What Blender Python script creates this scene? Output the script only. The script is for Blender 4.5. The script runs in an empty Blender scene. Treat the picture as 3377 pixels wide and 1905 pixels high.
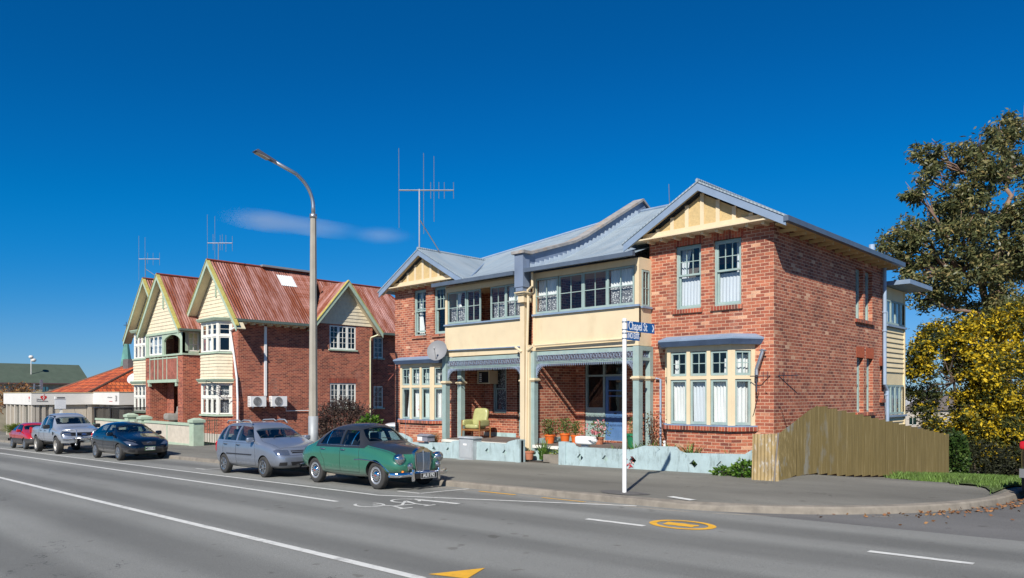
import bpy, bmesh, math, random
from mathutils import Vector, Matrix
from mathutils.bvhtree import BVHTree
R = math.radians
random.seed(7)
sc = bpy.context.scene
col = sc.collection
# ---------------------------------------------------------------- camera, sky, sun, exposure
cam = bpy.data.objects.new('camera', bpy.data.cameras.new('camera'))
col.objects.link(cam); sc.camera = cam
cam.location = (0, 0, 1.88); cam.rotation_euler = (R(90), 0, R(44))
cam.data.sensor_width = 36; cam.data.lens = 26.01; cam.data.shift_y = .1029
cam.data.clip_start = .1; cam.data.clip_end = 6000
SUN_EL = R(38.5); SUN_H = Vector((.45, -.893, 0)).normalized()       # towards the sun
w = bpy.data.worlds.new('World'); sc.world = w; w.use_nodes = True
wn = w.node_tree.nodes; wl = w.node_tree.links
bg = wn['Background']; sky = wn.new('ShaderNodeTexSky'); sky.sky_type = 'NISHITA'
sky.sun_disc = False; sky.sun_elevation = SUN_EL
sky.sun_rotation = math.atan2(SUN_H.x, SUN_H.y)
sky.altitude = 0; sky.air_density = 1.0; sky.dust_density = 0.0; sky.ozone_density = 3.0
def vmul(x, k):
    m = wn.new('ShaderNodeVectorMath'); m.operation = 'SCALE'; m.inputs['Scale'].default_value = k; wl.new(x, m.inputs[0]); return m.outputs[0]
cv_ = wn.new('ShaderNodeRGBCurve')                      # deep, clean southern spring sky
def curve(c, pts):
    c.points[0].location = pts[0]; c.points[1].location = pts[-1]
    for p in pts[1:-1]: c.points.new(*p)
curve(cv_.mapping.curves[0], [(0, 0), (.055, .0004), (.083, .0006), (.11, .0012), (.158, .012), (.268, .075), (.45, .17), (.62, .23)])
curve(cv_.mapping.curves[1], [(0, .02), (.10, .062), (.143, .094), (.186, .130), (.256, .172), (.385, .26), (.54, .36)])
curve(cv_.mapping.curves[2], [(0, .05), (.18, .215), (.25, .315), (.305, .39), (.377, .45), (.45, .53)])
cv_.mapping.use_clip = False; cv_.mapping.update()
wl.new(vmul(sky.outputs[0], .05), cv_.inputs['Color']); wl.new(vmul(cv_.outputs[0], 10), bg.inputs[0]); bg.inputs[1].default_value = .10
sun = bpy.data.objects.new('sun', bpy.data.lights.new('sun', 'SUN')); col.objects.link(sun)
sun.data.energy = 4.3; sun.data.angle = R(.5); sun.data.color = (1, .945, .86)
sd = Vector((SUN_H.x*math.cos(SUN_EL), SUN_H.y*math.cos(SUN_EL), math.sin(SUN_EL)))
sun.rotation_euler = sd.to_track_quat('Z', 'Y').to_euler()
sc.view_settings.view_transform = 'Standard'; sc.view_settings.look = 'None'
sc.view_settings.exposure = .6; sc.view_settings.gamma = 1
sc.cycles.max_bounces = 8; sc.cycles.transparent_max_bounces = 24

# ---------------------------------------------------------------- materials
MATS = {}
def srgb(r, g, b):
    f = lambda c: (c/255/12.92) if c/255 <= .04045 else ((c/255+.055)/1.055)**2.4
    return (f(r), f(g), f(b))
def nt(name):
    m = bpy.data.materials.new(name); m.use_nodes = True
    n = m.node_tree.nodes; return m, n, m.node_tree.links, n['Principled BSDF']
def ramp(n, stops, interp='LINEAR'):
    r = n.new('ShaderNodeValToRGB'); r.color_ramp.interpolation = interp; e = r.color_ramp.elements
    while len(e) > 1: e.remove(e[0])
    e[0].position = stops[0][0]; e[0].color = (*stops[0][1], 1)
    for p, c in stops[1:]:
        k = e.new(p); k.color = (*c, 1)
    return r
def noise(n, l, vec, scale, detail=6, rough=.6):
    t = n.new('ShaderNodeTexNoise'); t.inputs['Scale'].default_value = scale
    t.inputs['Detail'].default_value = detail; t.inputs['Roughness'].default_value = rough
    if vec is not None: l.new(vec, t.inputs['Vector'])
    return t
def mixc(n, l, fac, a, b, mode='MIX'):
    m = n.new('ShaderNodeMix'); m.data_type = 'RGBA'; m.blend_type = mode
    for i, v in ((0, fac), (6, a), (7, b)):
        if hasattr(v, 'is_linked'): l.new(v, m.inputs[i])
        elif i == 0: m.inputs[0].default_value = v
        else: m.inputs[i].default_value = (*v, 1)
    return m.outputs[2]
def mth(n, l, op, a, b=0.0):
    m = n.new('ShaderNodeMath'); m.operation = op
    for i, v in ((0, a), (1, b)):
        if hasattr(v, 'is_linked'): l.new(v, m.inputs[i])
        else: m.inputs[i].default_value = v
    return m.outputs[0]
def mapping(n, l, vec, scale=(1, 1, 1), rot=(0, 0, 0)):
    m = n.new('ShaderNodeMapping'); m.inputs['Scale'].default_value = scale; m.inputs['Rotation'].default_value = rot
    l.new(vec, m.inputs['Vector']); return m.outputs[0]
def pos(n):
    return n.new('ShaderNodeNewGeometry').outputs['Position']
def bump(n, l, b, h, strength=.3, dist=.01):
    k = n.new('ShaderNodeBump'); k.inputs['Strength'].default_value = strength; k.inputs['Distance'].default_value = dist
    l.new(h, k.inputs['Height']); l.new(k.outputs[0], b.inputs['Normal'])
def M(name, c, rough=.6, metal=0.0, var=.12, scale=3, bmp=.1, bscale=60, coat=0.0, stain=None, stain_amt=.5, stain_scale=1.5, stretch=(1, 1, 1), emit=None):
    """painted or plain surface: two-tone noise, optional stains, fine bump"""
    if name in MATS: return MATS[name]
    m, n, l, b = nt(name)
    p = pos(n)
    a = noise(n, l, p, scale)
    r = ramp(n, [(.3, tuple(max(0, v*(1-var)) for v in c)), (.7, tuple(min(1, v*(1+var)) for v in c))])
    l.new(a.outputs[0], r.inputs[0]); cc = r.outputs[0]
    if stain is not None:
        s = noise(n, l, mapping(n, l, p, stretch), stain_scale, 9, .72)
        f = ramp(n, [(.52, (0, 0, 0)), (.72, (stain_amt,)*3)]); l.new(s.outputs[0], f.inputs[0])
        cc = mixc(n, l, f.outputs[0], cc, stain)
    l.new(cc, b.inputs['Base Color'])
    b.inputs['Roughness'].default_value = rough; b.inputs['Metallic'].default_value = metal
    if coat: b.inputs['Coat Weight'].default_value = coat; b.inputs['Coat Roughness'].default_value = .04
    if bmp:
        h = noise(n, l, p, bscale, 4); bump(n, l, b, h.outputs[0], bmp, .008)
    if emit: b.inputs['Emission Color'].default_value = (*emit, 1); b.inputs['Emission Strength'].default_value = 1
    MATS[name] = m; return m
def brick_mat(name, stops, mortar, bw=.235, rh=.0845, mort=.011, vertical=False, grime=.35, seed=0.0):
    if name in MATS: return MATS[name]
    m, n, l, b = nt(name)
    g = n.new('ShaderNodeNewGeometry'); s = n.new('ShaderNodeSeparateXYZ'); l.new(g.outputs['Position'], s.inputs[0])
    s2 = n.new('ShaderNodeSeparateXYZ'); l.new(g.outputs['True Normal'], s2.inputs[0])
    ax = mth(n, l, 'ABSOLUTE', s2.outputs[0]); ay = mth(n, l, 'ABSOLUTE', s2.outputs[1])
    side = mth(n, l, 'GREATER_THAN', ax, ay)
    mx = n.new('ShaderNodeMix'); mx.data_type = 'FLOAT'
    l.new(side, mx.inputs[0]); l.new(s.outputs[0], mx.inputs[2]); l.new(s.outputs[1], mx.inputs[3])
    cb = n.new('ShaderNodeCombineXYZ')
    if vertical: l.new(s.outputs[2], cb.inputs[0]); l.new(mx.outputs[0], cb.inputs[1])
    else: l.new(mx.outputs[0], cb.inputs[0]); l.new(s.outputs[2], cb.inputs[1])
    wob = noise(n, l, cb.outputs[0], 2.2, 2); wv = n.new('ShaderNodeVectorMath'); wv.operation = 'MULTIPLY_ADD'
    l.new(wob.outputs['Color'], wv.inputs[0]); wv.inputs[1].default_value = (.02, .012, 0); l.new(cb.outputs[0], wv.inputs[2])
    bt = n.new('ShaderNodeTexBrick'); l.new(wv.outputs[0], bt.inputs['Vector'])
    bt.inputs['Scale'].default_value = 1; bt.inputs['Brick Width'].default_value = bw; bt.inputs['Row Height'].default_value = rh
    bt.inputs['Mortar Size'].default_value = mort/2; bt.inputs['Mortar Smooth'].default_value = .15
    bt.inputs['Color1'].default_value = (0, 0, 0, 1); bt.inputs['Color2'].default_value = (1, 1, 1, 1); bt.inputs['Mortar'].default_value = (.5, .5, .5, 1)
    r = ramp(n, stops); l.new(bt.outputs['Color'], r.inputs[0])
    fn = noise(n, l, g.outputs['Position'], 38, 5); fr = ramp(n, [(.3, (.66,)*3), (.7, (1.28,)*3)]); l.new(fn.outputs[0], fr.inputs[0])
    c1 = mixc(n, l, 1, r.outputs[0], fr.outputs[0], 'MULTIPLY')
    bn = noise(n, l, g.outputs['Position'], .9, 7, .65); br = ramp(n, [(.35, (1-grime,)*3), (.65, (1.12,)*3)]); l.new(bn.outputs[0], br.inputs[0])
    c2 = mixc(n, l, bt.outputs['Fac'], c1, mortar)
    c3 = mixc(n, l, 1, c2, br.outputs[0], 'MULTIPLY')
    ef = noise(n, l, mapping(n, l, g.outputs['Position'], (1, 1, .45)), 1.15, 9, .74); er = ramp(n, [(.58, (0, 0, 0)), (.74, (.34,)*3)]); l.new(ef.outputs[0], er.inputs[0]); c3 = mixc(n, l, er.outputs[0], c3, (.42, .30, .24))
    dn = noise(n, l, mapping(n, l, g.outputs['Position'], (3.2, 3.2, .3)), 1.0, 8, .7); dr = ramp(n, [(.60, (0, 0, 0)), (.76, (.45,)*3)]); l.new(dn.outputs[0], dr.inputs[0]); c3 = mixc(n, l, dr.outputs[0], c3, (.075, .045, .038))
    l.new(c3, b.inputs['Base Color']); b.inputs['Roughness'].default_value = .88
    inv = mth(n, l, 'SUBTRACT', 1.0, bt.outputs['Fac']); hh = mth(n, l, 'ADD', inv, mth(n, l, 'MULTIPLY', fn.outputs[0], .6))
    bump(n, l, b, hh, .5, .012)
    MATS[name] = m; return m
def glass_mat(name, tint=(.93, .96, .97), refl=1.0):
    if name in MATS: return MATS[name]
    m, n, l, b = nt(name); n.remove(b)
    t = n.new('ShaderNodeBsdfTransparent'); t.inputs[0].default_value = (*tint, 1)
    g = n.new('ShaderNodeBsdfGlossy'); g.inputs['Roughness'].default_value = .015
    lw = n.new('ShaderNodeLayerWeight'); lw.inputs[0].default_value = .5
    f = n.new('ShaderNodeMath'); f.operation = 'MULTIPLY_ADD'; f.inputs[1].default_value = .93; f.inputs[2].default_value = .055
    l.new(mth(n, l, 'POWER', lw.outputs['Facing'], 4.0), f.inputs[0])
    h = noise(n, l, pos(n), 1.7, 2); k = n.new('ShaderNodeBump'); k.inputs['Strength'].default_value = .06; k.inputs['Distance'].default_value = .05
    l.new(h.outputs[0], k.inputs['Height']); l.new(k.outputs[0], g.inputs['Normal'])
    mx = n.new('ShaderNodeMixShader'); l.new(mth(n, l, 'MULTIPLY', f.outputs[0], refl), mx.inputs[0]); l.new(t.outputs[0], mx.inputs[1]); l.new(g.outputs[0], mx.inputs[2])
    l.new(mx.outputs[0], n['Material Output'].inputs[0]); MATS[name] = m; return m
def cloth_mat(name, c, fold=26, var=.2, lace=None):
    if name in MATS: return MATS[name]
    m, n, l, b = nt(name); p = pos(n)
    a = noise(n, l, mapping(n, l, p, (1, 1, .15)), 7, 3)
    r = ramp(n, [(.3, tuple(v*(1-var) for v in c)), (.7, c)]); l.new(a.outputs[0], r.inputs[0]); cc = r.outputs[0]
    if lace:
        v = n.new('ShaderNodeTexVoronoi'); v.inputs['Scale'].default_value = lace; l.new(p, v.inputs['Vector'])
        q = ramp(n, [(.25, (1, 1, 1)), (.42, (.18, .18, .2))]); l.new(v.outputs[0], q.inputs[0]); cc = mixc(n, l, 1, cc, q.outputs[0], 'MULTIPLY')
    l.new(cc, b.inputs['Base Color']); b.inputs['Roughness'].default_value = .9
    b.inputs['Subsurface Weight'].default_value = 0
    MATS[name] = m; return m

# ---------------------------------------------------------------- mesh building
class MB:
    def __init__(s): s.v = []; s.f = []; s.m = []; s.mi = 0
    def face(s, pts, mi=None):
        i = len(s.v); s.v += [tuple(p) for p in pts]; s.f.append(tuple(range(i, i+len(pts)))); s.m.append(s.mi if mi is None else mi)
    def hexa(s, p):                                    # 8 corners: bottom 0-3 ccw, top 4-7
        i = len(s.v); s.v += [tuple(q) for q in p]
        for q in ((3, 2, 1, 0), (4, 5, 6, 7), (0, 1, 5, 4), (1, 2, 6, 5), (2, 3, 7, 6), (3, 0, 4, 7)):
            s.f.append(tuple(i+k for k in q)); s.m.append(s.mi)
    def box(s, x0, x1, y0, y1, z0, z1):
        s.hexa([(x0, y0, z0), (x1, y0, z0), (x1, y1, z0), (x0, y1, z0), (x0, y0, z1), (x1, y0, z1), (x1, y1, z1), (x0, y1, z1)])
    def fbox(s, fr, u0, u1, n0, n1, z0, z1):           # box in a wall frame (u along, n out of the wall)
        P = fr.P
        s.hexa([P(u0, n1, z0), P(u1, n1, z0), P(u1, n0, z0), P(u0, n0, z0), P(u0, n1, z1), P(u1, n1, z1), P(u1, n0, z1), P(u0, n0, z1)])
    def prism(s, pts, vec):                            # extrude a planar polygon
        k = len(pts); i = len(s.v); d = Vector(vec)
        s.v += [tuple(p) for p in pts] + [tuple(Vector(p)+d) for p in pts]
        s.f.append(tuple(i+j for j in reversed(range(k)))); s.f.append(tuple(i+k+j for j in range(k))); s.m += [s.mi]*2
        for j in range(k):
            a, b = i+j, i+(j+1) % k; s.f.append((a, b, b+k, a+k)); s.m.append(s.mi)
    def tube(s, pts, r, n=6, cap=True):
        pts = [Vector(p) for p in pts]; rs = r if isinstance(r, (list, tuple)) else [r]*len(pts)
        i0 = len(s.v); up = Vector((0, 0, 1)); prev = None
        for k, p in enumerate(pts):
            t = (pts[min(k+1, len(pts)-1)] - pts[max(k-1, 0)]).normalized()
            if prev is None:
                a = t.cross(up if abs(t.z) < .9 else Vector((1, 0, 0))).normalized()
            else:
                a = (prev - t*prev.dot(t)); a = a.normalized() if a.length > 1e-5 else t.orthogonal().normalized()
            prev = a; b = t.cross(a)
            for j in range(n):
                an = 2*math.pi*j/n; s.v.append(tuple(p + (a*math.cos(an) + b*math.sin(an))*rs[k]))
        for k in range(len(pts)-1):
            for j in range(n):
                a = i0+k*n+j; b = i0+k*n+(j+1) % n
                s.f.append((a, b, b+n, a+n)); s.m.append(s.mi)
        if cap:
            s.f.append(tuple(i0+j for j in reversed(range(n)))); s.f.append(tuple(i0+(len(pts)-1)*n+j for j in range(n))); s.m += [s.mi]*2
    def cyl(s, p0, p1, r0, r1=None, n=16):
        s.tube([p0, p1], [r0, r0 if r1 is None else r1], n)
    def lathe(s, c, prof, n=20, axis='z', cap=True):             # prof: (radius, along) pairs
        i0 = len(s.v); c = Vector(c)
        for r, h in prof:
            for j in range(n):
                a = 2*math.pi*j/n; u, v = r*math.cos(a), r*math.sin(a)
                s.v.append(tuple(c + (Vector((u, v, h)) if axis == 'z' else Vector((h, u, v)) if axis == 'x' else Vector((v, h, u)))))
        for k in range(len(prof)-1):
            for j in range(n):
                a = i0+k*n+j; b = i0+k*n+(j+1) % n
                s.f.append((a, b, b+n, a+n)); s.m.append(s.mi)
        if cap and prof[0][0] > 1e-4: s.f.append(tuple(i0+j for j in reversed(range(n)))); s.m.append(s.mi)
        if cap and prof[-1][0] > 1e-4: s.f.append(tuple(i0+(len(prof)-1)*n+j for j in range(n))); s.m.append(s.mi)
    def grid(s, fn, nu, nv, flip=False):
        i0 = len(s.v)
        for i in range(nu+1):
            for j in range(nv+1): s.v.append(tuple(fn(i/nu, j/nv)))
        for i in range(nu):
            for j in range(nv):
                a = i0+i*(nv+1)+j; q = (a, a+nv+1, a+nv+2, a+1)
                s.f.append(q[::-1] if flip else q); s.m.append(s.mi)
    def blob(s, c, rad, nu=10, nv=7, jit=0.0):
        c = Vector(c)
        def f(u, v):
            a, b = 2*math.pi*u, math.pi*(v-.5); k = 1+jit*math.sin(5*a+3*b)*math.cos(4*b+a)
            return c + Vector((rad[0]*math.cos(a)*math.cos(b)*k, rad[1]*math.sin(a)*math.cos(b)*k, rad[2]*math.sin(b)*k))
        s.grid(f, nu, nv)
    def wall(s, fr, u0, u1, z0, z1, holes, depth=.12):
        us = sorted({u0, u1, *[h[0] for h in holes], *[h[1] for h in holes]}); zs = sorted({z0, z1, *[h[2] for h in holes], *[h[3] for h in holes]})
        us = [u for u in us if u0 <= u <= u1]; zs = [z for z in zs if z0 <= z <= z1]
        P = fr.P
        for a, b in zip(us, us[1:]):
            for c, d in zip(zs, zs[1:]):
                m = ((a+b)/2, (c+d)/2)
                if any(h[0] < m[0] < h[1] and h[2] < m[1] < h[3] for h in holes): continue
                s.face([P(a, 0, c), P(b, 0, c), P(b, 0, d), P(a, 0, d)])
        for a, b, c, d in holes:
            s.face([P(a, 0, c), P(a, -depth, c), P(b, -depth, c), P(b, 0, c)][::-1]); s.face([P(a, 0, d), P(a, -depth, d), P(b, -depth, d), P(b, 0, d)])
            s.face([P(a, 0, c), P(a, -depth, c), P(a, -depth, d), P(a, 0, d)]); s.face([P(b, 0, c), P(b, -depth, c), P(b, -depth, d), P(b, 0, d)][::-1])
    def build(s, name, mats, parent=None, smooth=False, loc=None):
        me = bpy.data.meshes.new(name)
        if loc is not None: off = Vector(loc); vs = [tuple(Vector(v)-off) for v in s.v]
        elif parent is not None and parent.get('_w'):
            off = Vector(parent['_w']); vs = [tuple(Vector(v)-off) for v in s.v]
        else: vs = s.v
        me.from_pydata(vs, [], s.f); me.update()
        for m in (mats if isinstance(mats, (list, tuple)) else [mats]): me.materials.append(m)
        if isinstance(mats, (list, tuple)): me.polygons.foreach_set('material_index', s.m)
        if smooth: me.polygons.foreach_set('use_smooth', [True]*len(me.polygons))
        o = bpy.data.objects.new(name, me); col.objects.link(o)
        if loc is not None: o.location = loc
        if parent is not None:
            o.parent = parent
            if parent.get('_w'): o['_w'] = parent['_w']
        return o
def build_each(mb, name, mats, parent):
    """one object for every separate piece of the mesh"""
    par = list(range(len(mb.v)))
    def find(i):
        while par[i] != i: par[i] = par[par[i]]; i = par[i]
        return i
    for f in mb.f:
        for k in f[1:]: par[find(k)] = find(f[0])
    grp = {}
    for f, mi in zip(mb.f, mb.m): grp.setdefault(find(f[0]), []).append((f, mi))
    out = []
    for fs in grp.values():
        m = MB(); ix = {}
        for f, mi in fs:
            for k in f:
                if k not in ix: ix[k] = len(m.v); m.v.append(mb.v[k])
            m.f.append(tuple(ix[k] for k in f)); m.m.append(mi)
        out.append(m.build(name, mats, parent))
    return out
class Fr:                                              # frame of a wall: u along the wall, n outwards, z up
    def __init__(s, O, U, N): s.O = Vector(O); s.U = Vector(U).normalized(); s.N = Vector(N).normalized()
    def P(s, u, n, z): return s.O + s.U*u + s.N*n + Vector((0, 0, z))
def tag(o, label=None, cat=None, group=None, kind=None):
    if label: o['label'] = label
    if cat: o['category'] = cat
    if group: o['group'] = group
    if kind: o['kind'] = kind
    return o
def thing(name, label, cat, loc, group=None, world=True, rot=(0, 0, 0)):
    """an Empty at the thing's base; with world=True its parts are written in world coordinates"""
    o = bpy.data.objects.new(name, None); col.objects.link(o); o.location = loc; o.rotation_euler = rot; o.empty_display_size = .2
    if world: o['_w'] = tuple(loc)
    return tag(o, label, cat, group)
def children(o): return [c for c in bpy.data.objects if c.parent == o]
def copy_tree(o, parent=None):
    c = o.copy(); col.objects.link(c)
    if parent: c.parent = parent
    for ch in children(o): copy_tree(ch, c)
    return c
def text_mesh(mb, txt, O, U, V, size, ext=.002, align='CENTER', squash=1.0, off=0.0):
    """letters as real thin plates: origin O, reading direction U, up V"""
    cu = bpy.data.curves.new('t', 'FONT'); cu.body = txt; cu.size = size; cu.extrude = ext; cu.align_x = align; cu.align_y = 'CENTER'; cu.offset = off
    cu.resolution_u = 3
    ob = bpy.data.objects.new('t', cu); col.objects.link(ob)
    dg = bpy.context.evaluated_depsgraph_get(); dg.update(); me = ob.evaluated_get(dg).to_mesh()
    O = Vector(O); U = Vector(U).normalized(); V = Vector(V).normalized(); N = U.cross(V)
    i = len(mb.v)
    for v in me.vertices: mb.v.append(tuple(O + U*v.co.x*squash + V*v.co.y + N*v.co.z))
    for p in me.polygons: mb.f.append(tuple(i+k for k in p.vertices)); mb.m.append(mb.mi)
    ob.evaluated_get(dg).to_mesh_clear(); bpy.data.objects.remove(ob); bpy.data.curves.remove(cu)
X, Y, Z = Vector((1, 0, 0)), Vector((0, 1, 0)), Vector((0, 0, 1))
# ---------------------------------------------------------------- the lie of the land
def sstep(a, b, t):
    t = max(0, min(1, (t-a)/(b-a))); return t*t*(3-2*t)
def H(x, y):
    d = max(0, y-16.6); drop = .083*(d if d < 45 else 45+(d-45)*.06)
    d2 = max(0, d-1); drop *= sstep(0, 2.5, d)
    wgt = .25+.75*sstep(-70, -40, x)
    return .021*max(-160, min(60, x)) - drop*wgt
# ================================================================ SETTING
def asphalt(name, base, seed, tracks=None, blot=.12, warm=None):
    m, n, l, b = nt(name); p = pos(n)
    f = noise(n, l, p, 95, 3, .7); fr = ramp(n, [(.25, (.5,)*3), (.75, (1.5,)*3)]); l.new(f.outputs[0], fr.inputs[0])
    g = noise(n, l, mapping(n, l, p, (.25, 1, 1)), .55, 6, .6); gr = ramp(n, [(.3, (1-blot*1.6,)*3), (.7, (1+blot,)*3)]); l.new(g.outputs[0], gr.inputs[0])
    c = mixc(n, l, 1, mixc(n, l, 1, base, fr.outputs[0], 'MULTIPLY'), gr.outputs[0], 'MULTIPLY')
    if tracks:                                         # bands polished by wheels along the street
        s = n.new('ShaderNodeSeparateXYZ'); l.new(p, s.inputs[0])
        wob = noise(n, l, mapping(n, l, p, (.03, 1, 1)), .6, 2)
        yy = mth(n, l, 'ADD', s.outputs[1], mth(n, l, 'MULTIPLY', wob.outputs[0], .9))
        sn = mth(n, l, 'SINE', mth(n, l, 'MULTIPLY', yy, 2*math.pi/1.62)); tr = ramp(n, [(.15, (1-tracks,)*3), (.85, (1+tracks,)*3)])
        l.new(mth(n, l, 'MULTIPLY_ADD', sn, .5), tr.inputs[0]); tr.inputs[0].links[0].from_node.inputs[2].default_value = .5
        c = mixc(n, l, 1, c, tr.outputs[0], 'MULTIPLY')
    sp = noise(n, l, p, 3.3, 2, .4); sr = ramp(n, [(.70, (1, 1, 1)), (.76, (.72, .7, .68))]); l.new(sp.outputs[0], sr.inputs[0])
    c = mixc(n, l, 1, c, sr.outputs[0], 'MULTIPLY')
    cn = n.new('ShaderNodeTexVoronoi'); cn.feature = 'DISTANCE_TO_EDGE'; cn.inputs['Scale'].default_value = .33
    l.new(mixv(n, l, p, 1.3), cn.inputs['Vector'])
    cm = noise(n, l, p, .18, 2); ck = mth(n, l, 'MULTIPLY', mth(n, l, 'LESS_THAN', cn.outputs['Distance'], .0035), mth(n, l, 'GREATER_THAN', cm.outputs[0], .58))
    c = mixc(n, l, mth(n, l, 'MULTIPLY', ck, .6), c, (.03, .03, .03))
    l.new(c, b.inputs['Base Color']); b.inputs['Roughness'].default_value = .86; b.inputs['Specular IOR Level'].default_value = .35
    bump(n, l, b, f.outputs[0], .55, .012); return m
def mixv(n, l, p, amt):
    q = noise(n, l, p, 2.1, 4); k = n.new('ShaderNodeVectorMath'); k.operation = 'MULTIPLY_ADD'
    l.new(q.outputs['Color'], k.inputs[0]); k.inputs[1].default_value = (amt,)*3; l.new(p, k.inputs[2]); return k.outputs[0]
ASPH = asphalt('asphalt', (.19, .192, .178), 1, tracks=.17)
ASPH2 = asphalt('side_asphalt', (.135, .133, .128), 2, blot=.16)
PATH = asphalt('path_asphalt', (.178, .172, .148), 3, blot=.2)
PATCHM = asphalt('path_patch', (.125, .12, .115), 4, blot=.1)
CONC = M('kerb_concrete', (.215, .19, .155), .9, var=.22, scale=4, bmp=.5, bscale=45, stain=(.09, .08, .07), stain_amt=.6, stain_scale=2.5)
CONCL = M('pale_concrete', (.44, .41, .36), .9, var=.14, scale=3, bmp=.4, stain=(.2, .18, .15), stain_amt=.5)
EARTH = M('earth', (.15, .12, .08), .95, var=.35, scale=1.2, bmp=.6, bscale=20, stain=(.07, .085, .03), stain_amt=.8, stain_scale=.6)
WHITE_PAINT = M('road_white', (.62, .62, .58), .75, var=.1, scale=8, bmp=.4, bscale=110, stain=(.2, .2, .19), stain_amt=.75, stain_scale=5)
YEL_PAINT = M('road_yellow', (.72, .38, .025), .75, var=.1, scale=8, bmp=.4, bscale=110, stain=(.25, .18, .06), stain_amt=.5, stain_scale=6)
def lin(a, b, n): return [a+(b-a)*i/n for i in range(n+1)]
def sheet(name, xs, ys, dz, mat, kind='structure'):
    mb = MB(); 
    for x in xs:
        for y in ys: mb.v.append((x, y, H(x, y)+dz))
    k = len(ys)
    for i in range(len(xs)-1):
        for j in range(k-1):
            a = i*k+j; mb.f.append((a, a+k, a+k+1, a+1)); mb.m.append(0)
    return tag(mb.build(name, mat, smooth=True), kind=kind)
XL = [-3000, -1500, -700, -400, -300, -240, -200, -170, -150, -130, -110, -95] + lin(-85, -5, 40)[0:] + [0, 5, 10, 20, 40, 60, 100, 300, 1000, 3000]
YL = [-2000, -500, -100, -30, -10, 0, 5, 10, 14] + lin(15, 21, 12) + lin(22, 62, 20) + [64, 70, 80, 100, 150, 300, 700, 1500, 3500]
sheet('ground', XL, YL, -.06, EARTH)
sheet('main_road', [-300, -200, -150, -120, -100] + lin(-90, 60, 50), lin(-12, 11.6, 12), 0, ASPH)
sheet('side_road', lin(-6.9, 12, 12), [11.6] + lin(12, 20, 16) + lin(21, 75, 27), .0, ASPH2)
# footpath round the corner, with its kerb
OUT = [(x, 11.60) for x in (-300, -200, -140, -110, -90)] + [(x, 11.60) for x in lin(-80, -8, 48)]
AC_, AR = (-7.6, 16.25), 4.65
OUT += [(AC_[0]+AR*math.sin(t), AC_[1]-AR*math.cos(t)) for t in lin(0, R(90), 22)[1:]] + [(-2.95, y) for y in lin(16.8, 60, 44)]
def inner(p):
    if p[0] < -8: return (p[0], 16.45)
    if p[1] > 16.2: return (-7.15, max(16.45, p[1]))
    return (-7.6+(p[0]+7.6)*.08, 16.45)
mb = MB(); k = 8
for p in OUT:
    q = inner(p)
    for j in range(k+1):
        t = j/k; x, y = p[0]+(q[0]-p[0])*t, p[1]+(q[1]-p[1])*t; mb.v.append((x, y, H(x, y)+.125+.03*t))
for i in range(len(OUT)-1):
    for j in range(k):
        a = i*(k+1)+j; mb.f.append((a, a+k+1, a+k+2, a+1)); mb.m.append(0)
tag(mb.build('footpath', PATH, smooth=True), kind='structure')
mb = MB(); rr = random.Random(3)
for i, p in enumerate(OUT):
    a = OUT[max(0, i-1)]; b = OUT[min(len(OUT)-1, i+1)]; d = Vector((b[0]-a[0], b[1]-a[1])).normalized(); nrm = Vector((d.y, -d.x))
    h = H(*p); worn = .03*sstep(-8.5, -6.6, p[0])*(1-sstep(-6.4, -5.9, p[0]))
    for o_, z in ((-.01, .128), (.13, .122-worn), (.155, .10-worn), (.175, -.02), (.42, .006), (.45, -.03)):
        q = Vector(p)+nrm*o_; mb.v.append((q.x, q.y, h+z+rr.uniform(-.004, .004)))
for i in range(len(OUT)-1):
    for j in range(5):
        a = i*6+j; mb.f.append((a, a+1, a+7, a+6)); mb.m.append(0)
tag(mb.build('kerb', CONC), kind='structure')
# yards behind the street walls
sheet('yard', lin(-40, -7.2, 20), [16.44] + lin(17, 40, 24), .13, M('yard_earth', (.16, .145, .125), .95, var=.3, scale=1.5, bmp=.6, bscale=25))
mb = MB()
for j in range(24):
    t = 2*math.pi*j/24; x, y = -8.5+(.55+.06*math.sin(3*t))*math.cos(t), 11.93+.27*math.sin(t); mb.v.append((x, y, H(x, y)+.134+.03*(y-11.55)/4.9))
mb.f.append(tuple(range(24))); mb.m.append(0); tag(mb.build('path_patch', PATCHM), kind='structure')
# ---- markings
def strip(mb, pts, w_, dz=.006):
    pts = [Vector(p) for p in pts]
    for a, b in zip(pts, pts[1:]):
        L = (b-a).length; n = max(1, int(L/2)); d = (b-a)/L; q = Vector((-d.y, d.x))*w_/2
        for i in range(n):
            s, e = a+(b-a)*i/n, a+(b-a)*(i+1)/n
            mb.face([(v.x, v.y, H(v.x, v.y)+dz) for v in (s-q, e-q, e+q, s+q)])
def flat(mb, pts, dz=.006): mb.face([(x, y, H(x, y)+dz) for x, y in pts])
def marking(name, pts, w_, mat=WHITE_PAINT):
    mb = MB(); strip(mb, pts, w_); return tag(mb.build(name, mat), kind='structure')
marking('centre_line', [(-250, 5.12), (-6.3, 5.12)], .13)
marking('cycle_lane_line', [(-250, 8.22), (-12.8, 8.22)], .11)
marking('parking_lane_line', [(-250, 9.36), (-13.0, 9.36), (-7.75, 11.3)], .09)
marking('lane_dash', [(-11.86, 9.40), (-10.6, 9.5)], .12)
marking('lane_dash', [(-7.52, 9.54), (-6.40, 9.54)], .12)
marking('lane_dash', [(-3.19, 9.66), (-2.06, 9.66)], .12)
marking('parking_bay_mark', [(-13.27, 10.08), (-12.53, 10.12), (-12.32, 11.36)], .08)
marking('parking_bay_mark', [(-23.75, 10.02), (-23.1, 10.05), (-23.1, 11.2)], .08)
for a in (-11.8, -9.95): marking('no_parking_dash', [(a, 11.18), (a+1.1, 11.18)], .08, YEL_PAINT)
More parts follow.
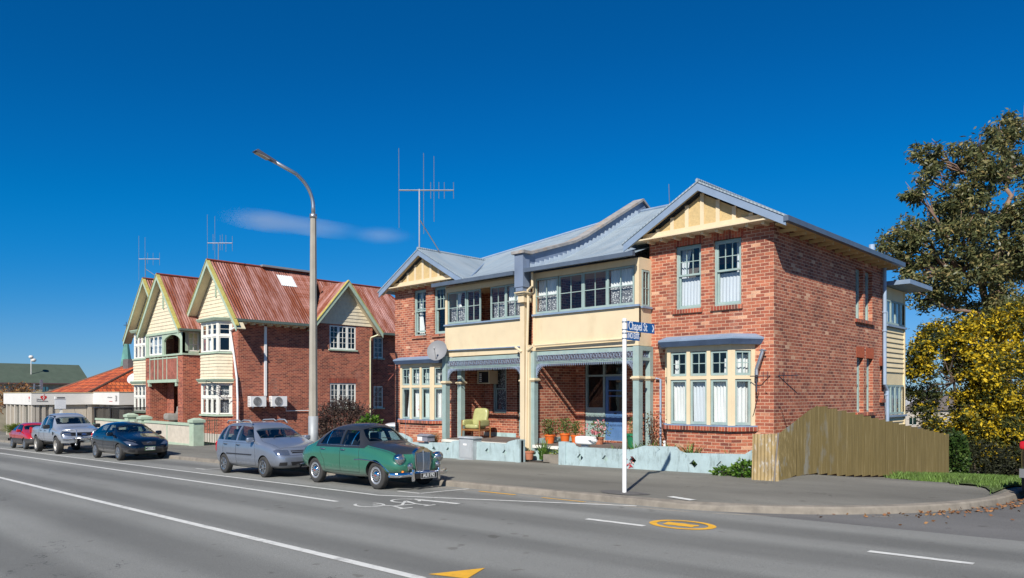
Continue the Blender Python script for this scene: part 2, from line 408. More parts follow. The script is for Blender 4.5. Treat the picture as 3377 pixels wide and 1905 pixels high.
for a in (-47.5, -49.6, -51.7): marking('no_parking_dash', [(a, 11.18), (a+1.1, 11.18)], .08, YEL_PAINT)
mb = MB(); flat(mb, [(-6.42, 5.3), (-5.93, 5.44), (-6.16, 5.93)]); tag(mb.build('yellow_arrow', YEL_PAINT), 'bright yellow arrow head painted on the near lane', 'road marking')
mb = MB(); rr = random.Random(5)
for i in range(40):
    a, b = 2*math.pi*i/40, 2*math.pi*(i+1)/40
    def ep(t, r): return (-6.02+r*1.12*math.cos(t)*.98-.05*r*math.sin(t), 10.0+r*.78*math.sin(t))
    flat(mb, [ep(a, .385), ep(a, .50), ep(b, .50), ep(b, .385)][::1])
blk = [(-6.33, 10.1), (-6.29, 9.87), (-6.2, 9.85), (-6.12, 9.88), (-6.0, 9.86), (-5.88, 9.88), (-5.76, 9.86), (-5.79, 9.96), (-5.74, 10.02), (-5.80, 10.10), (-5.94, 10.08), (-6.05, 10.11), (-6.18, 10.09)]
flat(mb, blk); tag(mb.build('yellow_ring_marking', YEL_PAINT), 'yellow painted ring with a solid yellow patch inside on the road', 'road marking')
mb = MB()
def ring(cx, cy, rx, ry, a0, a1, w_):
    pts = [(cx+rx*math.cos(R(t)), cy+ry*math.sin(R(t))) for t in lin(a0, a1, 18)]
    for p, q in zip(pts, pts[1:]):
        d = (Vector(q)-Vector(p)).normalized()*w_/2; e = Vector((-d.y, d.x)); o_ = d*.2
        flat(mb, [tuple(Vector(p)-e-o_), tuple(Vector(q)-e+o_), tuple(Vector(q)+e+o_), tuple(Vector(p)+e-o_)])
ring(-11.86, 8.33, .33, .24, -160, 120, .06); ring(-11.78, 9.14, .33, .24, 30, 330, .06)
for q in ([(-11.78, 8.36), (-11.35, 8.52), (-10.93, 8.42)], [(-11.35, 8.52), (-11.25, 8.98), (-11.78, 9.14)], [(-11.78, 9.14), (-11.35, 8.72), (-11.35, 8.52)], [(-11.25, 8.98), (-10.9, 9.0)], [(-10.93, 8.32), (-10.9, 8.62)], [(-10.88, 8.88), (-10.86, 9.14)]): strip(mb, q, .06)
tag(mb.build('cycle_symbol', WHITE_PAINT), 'white bicycle symbol painted on the cycle lane', 'road marking')
mb = MB()
strip(mb, [(-7.45, 11.95), (-6.85, 11.75)], .16, .137); tag(mb.build('chalk_mark', WHITE_PAINT), kind='structure')
# ---- grass verge of blades on Chapel side
GRASS = M('grass_blade', (.085, .15, .025), .7, var=.5, scale=.9, bmp=0)
sheet('verge', lin(-6.95, -3.08, 8), lin(22.2, 60, 40), .152, M('verge_soil', (.06, .085, .022), .95, var=.3, scale=3, bmp=.4))
mb = MB(); rr = random.Random(9)
def blades(mb, n, area, h0, h1, dz, rr, inside=None, w_=.012):
    for _ in range(n):
        x = rr.uniform(area[0], area[1]); y = rr.uniform(area[2], area[3])
        if inside and not inside(x, y): continue
        h = rr.uniform(h0, h1); a = rr.uniform(0, 6.28); c, s = math.cos(a)*w_, math.sin(a)*w_; lx, ly = rr.uniform(-.5, .5)*h, rr.uniform(-.5, .5)*h; z = H(x, y)+dz
        mb.face([(x-c, y-s, z), (x+c, y+s, z), (x+lx*.5+c*.6, y+ly*.5+s*.6, z+h*.7), (x+lx, y+ly, z+h)])
ins = lambda x, y: y > 15.9+(-3.1-x)*1.72+.35*math.sin(x*5)+.2*math.sin(x*13)
blades(mb, 15000, (-6.95, -3.06, 15.5, 26), .05, .13, .14, rr, ins)
blades(mb, 9000, (-6.9, -4.4, 19.6, 30.5), .08, .24, .14, rr, lambda x, y: ins(x-.15, y))
blades(mb, 9000, (-6.95, -3.06, 26, 45), .06, .15, .14, rr, None, .02)
tag(mb.build('verge_grass', GRASS), kind='stuff')
# soil under the front part of the verge
mb = MB()
for i in range(14):
    xa, xb = -6.95+i*3.9/14, -6.95+(i+1)*3.9/14
    f = lambda x: 15.95+(-3.1-x)*1.72+.3*math.sin(x*5)
    for j in range(8):
        ya0, ya1 = f(xa)+(22.2-f(xa))*j/8, f(xa)+(22.2-f(xa))*(j+1)/8; yb0, yb1 = f(xb)+(22.2-f(xb))*j/8, f(xb)+(22.2-f(xb))*(j+1)/8
        if f(xa) < 22.15: mb.face([(x, y, H(x, y)+.16) for x, y in ((xa, ya0), (xb, yb0), (xb, yb1), (xa, ya1))])
tag(mb.build('verge', M('verge_soil', (0, 0, 0))), kind='structure')
# ================================================================ shared building pieces
BRICK_B = brick_mat('brick_orange', [(0, srgb(122, 66, 52)), (.25, srgb(144, 79, 60)), (.5, srgb(160, 89, 66)), (.75, srgb(170, 98, 72)), (.95, srgb(180, 110, 82)), (.975, srgb(200, 148, 116)), (1, srgb(208, 164, 134))], srgb(202, 168, 140), mort=.014, grime=.22)
BRICK_BS = brick_mat('brick_soldier', [(0, srgb(130, 56, 44)), (.5, srgb(160, 78, 56)), (1, srgb(186, 98, 68))], srgb(176, 140, 110), vertical=True, grime=.2)
BRICK_SILL = brick_mat('brick_sill', [(0, srgb(84, 44, 40)), (.5, srgb(150, 72, 54)), (1, srgb(178, 92, 64))], srgb(186, 156, 126), bw=.0845, rh=.4, mort=.014, grime=.2)
BRICK_A = brick_mat('brick_red', [(0, srgb(100, 48, 42)), (.25, srgb(130, 62, 50)), (.5, srgb(146, 73, 57)), (.75, srgb(158, 82, 62)), (1, srgb(174, 97, 70))], srgb(196, 146, 118), mort=.015, grime=.25)
CREAM = M('cream_paint', (.64, .525, .345), .6, var=.05, scale=2, bmp=.08, stain=(.50, .39, .23), stain_amt=.6, stain_scale=1.8, stretch=(1, 1, .3))
CREAMD = M('cream_roughcast', (.52, .38, .18), .9, var=.1, scale=14, bmp=1.0, bscale=26)
GREENP = M('sage_paint', (.27, .36, .34), .6, var=.1, scale=4, bmp=.12, stain=(.42, .42, .36), stain_amt=.55, stain_scale=3, stretch=(1, 1, .35))
BLUEP = M('slate_blue_paint', (.19, .26, .36), .5, var=.12, scale=3, bmp=.1, stain=(.3, .33, .36), stain_amt=.5)
DARKBLUE = M('dark_blue', (.07, .11, .19), .5, var=.15, scale=3, bmp=.1)  # darker blue of the strip below the bay roof edge
DOORB = M('door_blue', (.08, .17, .34), .45, var=.15, scale=3, bmp=.1, stain=(.2, .29, .42), stain_amt=.5)
WHITEP = M('white_paint', (.74, .73, .66), .5, var=.06, scale=3, bmp=.06, stain=(.5, .49, .42), stain_amt=.35)
WOODDK = M('deck_boards', (.13, .10, .085), .85, var=.3, scale=3, bmp=.4, stretch=(1, 8, 1), stain=(.2, .18, .16))
DARK = M('interior_dark', (.022, .02, .02), .95, var=.1, bmp=0)
INWALL = M('interior_wall', (.11, .10, .09), .95, var=.1, bmp=0)
GLASS = glass_mat('window_glass', refl=1.25)
CURT = cloth_mat('white_curtain', (.76, .76, .74)); LACE = cloth_mat('lace_curtain', (.74, .74, .72), lace=22); NET = cloth_mat('net_curtain', (.58, .61, .64), var=.08)
GREENCURT = cloth_mat('pale_green_curtain', (.58, .66, .62))
METAL = M('galvanised', (.46, .47, .48), .38, metal=.85, var=.1, scale=6, bmp=.05)
ALU = M('aluminium', (.7, .71, .72), .3, metal=1, var=.05, bmp=0)
BLACKM = M('black_plastic', (.018, .018, .02), .5, var=.2, bmp=.05)
WHITEPL = M('white_plastic', (.76, .76, .74), .35, var=.04, bmp=0)
def roof_iron(name, c, pitch=.1, stain=None, amt=.8, strength=.7):
    m, n, l, b = nt(name); g = n.new('ShaderNodeNewGeometry'); s = n.new('ShaderNodeSeparateXYZ'); l.new(g.outputs['Position'], s.inputs[0])
    s2 = n.new('ShaderNodeSeparateXYZ'); l.new(g.outputs['True Normal'], s2.inputs[0])
    side = mth(n, l, 'GREATER_THAN', mth(n, l, 'ABSOLUTE', s2.outputs[0]), mth(n, l, 'ABSOLUTE', s2.outputs[1]))
    mx = n.new('ShaderNodeMix'); mx.data_type = 'FLOAT'; l.new(side, mx.inputs[0]); l.new(s.outputs[0], mx.inputs[2]); l.new(s.outputs[1], mx.inputs[3])
    sn = mth(n, l, 'SINE', mth(n, l, 'MULTIPLY', mx.outputs[0], 2*math.pi/pitch))
    a = noise(n, l, g.outputs['Position'], 1.3, 6, .65); r = ramp(n, [(.3, tuple(v*.8 for v in c)), (.7, tuple(min(1, v*1.15) for v in c))]); l.new(a.outputs[0], r.inputs[0]); cc = r.outputs[0]
    sh = noise(n, l, mapping(n, l, g.outputs['Position'], (1.2, 1.2, .25)), 1.6, 5, .6)
    rows = mth(n, l, 'FRACT', mth(n, l, 'MULTIPLY', s.outputs[2], .52)); seam = mth(n, l, 'MULTIPLY', mth(n, l, 'LESS_THAN', rows, .018), .4)
    if stain:
        cv = n.new('ShaderNodeCombineXYZ'); l.new(mth(n, l, 'MULTIPLY', mx.outputs[0], 1.5), cv.inputs[0]); l.new(mth(n, l, 'MULTIPLY', s.outputs[2], .22), cv.inputs[1])
        st = noise(n, l, cv.outputs[0], 1.5, 10, .78)
        f = ramp(n, [(.40, (0, 0, 0)), (.56, (amt,)*3)]); l.new(st.outputs[0], f.inputs[0]); cc = mixc(n, l, f.outputs[0], cc, stain)
    cc = mixc(n, l, seam, cc, tuple(v*.45 for v in c))
    l.new(cc, b.inputs['Base Color']); b.inputs['Roughness'].default_value = .55
    bump(n, l, b, sn, strength, .02); return m
ROOF_B = roof_iron('blue_roof_iron', (.235, .30, .35), stain=(.34, .38, .40), amt=.5, strength=.35)
def light(mf, mg, fr, u0, u1, z0, z1, n, fw=.045, cols=1, rows=1, bw=.02, d=.04):
    """one glazed light: border, bars, pane"""
    mf.fbox(fr, u0, u0+fw, n-d, n, z0, z1); mf.fbox(fr, u1-fw, u1, n-d, n, z0, z1)
    mf.fbox(fr, u0+fw, u1-fw, n-d, n-.001, z0, z0+fw*1.25); mf.fbox(fr, u0+fw, u1-fw, n-d, n-.001, z1-fw, z1)
    a, b, c, e = u0+fw, u1-fw, z0+fw*1.25, z1-fw
    for i in range(1, cols): q = a+(b-a)*i/cols; mf.fbox(fr, q-bw/2, q+bw/2, n-d+.008, n-.006, c, e)
    for i in range(1, rows): q = c+(e-c)*i/rows; mf.fbox(fr, a, b, n-d+.01, n-.009, q-bw/2, q+bw/2)
    mg.face([fr.P(a, n-d/2-.004, c), fr.P(b, n-d/2-.004, c), fr.P(b, n-d/2-.004, e), fr.P(a, n-d/2-.004, e)])
def drape(mb, fr, u0, u1, z0, z1, n, folds=None, amp=.022, gather=0.0, top=None):
    folds = folds or max(2, int((u1-u0)/.09)); um = (u0+u1)/2
    def f(a, b):
        k = 1-gather*math.sin(math.pi*min(1, (1-b)*1.2))*.5 if gather else 1
        u = um+(u0+(u1-u0)*a-um)*1.0
        if gather > 0: u = u0+(u1-u0)*a*k
        if gather < 0: u = u1-(u1-u0)*(1-a)*(1+gather*math.sin(math.pi*min(1, (1-b)*1.2))*.5)
        return fr.P(u, n+amp*math.sin(a*folds*6.283+.6*math.sin(3*b+folds))*(1.1-.5*b), z0+(z1-z0)*b)
    mb.grid(f, folds*8, 6)
def sash_window(parent, fr, u0, u1, z0, z1, mat, rec=.08, split=.5, tc=3, tr=2, bc=1, br=1, curtain=None, sill=None, cmat=None, ow=.055, name='window', open_=0.0):
    mf, mg = MB(), MB()
    mf.fbox(fr, u0, u0+ow, -rec-.09, -rec, z0, z1); mf.fbox(fr, u1-ow, u1, -rec-.09, -rec, z0, z1)
    mf.fbox(fr, u0+ow, u1-ow, -rec-.09, -rec-.001, z1-ow, z1); mf.fbox(fr, u0+ow, u1-ow, -rec-.09, -rec+.02, z0, z0+ow)
    a, b, c, e = u0+ow, u1-ow, z0+ow, z1-ow; zm = c+(e-c)*(1-split)
    light(mf, mg, fr, a, b, zm-.02, e, -rec-.012, .04, tc, tr); light(mf, mg, fr, a, b, c+open_, zm+.02+open_, -rec-.056, .045, bc, br)
    o = mf.build(name, mat, parent); mg.build('pane', GLASS, o)
    n = -rec-.16
    if curtain:
        mc = MB(); w_ = b-a
        for kind in curtain.split('+'):
            if kind == 'half': drape(mc, fr, a, b, c, zm-.05, n, amp=.012)
            elif kind == 'full': drape(mc, fr, a, b, c, e, n)
            elif kind == 'pair': drape(mc, fr, a-.02, a+w_*.36, c, e, n-.03, gather=.5); drape(mc, fr, b-w_*.36, b+.02, c, e, n-.03, gather=-.5)
            elif kind == 'left': drape(mc, fr, a-.02, a+w_*.45, c, e, n-.03, gather=.7)
            elif kind == 'right': drape(mc, fr, b-w_*.3, b+.02, c, e, n-.03)
        mc.build('curtain', cmat or CURT, o, smooth=True)
    return o
def interior_box(parent, x0, x1, y0, y1, z0, z1, floors=()):
    mb = MB()
    mb.face([(x0, y1, z0), (x1, y1, z0), (x1, y1, z1), (x0, y1, z1)])
    for z in floors: mb.face([(x0, y0, z), (x1, y0, z), (x1, y1, z), (x0, y1, z)])
    return mb.build('interior', INWALL, parent)
# ================================================================ CORNER DUPLEX
B = thing('brick_duplex', 'two storey orange brick duplex with cream gables and slate blue iron roof on the corner', 'house', (-15.65, 17.55, -.3))
YB, YV = 17.55, 16.95
XL_, XLR, XRL, XR_ = -23.27, -19.72, -11.6, -8.0
FB = Fr((0, YB, 0), X, -Y); FS = Fr((XR_, 0, 0), Y, X)
ZT = 6.12
wR = [(-10.77, -10.0, 4.17, 5.88), (-9.63, -8.86, 4.17, 5.88)]; wL = [(-22.12, -21.40, 4.08, 5.80), (-20.94, -20.22, 4.08, 5.80)]
sideW = [(23.12, 23.76, 4.15, 5.70), (23.94, 24.58, 4.15, 5.70), (23.22, 23.80, 1.33, 3.0), (24.06, 24.64, 1.33, 3.0), (25.28, 25.62, 1.72, 2.80)]
mb = MB()
mb.wall(FB, XRL, XR_, -2.5, ZT, wR+[(-10.95, -8.6, 1.0, 3.12)], .2)
mb.wall(FB, XL_, XLR, -2.5, ZT-.1, wL+[(-22.5, -20.15, .9, 3.0)], .2)
mb.wall(FS, YB, 25.75, -3, ZT, sideW, .24)
YP = 18.95
mb.wall(Fr((0, YP, 0), X, -Y), XLR, XRL, -.5, 5.9, [(-19.3, -18.58, 1.2, 2.95), (-18.05, -17.1, .4, 2.9), (-15.02, -13.4, .42, 2.95)], .15)
mb.wall(Fr((XLR, 0, 0), Y, X), YB, YP, -.5, 5.9, [])
mb.wall(Fr((XRL, 0, 0), -Y, -X), -YP, -YB, -.5, 5.9, [(-18.55, -17.95, .9, 2.6)], .1)
mb.box(-15.62, -15.38, 17.05, YP, -.5, 5.6)
mb.wall(Fr((XL_, 0, 0), -Y, -X), -25.75, -YB, -3, ZT-.1, [])
mb.face([(XL_, 25.75, -3), (XL_, 25.75, ZT-.1), (XR_, 25.75, ZT-.1), (XR_, 25.75, -3)])
wall = mb.build('wall', BRICK_B, B)
interior_box(B, XL_+.1, XR_-.1, YB+.1, 21.5, -.4, 6.0, (.35, 3.25))
mb = MB()                                             # brick courses on end over and under the openings
for a, b, c, d in wR: mb.fbox(FB, a-.06, b+.06, -.1, .004, d, d+.2)
for a, b, c, d in wL: mb.fbox(FB, a-.06, b+.06, -.1, .004, d, d+.14)
build_each(mb, 'window_arch', BRICK_BS, B)
mb = MB()
for a, b, c, d in sideW[2:4]: mb.fbox(FS, a-.06, b+.06, -.1, .004, d, d+.32)
mb.fbox(FS, 25.22, 25.68, -.1, .004, 2.8, 3.06)
build_each(mb, 'window_arch', M('terracotta_arch', srgb(170, 84, 52), .9, var=.18, scale=9, bmp=.4), B)
mb = MB()
for a, b, c, d in wR+wL: mb.fbox(FB, a-.07, b+.05, -.15, .06, c-.11, c-.001)
for a, b, c, d in sideW: mb.fbox(FS, a-.07, b+.07, -.2, .07, c-.1, c-.001)
build_each(mb, 'window_sill', BRICK_SILL, B)
for k, (a, b, c, d) in enumerate(wR): sash_window(B, FB, a, b, c, d, GREENP, rec=.07, split=.46, curtain='half+right' if k else 'half+left', cmat=NET)
for k, (a, b, c, d) in enumerate(wL): sash_window(B, FB, a, b, c, d, GREENP, rec=.07, split=.46, curtain='left+right' if not k else None, open_=.09 if not k else 0)
for k, (a, b, c, d) in enumerate(sideW):
    sash_window(B, FS, a, b, c, d, GREENP, rec=.13, split=.5, tc=1, tr=2 if k < 4 else 1, curtain='full' if k < 4 else None, cmat=NET)
# ---- bay windows
def bay(parent, xa, xb, yf, yw, s, z0, zt, z1, zs, roof_z, nl, curtains, cols2=2, timber=CREAM, sashm=GREENP, base=True, base_z=-1.0, hood=None, hoodd=DARKBLUE, brick=BRICK_B, sillb=BRICK_SILL, sill_p=BLUEP):
    fs = [(Fr((xa, yf, 0), X, -Y), xb-xa, nl)]
    for sx, x in ((-1, xa), (1, xb)):
        d = Vector((s, yw-yf, 0)) if sx > 0 else Vector((s, -(yw-yf), 0))
        O = Vector((xb, yf, 0)) if sx > 0 else Vector((xa-s, yw, 0)); nn = Vector((d.y, -d.x, 0))
        fs.append((Fr(O, d, nn), d.length, 1))
    mt = MB(); sashes = []; post = .1
    for fr, L, k in fs:
        mt.fbox(fr, 0, L, -.12, -.001, zt-.045, zt+.045); mt.fbox(fr, 0, L, -.12, 0, z1, z1+.14)
        step = (L-post)/k
        for i in range(k+1): u = i*step; mt.fbox(fr, u, u+post, -.12, .002, z0, z1)
        for i in range(k): sashes.append((fr, i*step+post, (i+1)*step))
    ob = mt.build('bay_window', timber, parent)
    mg = MB()
    for j, (fr, a, b) in enumerate(sashes):
        mf = MB(); light(mf, mg, fr, a+.005, b-.005, z0+.01, zt-.05, -.03, .055); light(mf, mg, fr, a+.005, b-.005, zt+.05, z1-.01, -.03, .05, cols2, 2)
        mf.build('sash', sashm, ob)
        cu = curtains[j] if j < len(curtains) else None
        if cu:
            mc = MB(); kind, m_ = cu
            if kind == 'full': drape(mc, fr, a, b, z0+.02, z1-.1, -.2)
            elif kind == 'low': drape(mc, fr, a+.01, b-.01, z0+.02, zt+.02, -.17, amp=.03)
            elif kind == 'lowr': drape(mc, fr, a+.01, b-.01, z0+.02, zt+.02, -.17, amp=.03); drape(mc, fr, b-.2, b, zt+.02, z1-.2, -.2)
            elif kind == 'lowl': drape(mc, fr, a+.01, b-.01, z0+.02, zt+.02, -.17, amp=.03); drape(mc, fr, a+.02, a+.17, zt+.02, z1-.2, -.2)
            elif kind == 'tie': drape(mc, fr, a+.12, b, z0+.02, z1-.1, -.2, gather=-.45, amp=.03)
            mc.build('curtain', m_, ob, smooth=True)
    mg.build('pane', GLASS, ob)
    def ringp(o_, z): return [(xa-s-o_*1.0, yw, z), (xa-o_*.5, yf-o_, z), (xb+o_*.5, yf-o_, z), (xb+s+o_*1.0, yw, z)]
    mr = MB()
    lo, hi, tp = ringp(.16, zs), ringp(.24, zs+.13), ringp(.02, roof_z+.06)
    lo = [(p[0], p[1], p[2]) for p in lo]
    mr.face(ringp(.16, zs)[::-1])
    for a, b in ((lo, hi),):
        for i in range(3): mr.face([a[i], a[i+1], b[i+1], b[i]], 1)
    hi2 = ringp(.24, zs+.17)
    for i in range(3): mr.face([hi[i], hi[i+1], hi2[i+1], hi2[i]], 0)
    for i in range(3): mr.face([hi2[i], hi2[i+1], tp[i+1], tp[i]], 0)
    mr.face(tp); mr.build('bay_roof', [hood or M('barge_blue', (.20, .265, .36), .5, var=.1, scale=3, bmp=.08), hoodd], ob)
    if base:
        ms = MB(); a, b = ringp(.10, z0-.03), ringp(.10, z0)
        ms.prism(ringp(.07, z0-.035), (0, 0, .035)); ms.build('sill', sill_p, ob)
        mk = MB(); mk.prism(ringp(.09, z0-.14), (0, 0, .104)); mk.build('sill_bricks', sillb, ob)
        mk = MB(); mk.prism(ringp(.005, base_z), (0, 0, z0-.14-base_z)); mk.build('bay_base', brick, ob)
    return ob
cR = [('low', CURT), ('low', NET), ('lowr', CURT), ('full', LACE), ('low', CURT)]
cR = [('lowl', CURT), ('low', NET), ('lowr', CURT), None, ('full', CURT)]
bayR = bay(B, -10.72, -8.87, 17.05, YB, .38, 1.10, 2.31, 2.99, 3.13, 3.34, 3, cR)
bayL = bay(B, -22.3, -20.47, 17.05, YB, .38, .97, 2.17, 2.86, 3.0, 3.2, 3, [('tie', CURT), ('full', CURT), ('full', GREENCURT), None, ('full', CURT)])
mb = MB()                                             # blue concrete footing below the bays
for xa, xb, z in ((-10.72, -8.87, .17), (-22.3, -20.47, .12)):
    mb.prism([(xa-.45, YB, -1), (xa-.03, 16.98, -1), (xb+.03, 16.98, -1), (xb+.45, YB, -1)], (0, 0, 1+z))
PALEBLUE = M('pale_blue_concrete', (.36, .50, .50), .85, var=.12, scale=3, bmp=.35, stain=(.13, .16, .15), stain_amt=.75, stain_scale=3.2, stretch=(1, 1, .3))
build_each(mb, 'footing', PALEBLUE, B)
# ---- gables
def gable(parent, xc, hw, slope, zpk, ybarge, zb, xw0, xw1, yback, nb):
    ztip = zpk-hw*slope
    mr = MB()                                         # roof skin, both slopes, with thickness
    for s in (-1, 1):
        mr.prism([(xc, ybarge-.02, zpk), (xc, ybarge-.02, zpk-.045), (xc+s*(hw+.05), ybarge-.02, ztip-.045-.02), (xc+s*(hw+.05), ybarge-.02, ztip-.02)], (0, yback-ybarge, 0))
    mr.tube([(xc, ybarge-.03, zpk+.01), (xc, yback, zpk+.01)], .05, 8)
    mr.build('gable_roof', ROOF_B, parent)
    mbg = MB(); bd = .2
    for s in (-1, 1):
        mbg.prism([(xc, ybarge, zpk-.05), (xc, ybarge, zpk-.05-bd), (xc+s*hw, ybarge, ztip-.05-bd), (xc+s*hw, ybarge, ztip-.05)], (0, .035, 0))
    build_each(mbg, 'barge_board', M('barge_blue', (.20, .265, .36), .5, var=.1, scale=3, bmp=.08), parent)
    mf = MB(); yg = YB-.22; zi = zpk-.3               # roughcast face with battens
    mf.face([(xc-(zi-zb)/slope, yg, zb), (xc+(zi-zb)/slope, yg, zb), (xc, yg, zi)]); mf.build('gable_face', CREAMD, parent)
    mt = MB(); w2 = (zi-zb)/slope
    mt.box(xc-w2-.1, xc+w2+.1, yg-.05, yg-.003, zb-.02, zb+.13)
    for i in range(nb):
        x = xc+(i-(nb-1)/2)*(2*w2/(nb+.6)); zt = zi-abs(x-xc)*slope+.02
        mt.box(x-.055, x+.055, yg-.03, yg-.002, zb+.13, zt)
    build_each(mt, 'batten', CREAM, parent)
    ms = MB()                                         # soffit and bracket ends
    ms.box(xc-hw+.15, xc+hw-.15, ybarge+.04, YB, zb-.06, zb-.022)
    for i in range(9):
        x = xw0+.15+(xw1-xw0-.3)*i/8; ms.box(x-.04, x+.04, yg-.08, YB-.003, zb-.13, zb-.061)
    for s in (-1, 1): ms.prism([(xc, ybarge+.036, zpk-.12), (xc+s*(hw-.02), ybarge+.036, ztip-.12), (xc+s*(hw-.02), ybarge+.036, ztip-.15), (xc, ybarge+.036, zpk-.15)], (0, yg-ybarge-.05, 0))
    ms.build('soffit', CREAM, parent)
gable(B, -9.83, 2.33, .545, 7.40, 17.08, 6.17, XRL, XR_, 25.8, 7)
gable(B, -21.28, 2.42, .55, 7.22, 17.08, 5.99, XL_, XLR, 20.75, 7)
# ---- main roof, verandah slope running up into it
PR = [(16.58, 5.68), (17.5, 5.97), (18.5, 6.31), (19.5, 6.75), (20.64, 7.32), (21.7, 7.92), (22.9, 8.60)]
mb = MB()
def lb(y): return -19.7-(y-16.58)*.5 if y <= 20.64 else -21.7+(y-20.64)/(22.9-20.64)*5.95
def rb(y): return -11.45-(y-16.58)*.19
for (y0, z0), (y1, z1) in zip(PR, PR[1:]):
    mb.face([(lb(y0), y0, z0), (-15.75, y0, z0), (-15.75, y1, z1), (lb(y1), y1, z1)])
    mb.face([(-15.55, y0, z0), (rb(y0), y0, z0), (rb(y1), y1, z1), (-15.55, y1, z1)])
mb.face([(-15.75, 22.9, 8.6), (-15.75, 26.0, 5.95), (-23.6, 26.0, 5.95), (-21.7, 20.64, 7.32)])
mb.face([(-21.7, 20.64, 7.32), (-23.6, 26.0, 5.95), (-23.7, 20.6, 5.9)])
mb.face([(-15.55, 22.9, 8.6), (-12.6, 22.9, 8.6), (-9.6, 26.0, 6.4), (-15.55, 26.0, 5.95)])
mb.build('main_roof', ROOF_B, B)
mb = MB(); mb.tube([(-15.55, 22.9, 8.62), (-12.65, 22.9, 8.62)], .06, 8); mb.tube([(-21.7, 20.64, 7.34), (-15.75, 22.9, 8.62)], .05, 8)
mb.tube([(-21.28, 20.6, 7.22), (-19.0, 17.6, 5.98)], .035, 6); build_each(mb, 'ridge_capping', BLUEP, B)
GUT = M('gutter_blue', (.085, .11, .15), .4, var=.15, scale=3, bmp=.05)
mb = MB()
mb.box(-19.78, -15.86, 16.46, 16.58, 5.58, 5.70); mb.box(-15.42, -11.42, 16.46, 16.58, 5.60, 5.72)
mb.box(-7.54, -7.42, 17.05, 25.9, 5.98, 6.11)
build_each(mb, 'gutter', GUT, B)
mb = MB(); mb.box(-7.86, -7.55, 17.3, 25.8, 5.985, 6.03)
for i in range(14): y = 17.9+i*.6; mb.box(-8+.003, -7.6, y-.035, y+.035, 5.90, 5.984)
mb.build('soffit', M('soffit_cream', (.50, .36, .17), .7), B)
# parapet of the party wall
PARA = M('parapet_blue', (.16, .21, .30), .8, var=.2, scale=3, bmp=.5, bscale=20, stain=(.09, .10, .11), stain_amt=.6)
COPE = M('coping', (.27, .26, .25), .95, var=.25, scale=5, bmp=.6, bscale=25, stain=(.42, .22, .05), stain_amt=.75, stain_scale=1.6)
PP = [(16.75, 6.18), (18.95, 6.86), (19.6, 7.15), (22.95, 9.0), (23.6, 8.62), (26, 7.0)]; PB = [(16.75, 5.4), (18.95, 5.9), (19.6, 6.2), (22.95, 8.2), (23.6, 7.6), (26, 5.8)]
mb = MB()
poly = [(-15.80, y, z) for y, z in PP]+[(-15.80, y, z) for y, z in PB[::-1]]
for (a, b), (c, d) in zip(zip(PP, PB), list(zip(PP, PB))[1:]):
    for s, x in ((1, -15.50), (-1, -15.80)):
        q = [(x, a[0], b[1]), (x, c[0], d[1]), (x, c[0], c[1]), (x, a[0], a[1])]; mb.face(q if s > 0 else q[::-1])
mb.box(-15.83, -15.47, 16.50, 16.80, 5.18, 6.2); mb.box(-15.80, -15.50, 16.52, 16.86, 5.05, 5.18)
mb.build('parapet', PARA, B)
mb = MB()
for a, c in zip(PP, PP[1:]): mb.hexa([(-15.88, a[0], a[1]), (-15.42, a[0], a[1]), (-15.42, c[0], c[1]), (-15.88, c[0], c[1]), (-15.88, a[0], a[1]+.09), (-15.42, a[0], a[1]+.09), (-15.42, c[0], c[1]+.09), (-15.88, c[0], c[1]+.09)])
mb.box(-15.92, -15.38, 16.44, 16.86, 6.2, 6.29); mb.build('coping', COPE, B)
mb = MB()
def pz(y):
    for (a, b), (c, d) in zip(PR, PR[1:]):
        if a <= y <= c: return b+(d-b)*(y-a)/(c-a)
for i in range(26): y = 16.85+i*.225; mb.box(-15.499, -15.485, y, y+.21, pz(y)-.02, pz(min(22.8, y+.21))+.10)
mb.build('step_flashing', M('flashing', (.40, .47, .54), .5, var=.1), B)
mb = MB(); mb.box(-15.82, -15.48, 16.55, 16.95, 4.95, 5.05); mb.box(-15.77, -15.53, 16.6, 16.95, 4.72, 4.95); mb.box(-15.85, -15.45, 16.5, 16.95, 5.0, 5.03); mb.build('corbel', CREAM, B)
# ---- verandah: balcony upstairs
FV = Fr((0, YV, 0), X, -Y)
mb = MB()
for a, b, zo in ((-19.6, -15.82, -.04), (-15.46, -11.54, 0)):
    mb.fbox(FV, a, b, -.08, 0, 3.45+zo, 4.29+zo); mb.fbox(FV, a, b, -.1, .001, 5.45+zo, 5.62+zo)
    mb.fbox(FV, a, b, -.1, .03, 3.22+zo, 3.40+zo); mb.fbox(FV, a, b, -.1, .05, 3.40+zo, 3.45+zo)
    mb.fbox(FV, a, a+.1, -.1, .012, 3.45+zo, 5.45+zo); mb.fbox(FV, b-.14, b, -.1, .012, 3.45+zo, 5.45+zo)
    for q in (.33, .66): mb.fbox(FV, a+(b-a)*q-.003, a+(b-a)*q+.003, 0, .003, 3.46+zo, 4.28+zo)
mb.box(-11.6, -11.541, YV+.005, YB, 3.22, 4.25); mb.box(-11.6, -11.541, YV+.005, YB, 5.32, 5.62); mb.box(-11.6, -11.541, 17.45, YB, 4.25, 5.32); mb.box(-11.6, -11.541, 16.955, 17.07, 4.25, 5.32)
mb.box(-19.6, -19.56, YV+.005, YB, 3.22, 5.62)
mb.box(-19.7, -11.6, YV+.11, YP, 5.6, 5.66)
mb.build('balcony_front', CREAM, B)
mb = MB(); mb.box(-19.6, -15.6, YV+.1, YP, 3.2, 3.26); mb.box(-15.6, -11.56, YV+.1, YP, 3.2, 3.26); build_each(mb, 'porch_ceiling', CREAM, B)
mb = MB()
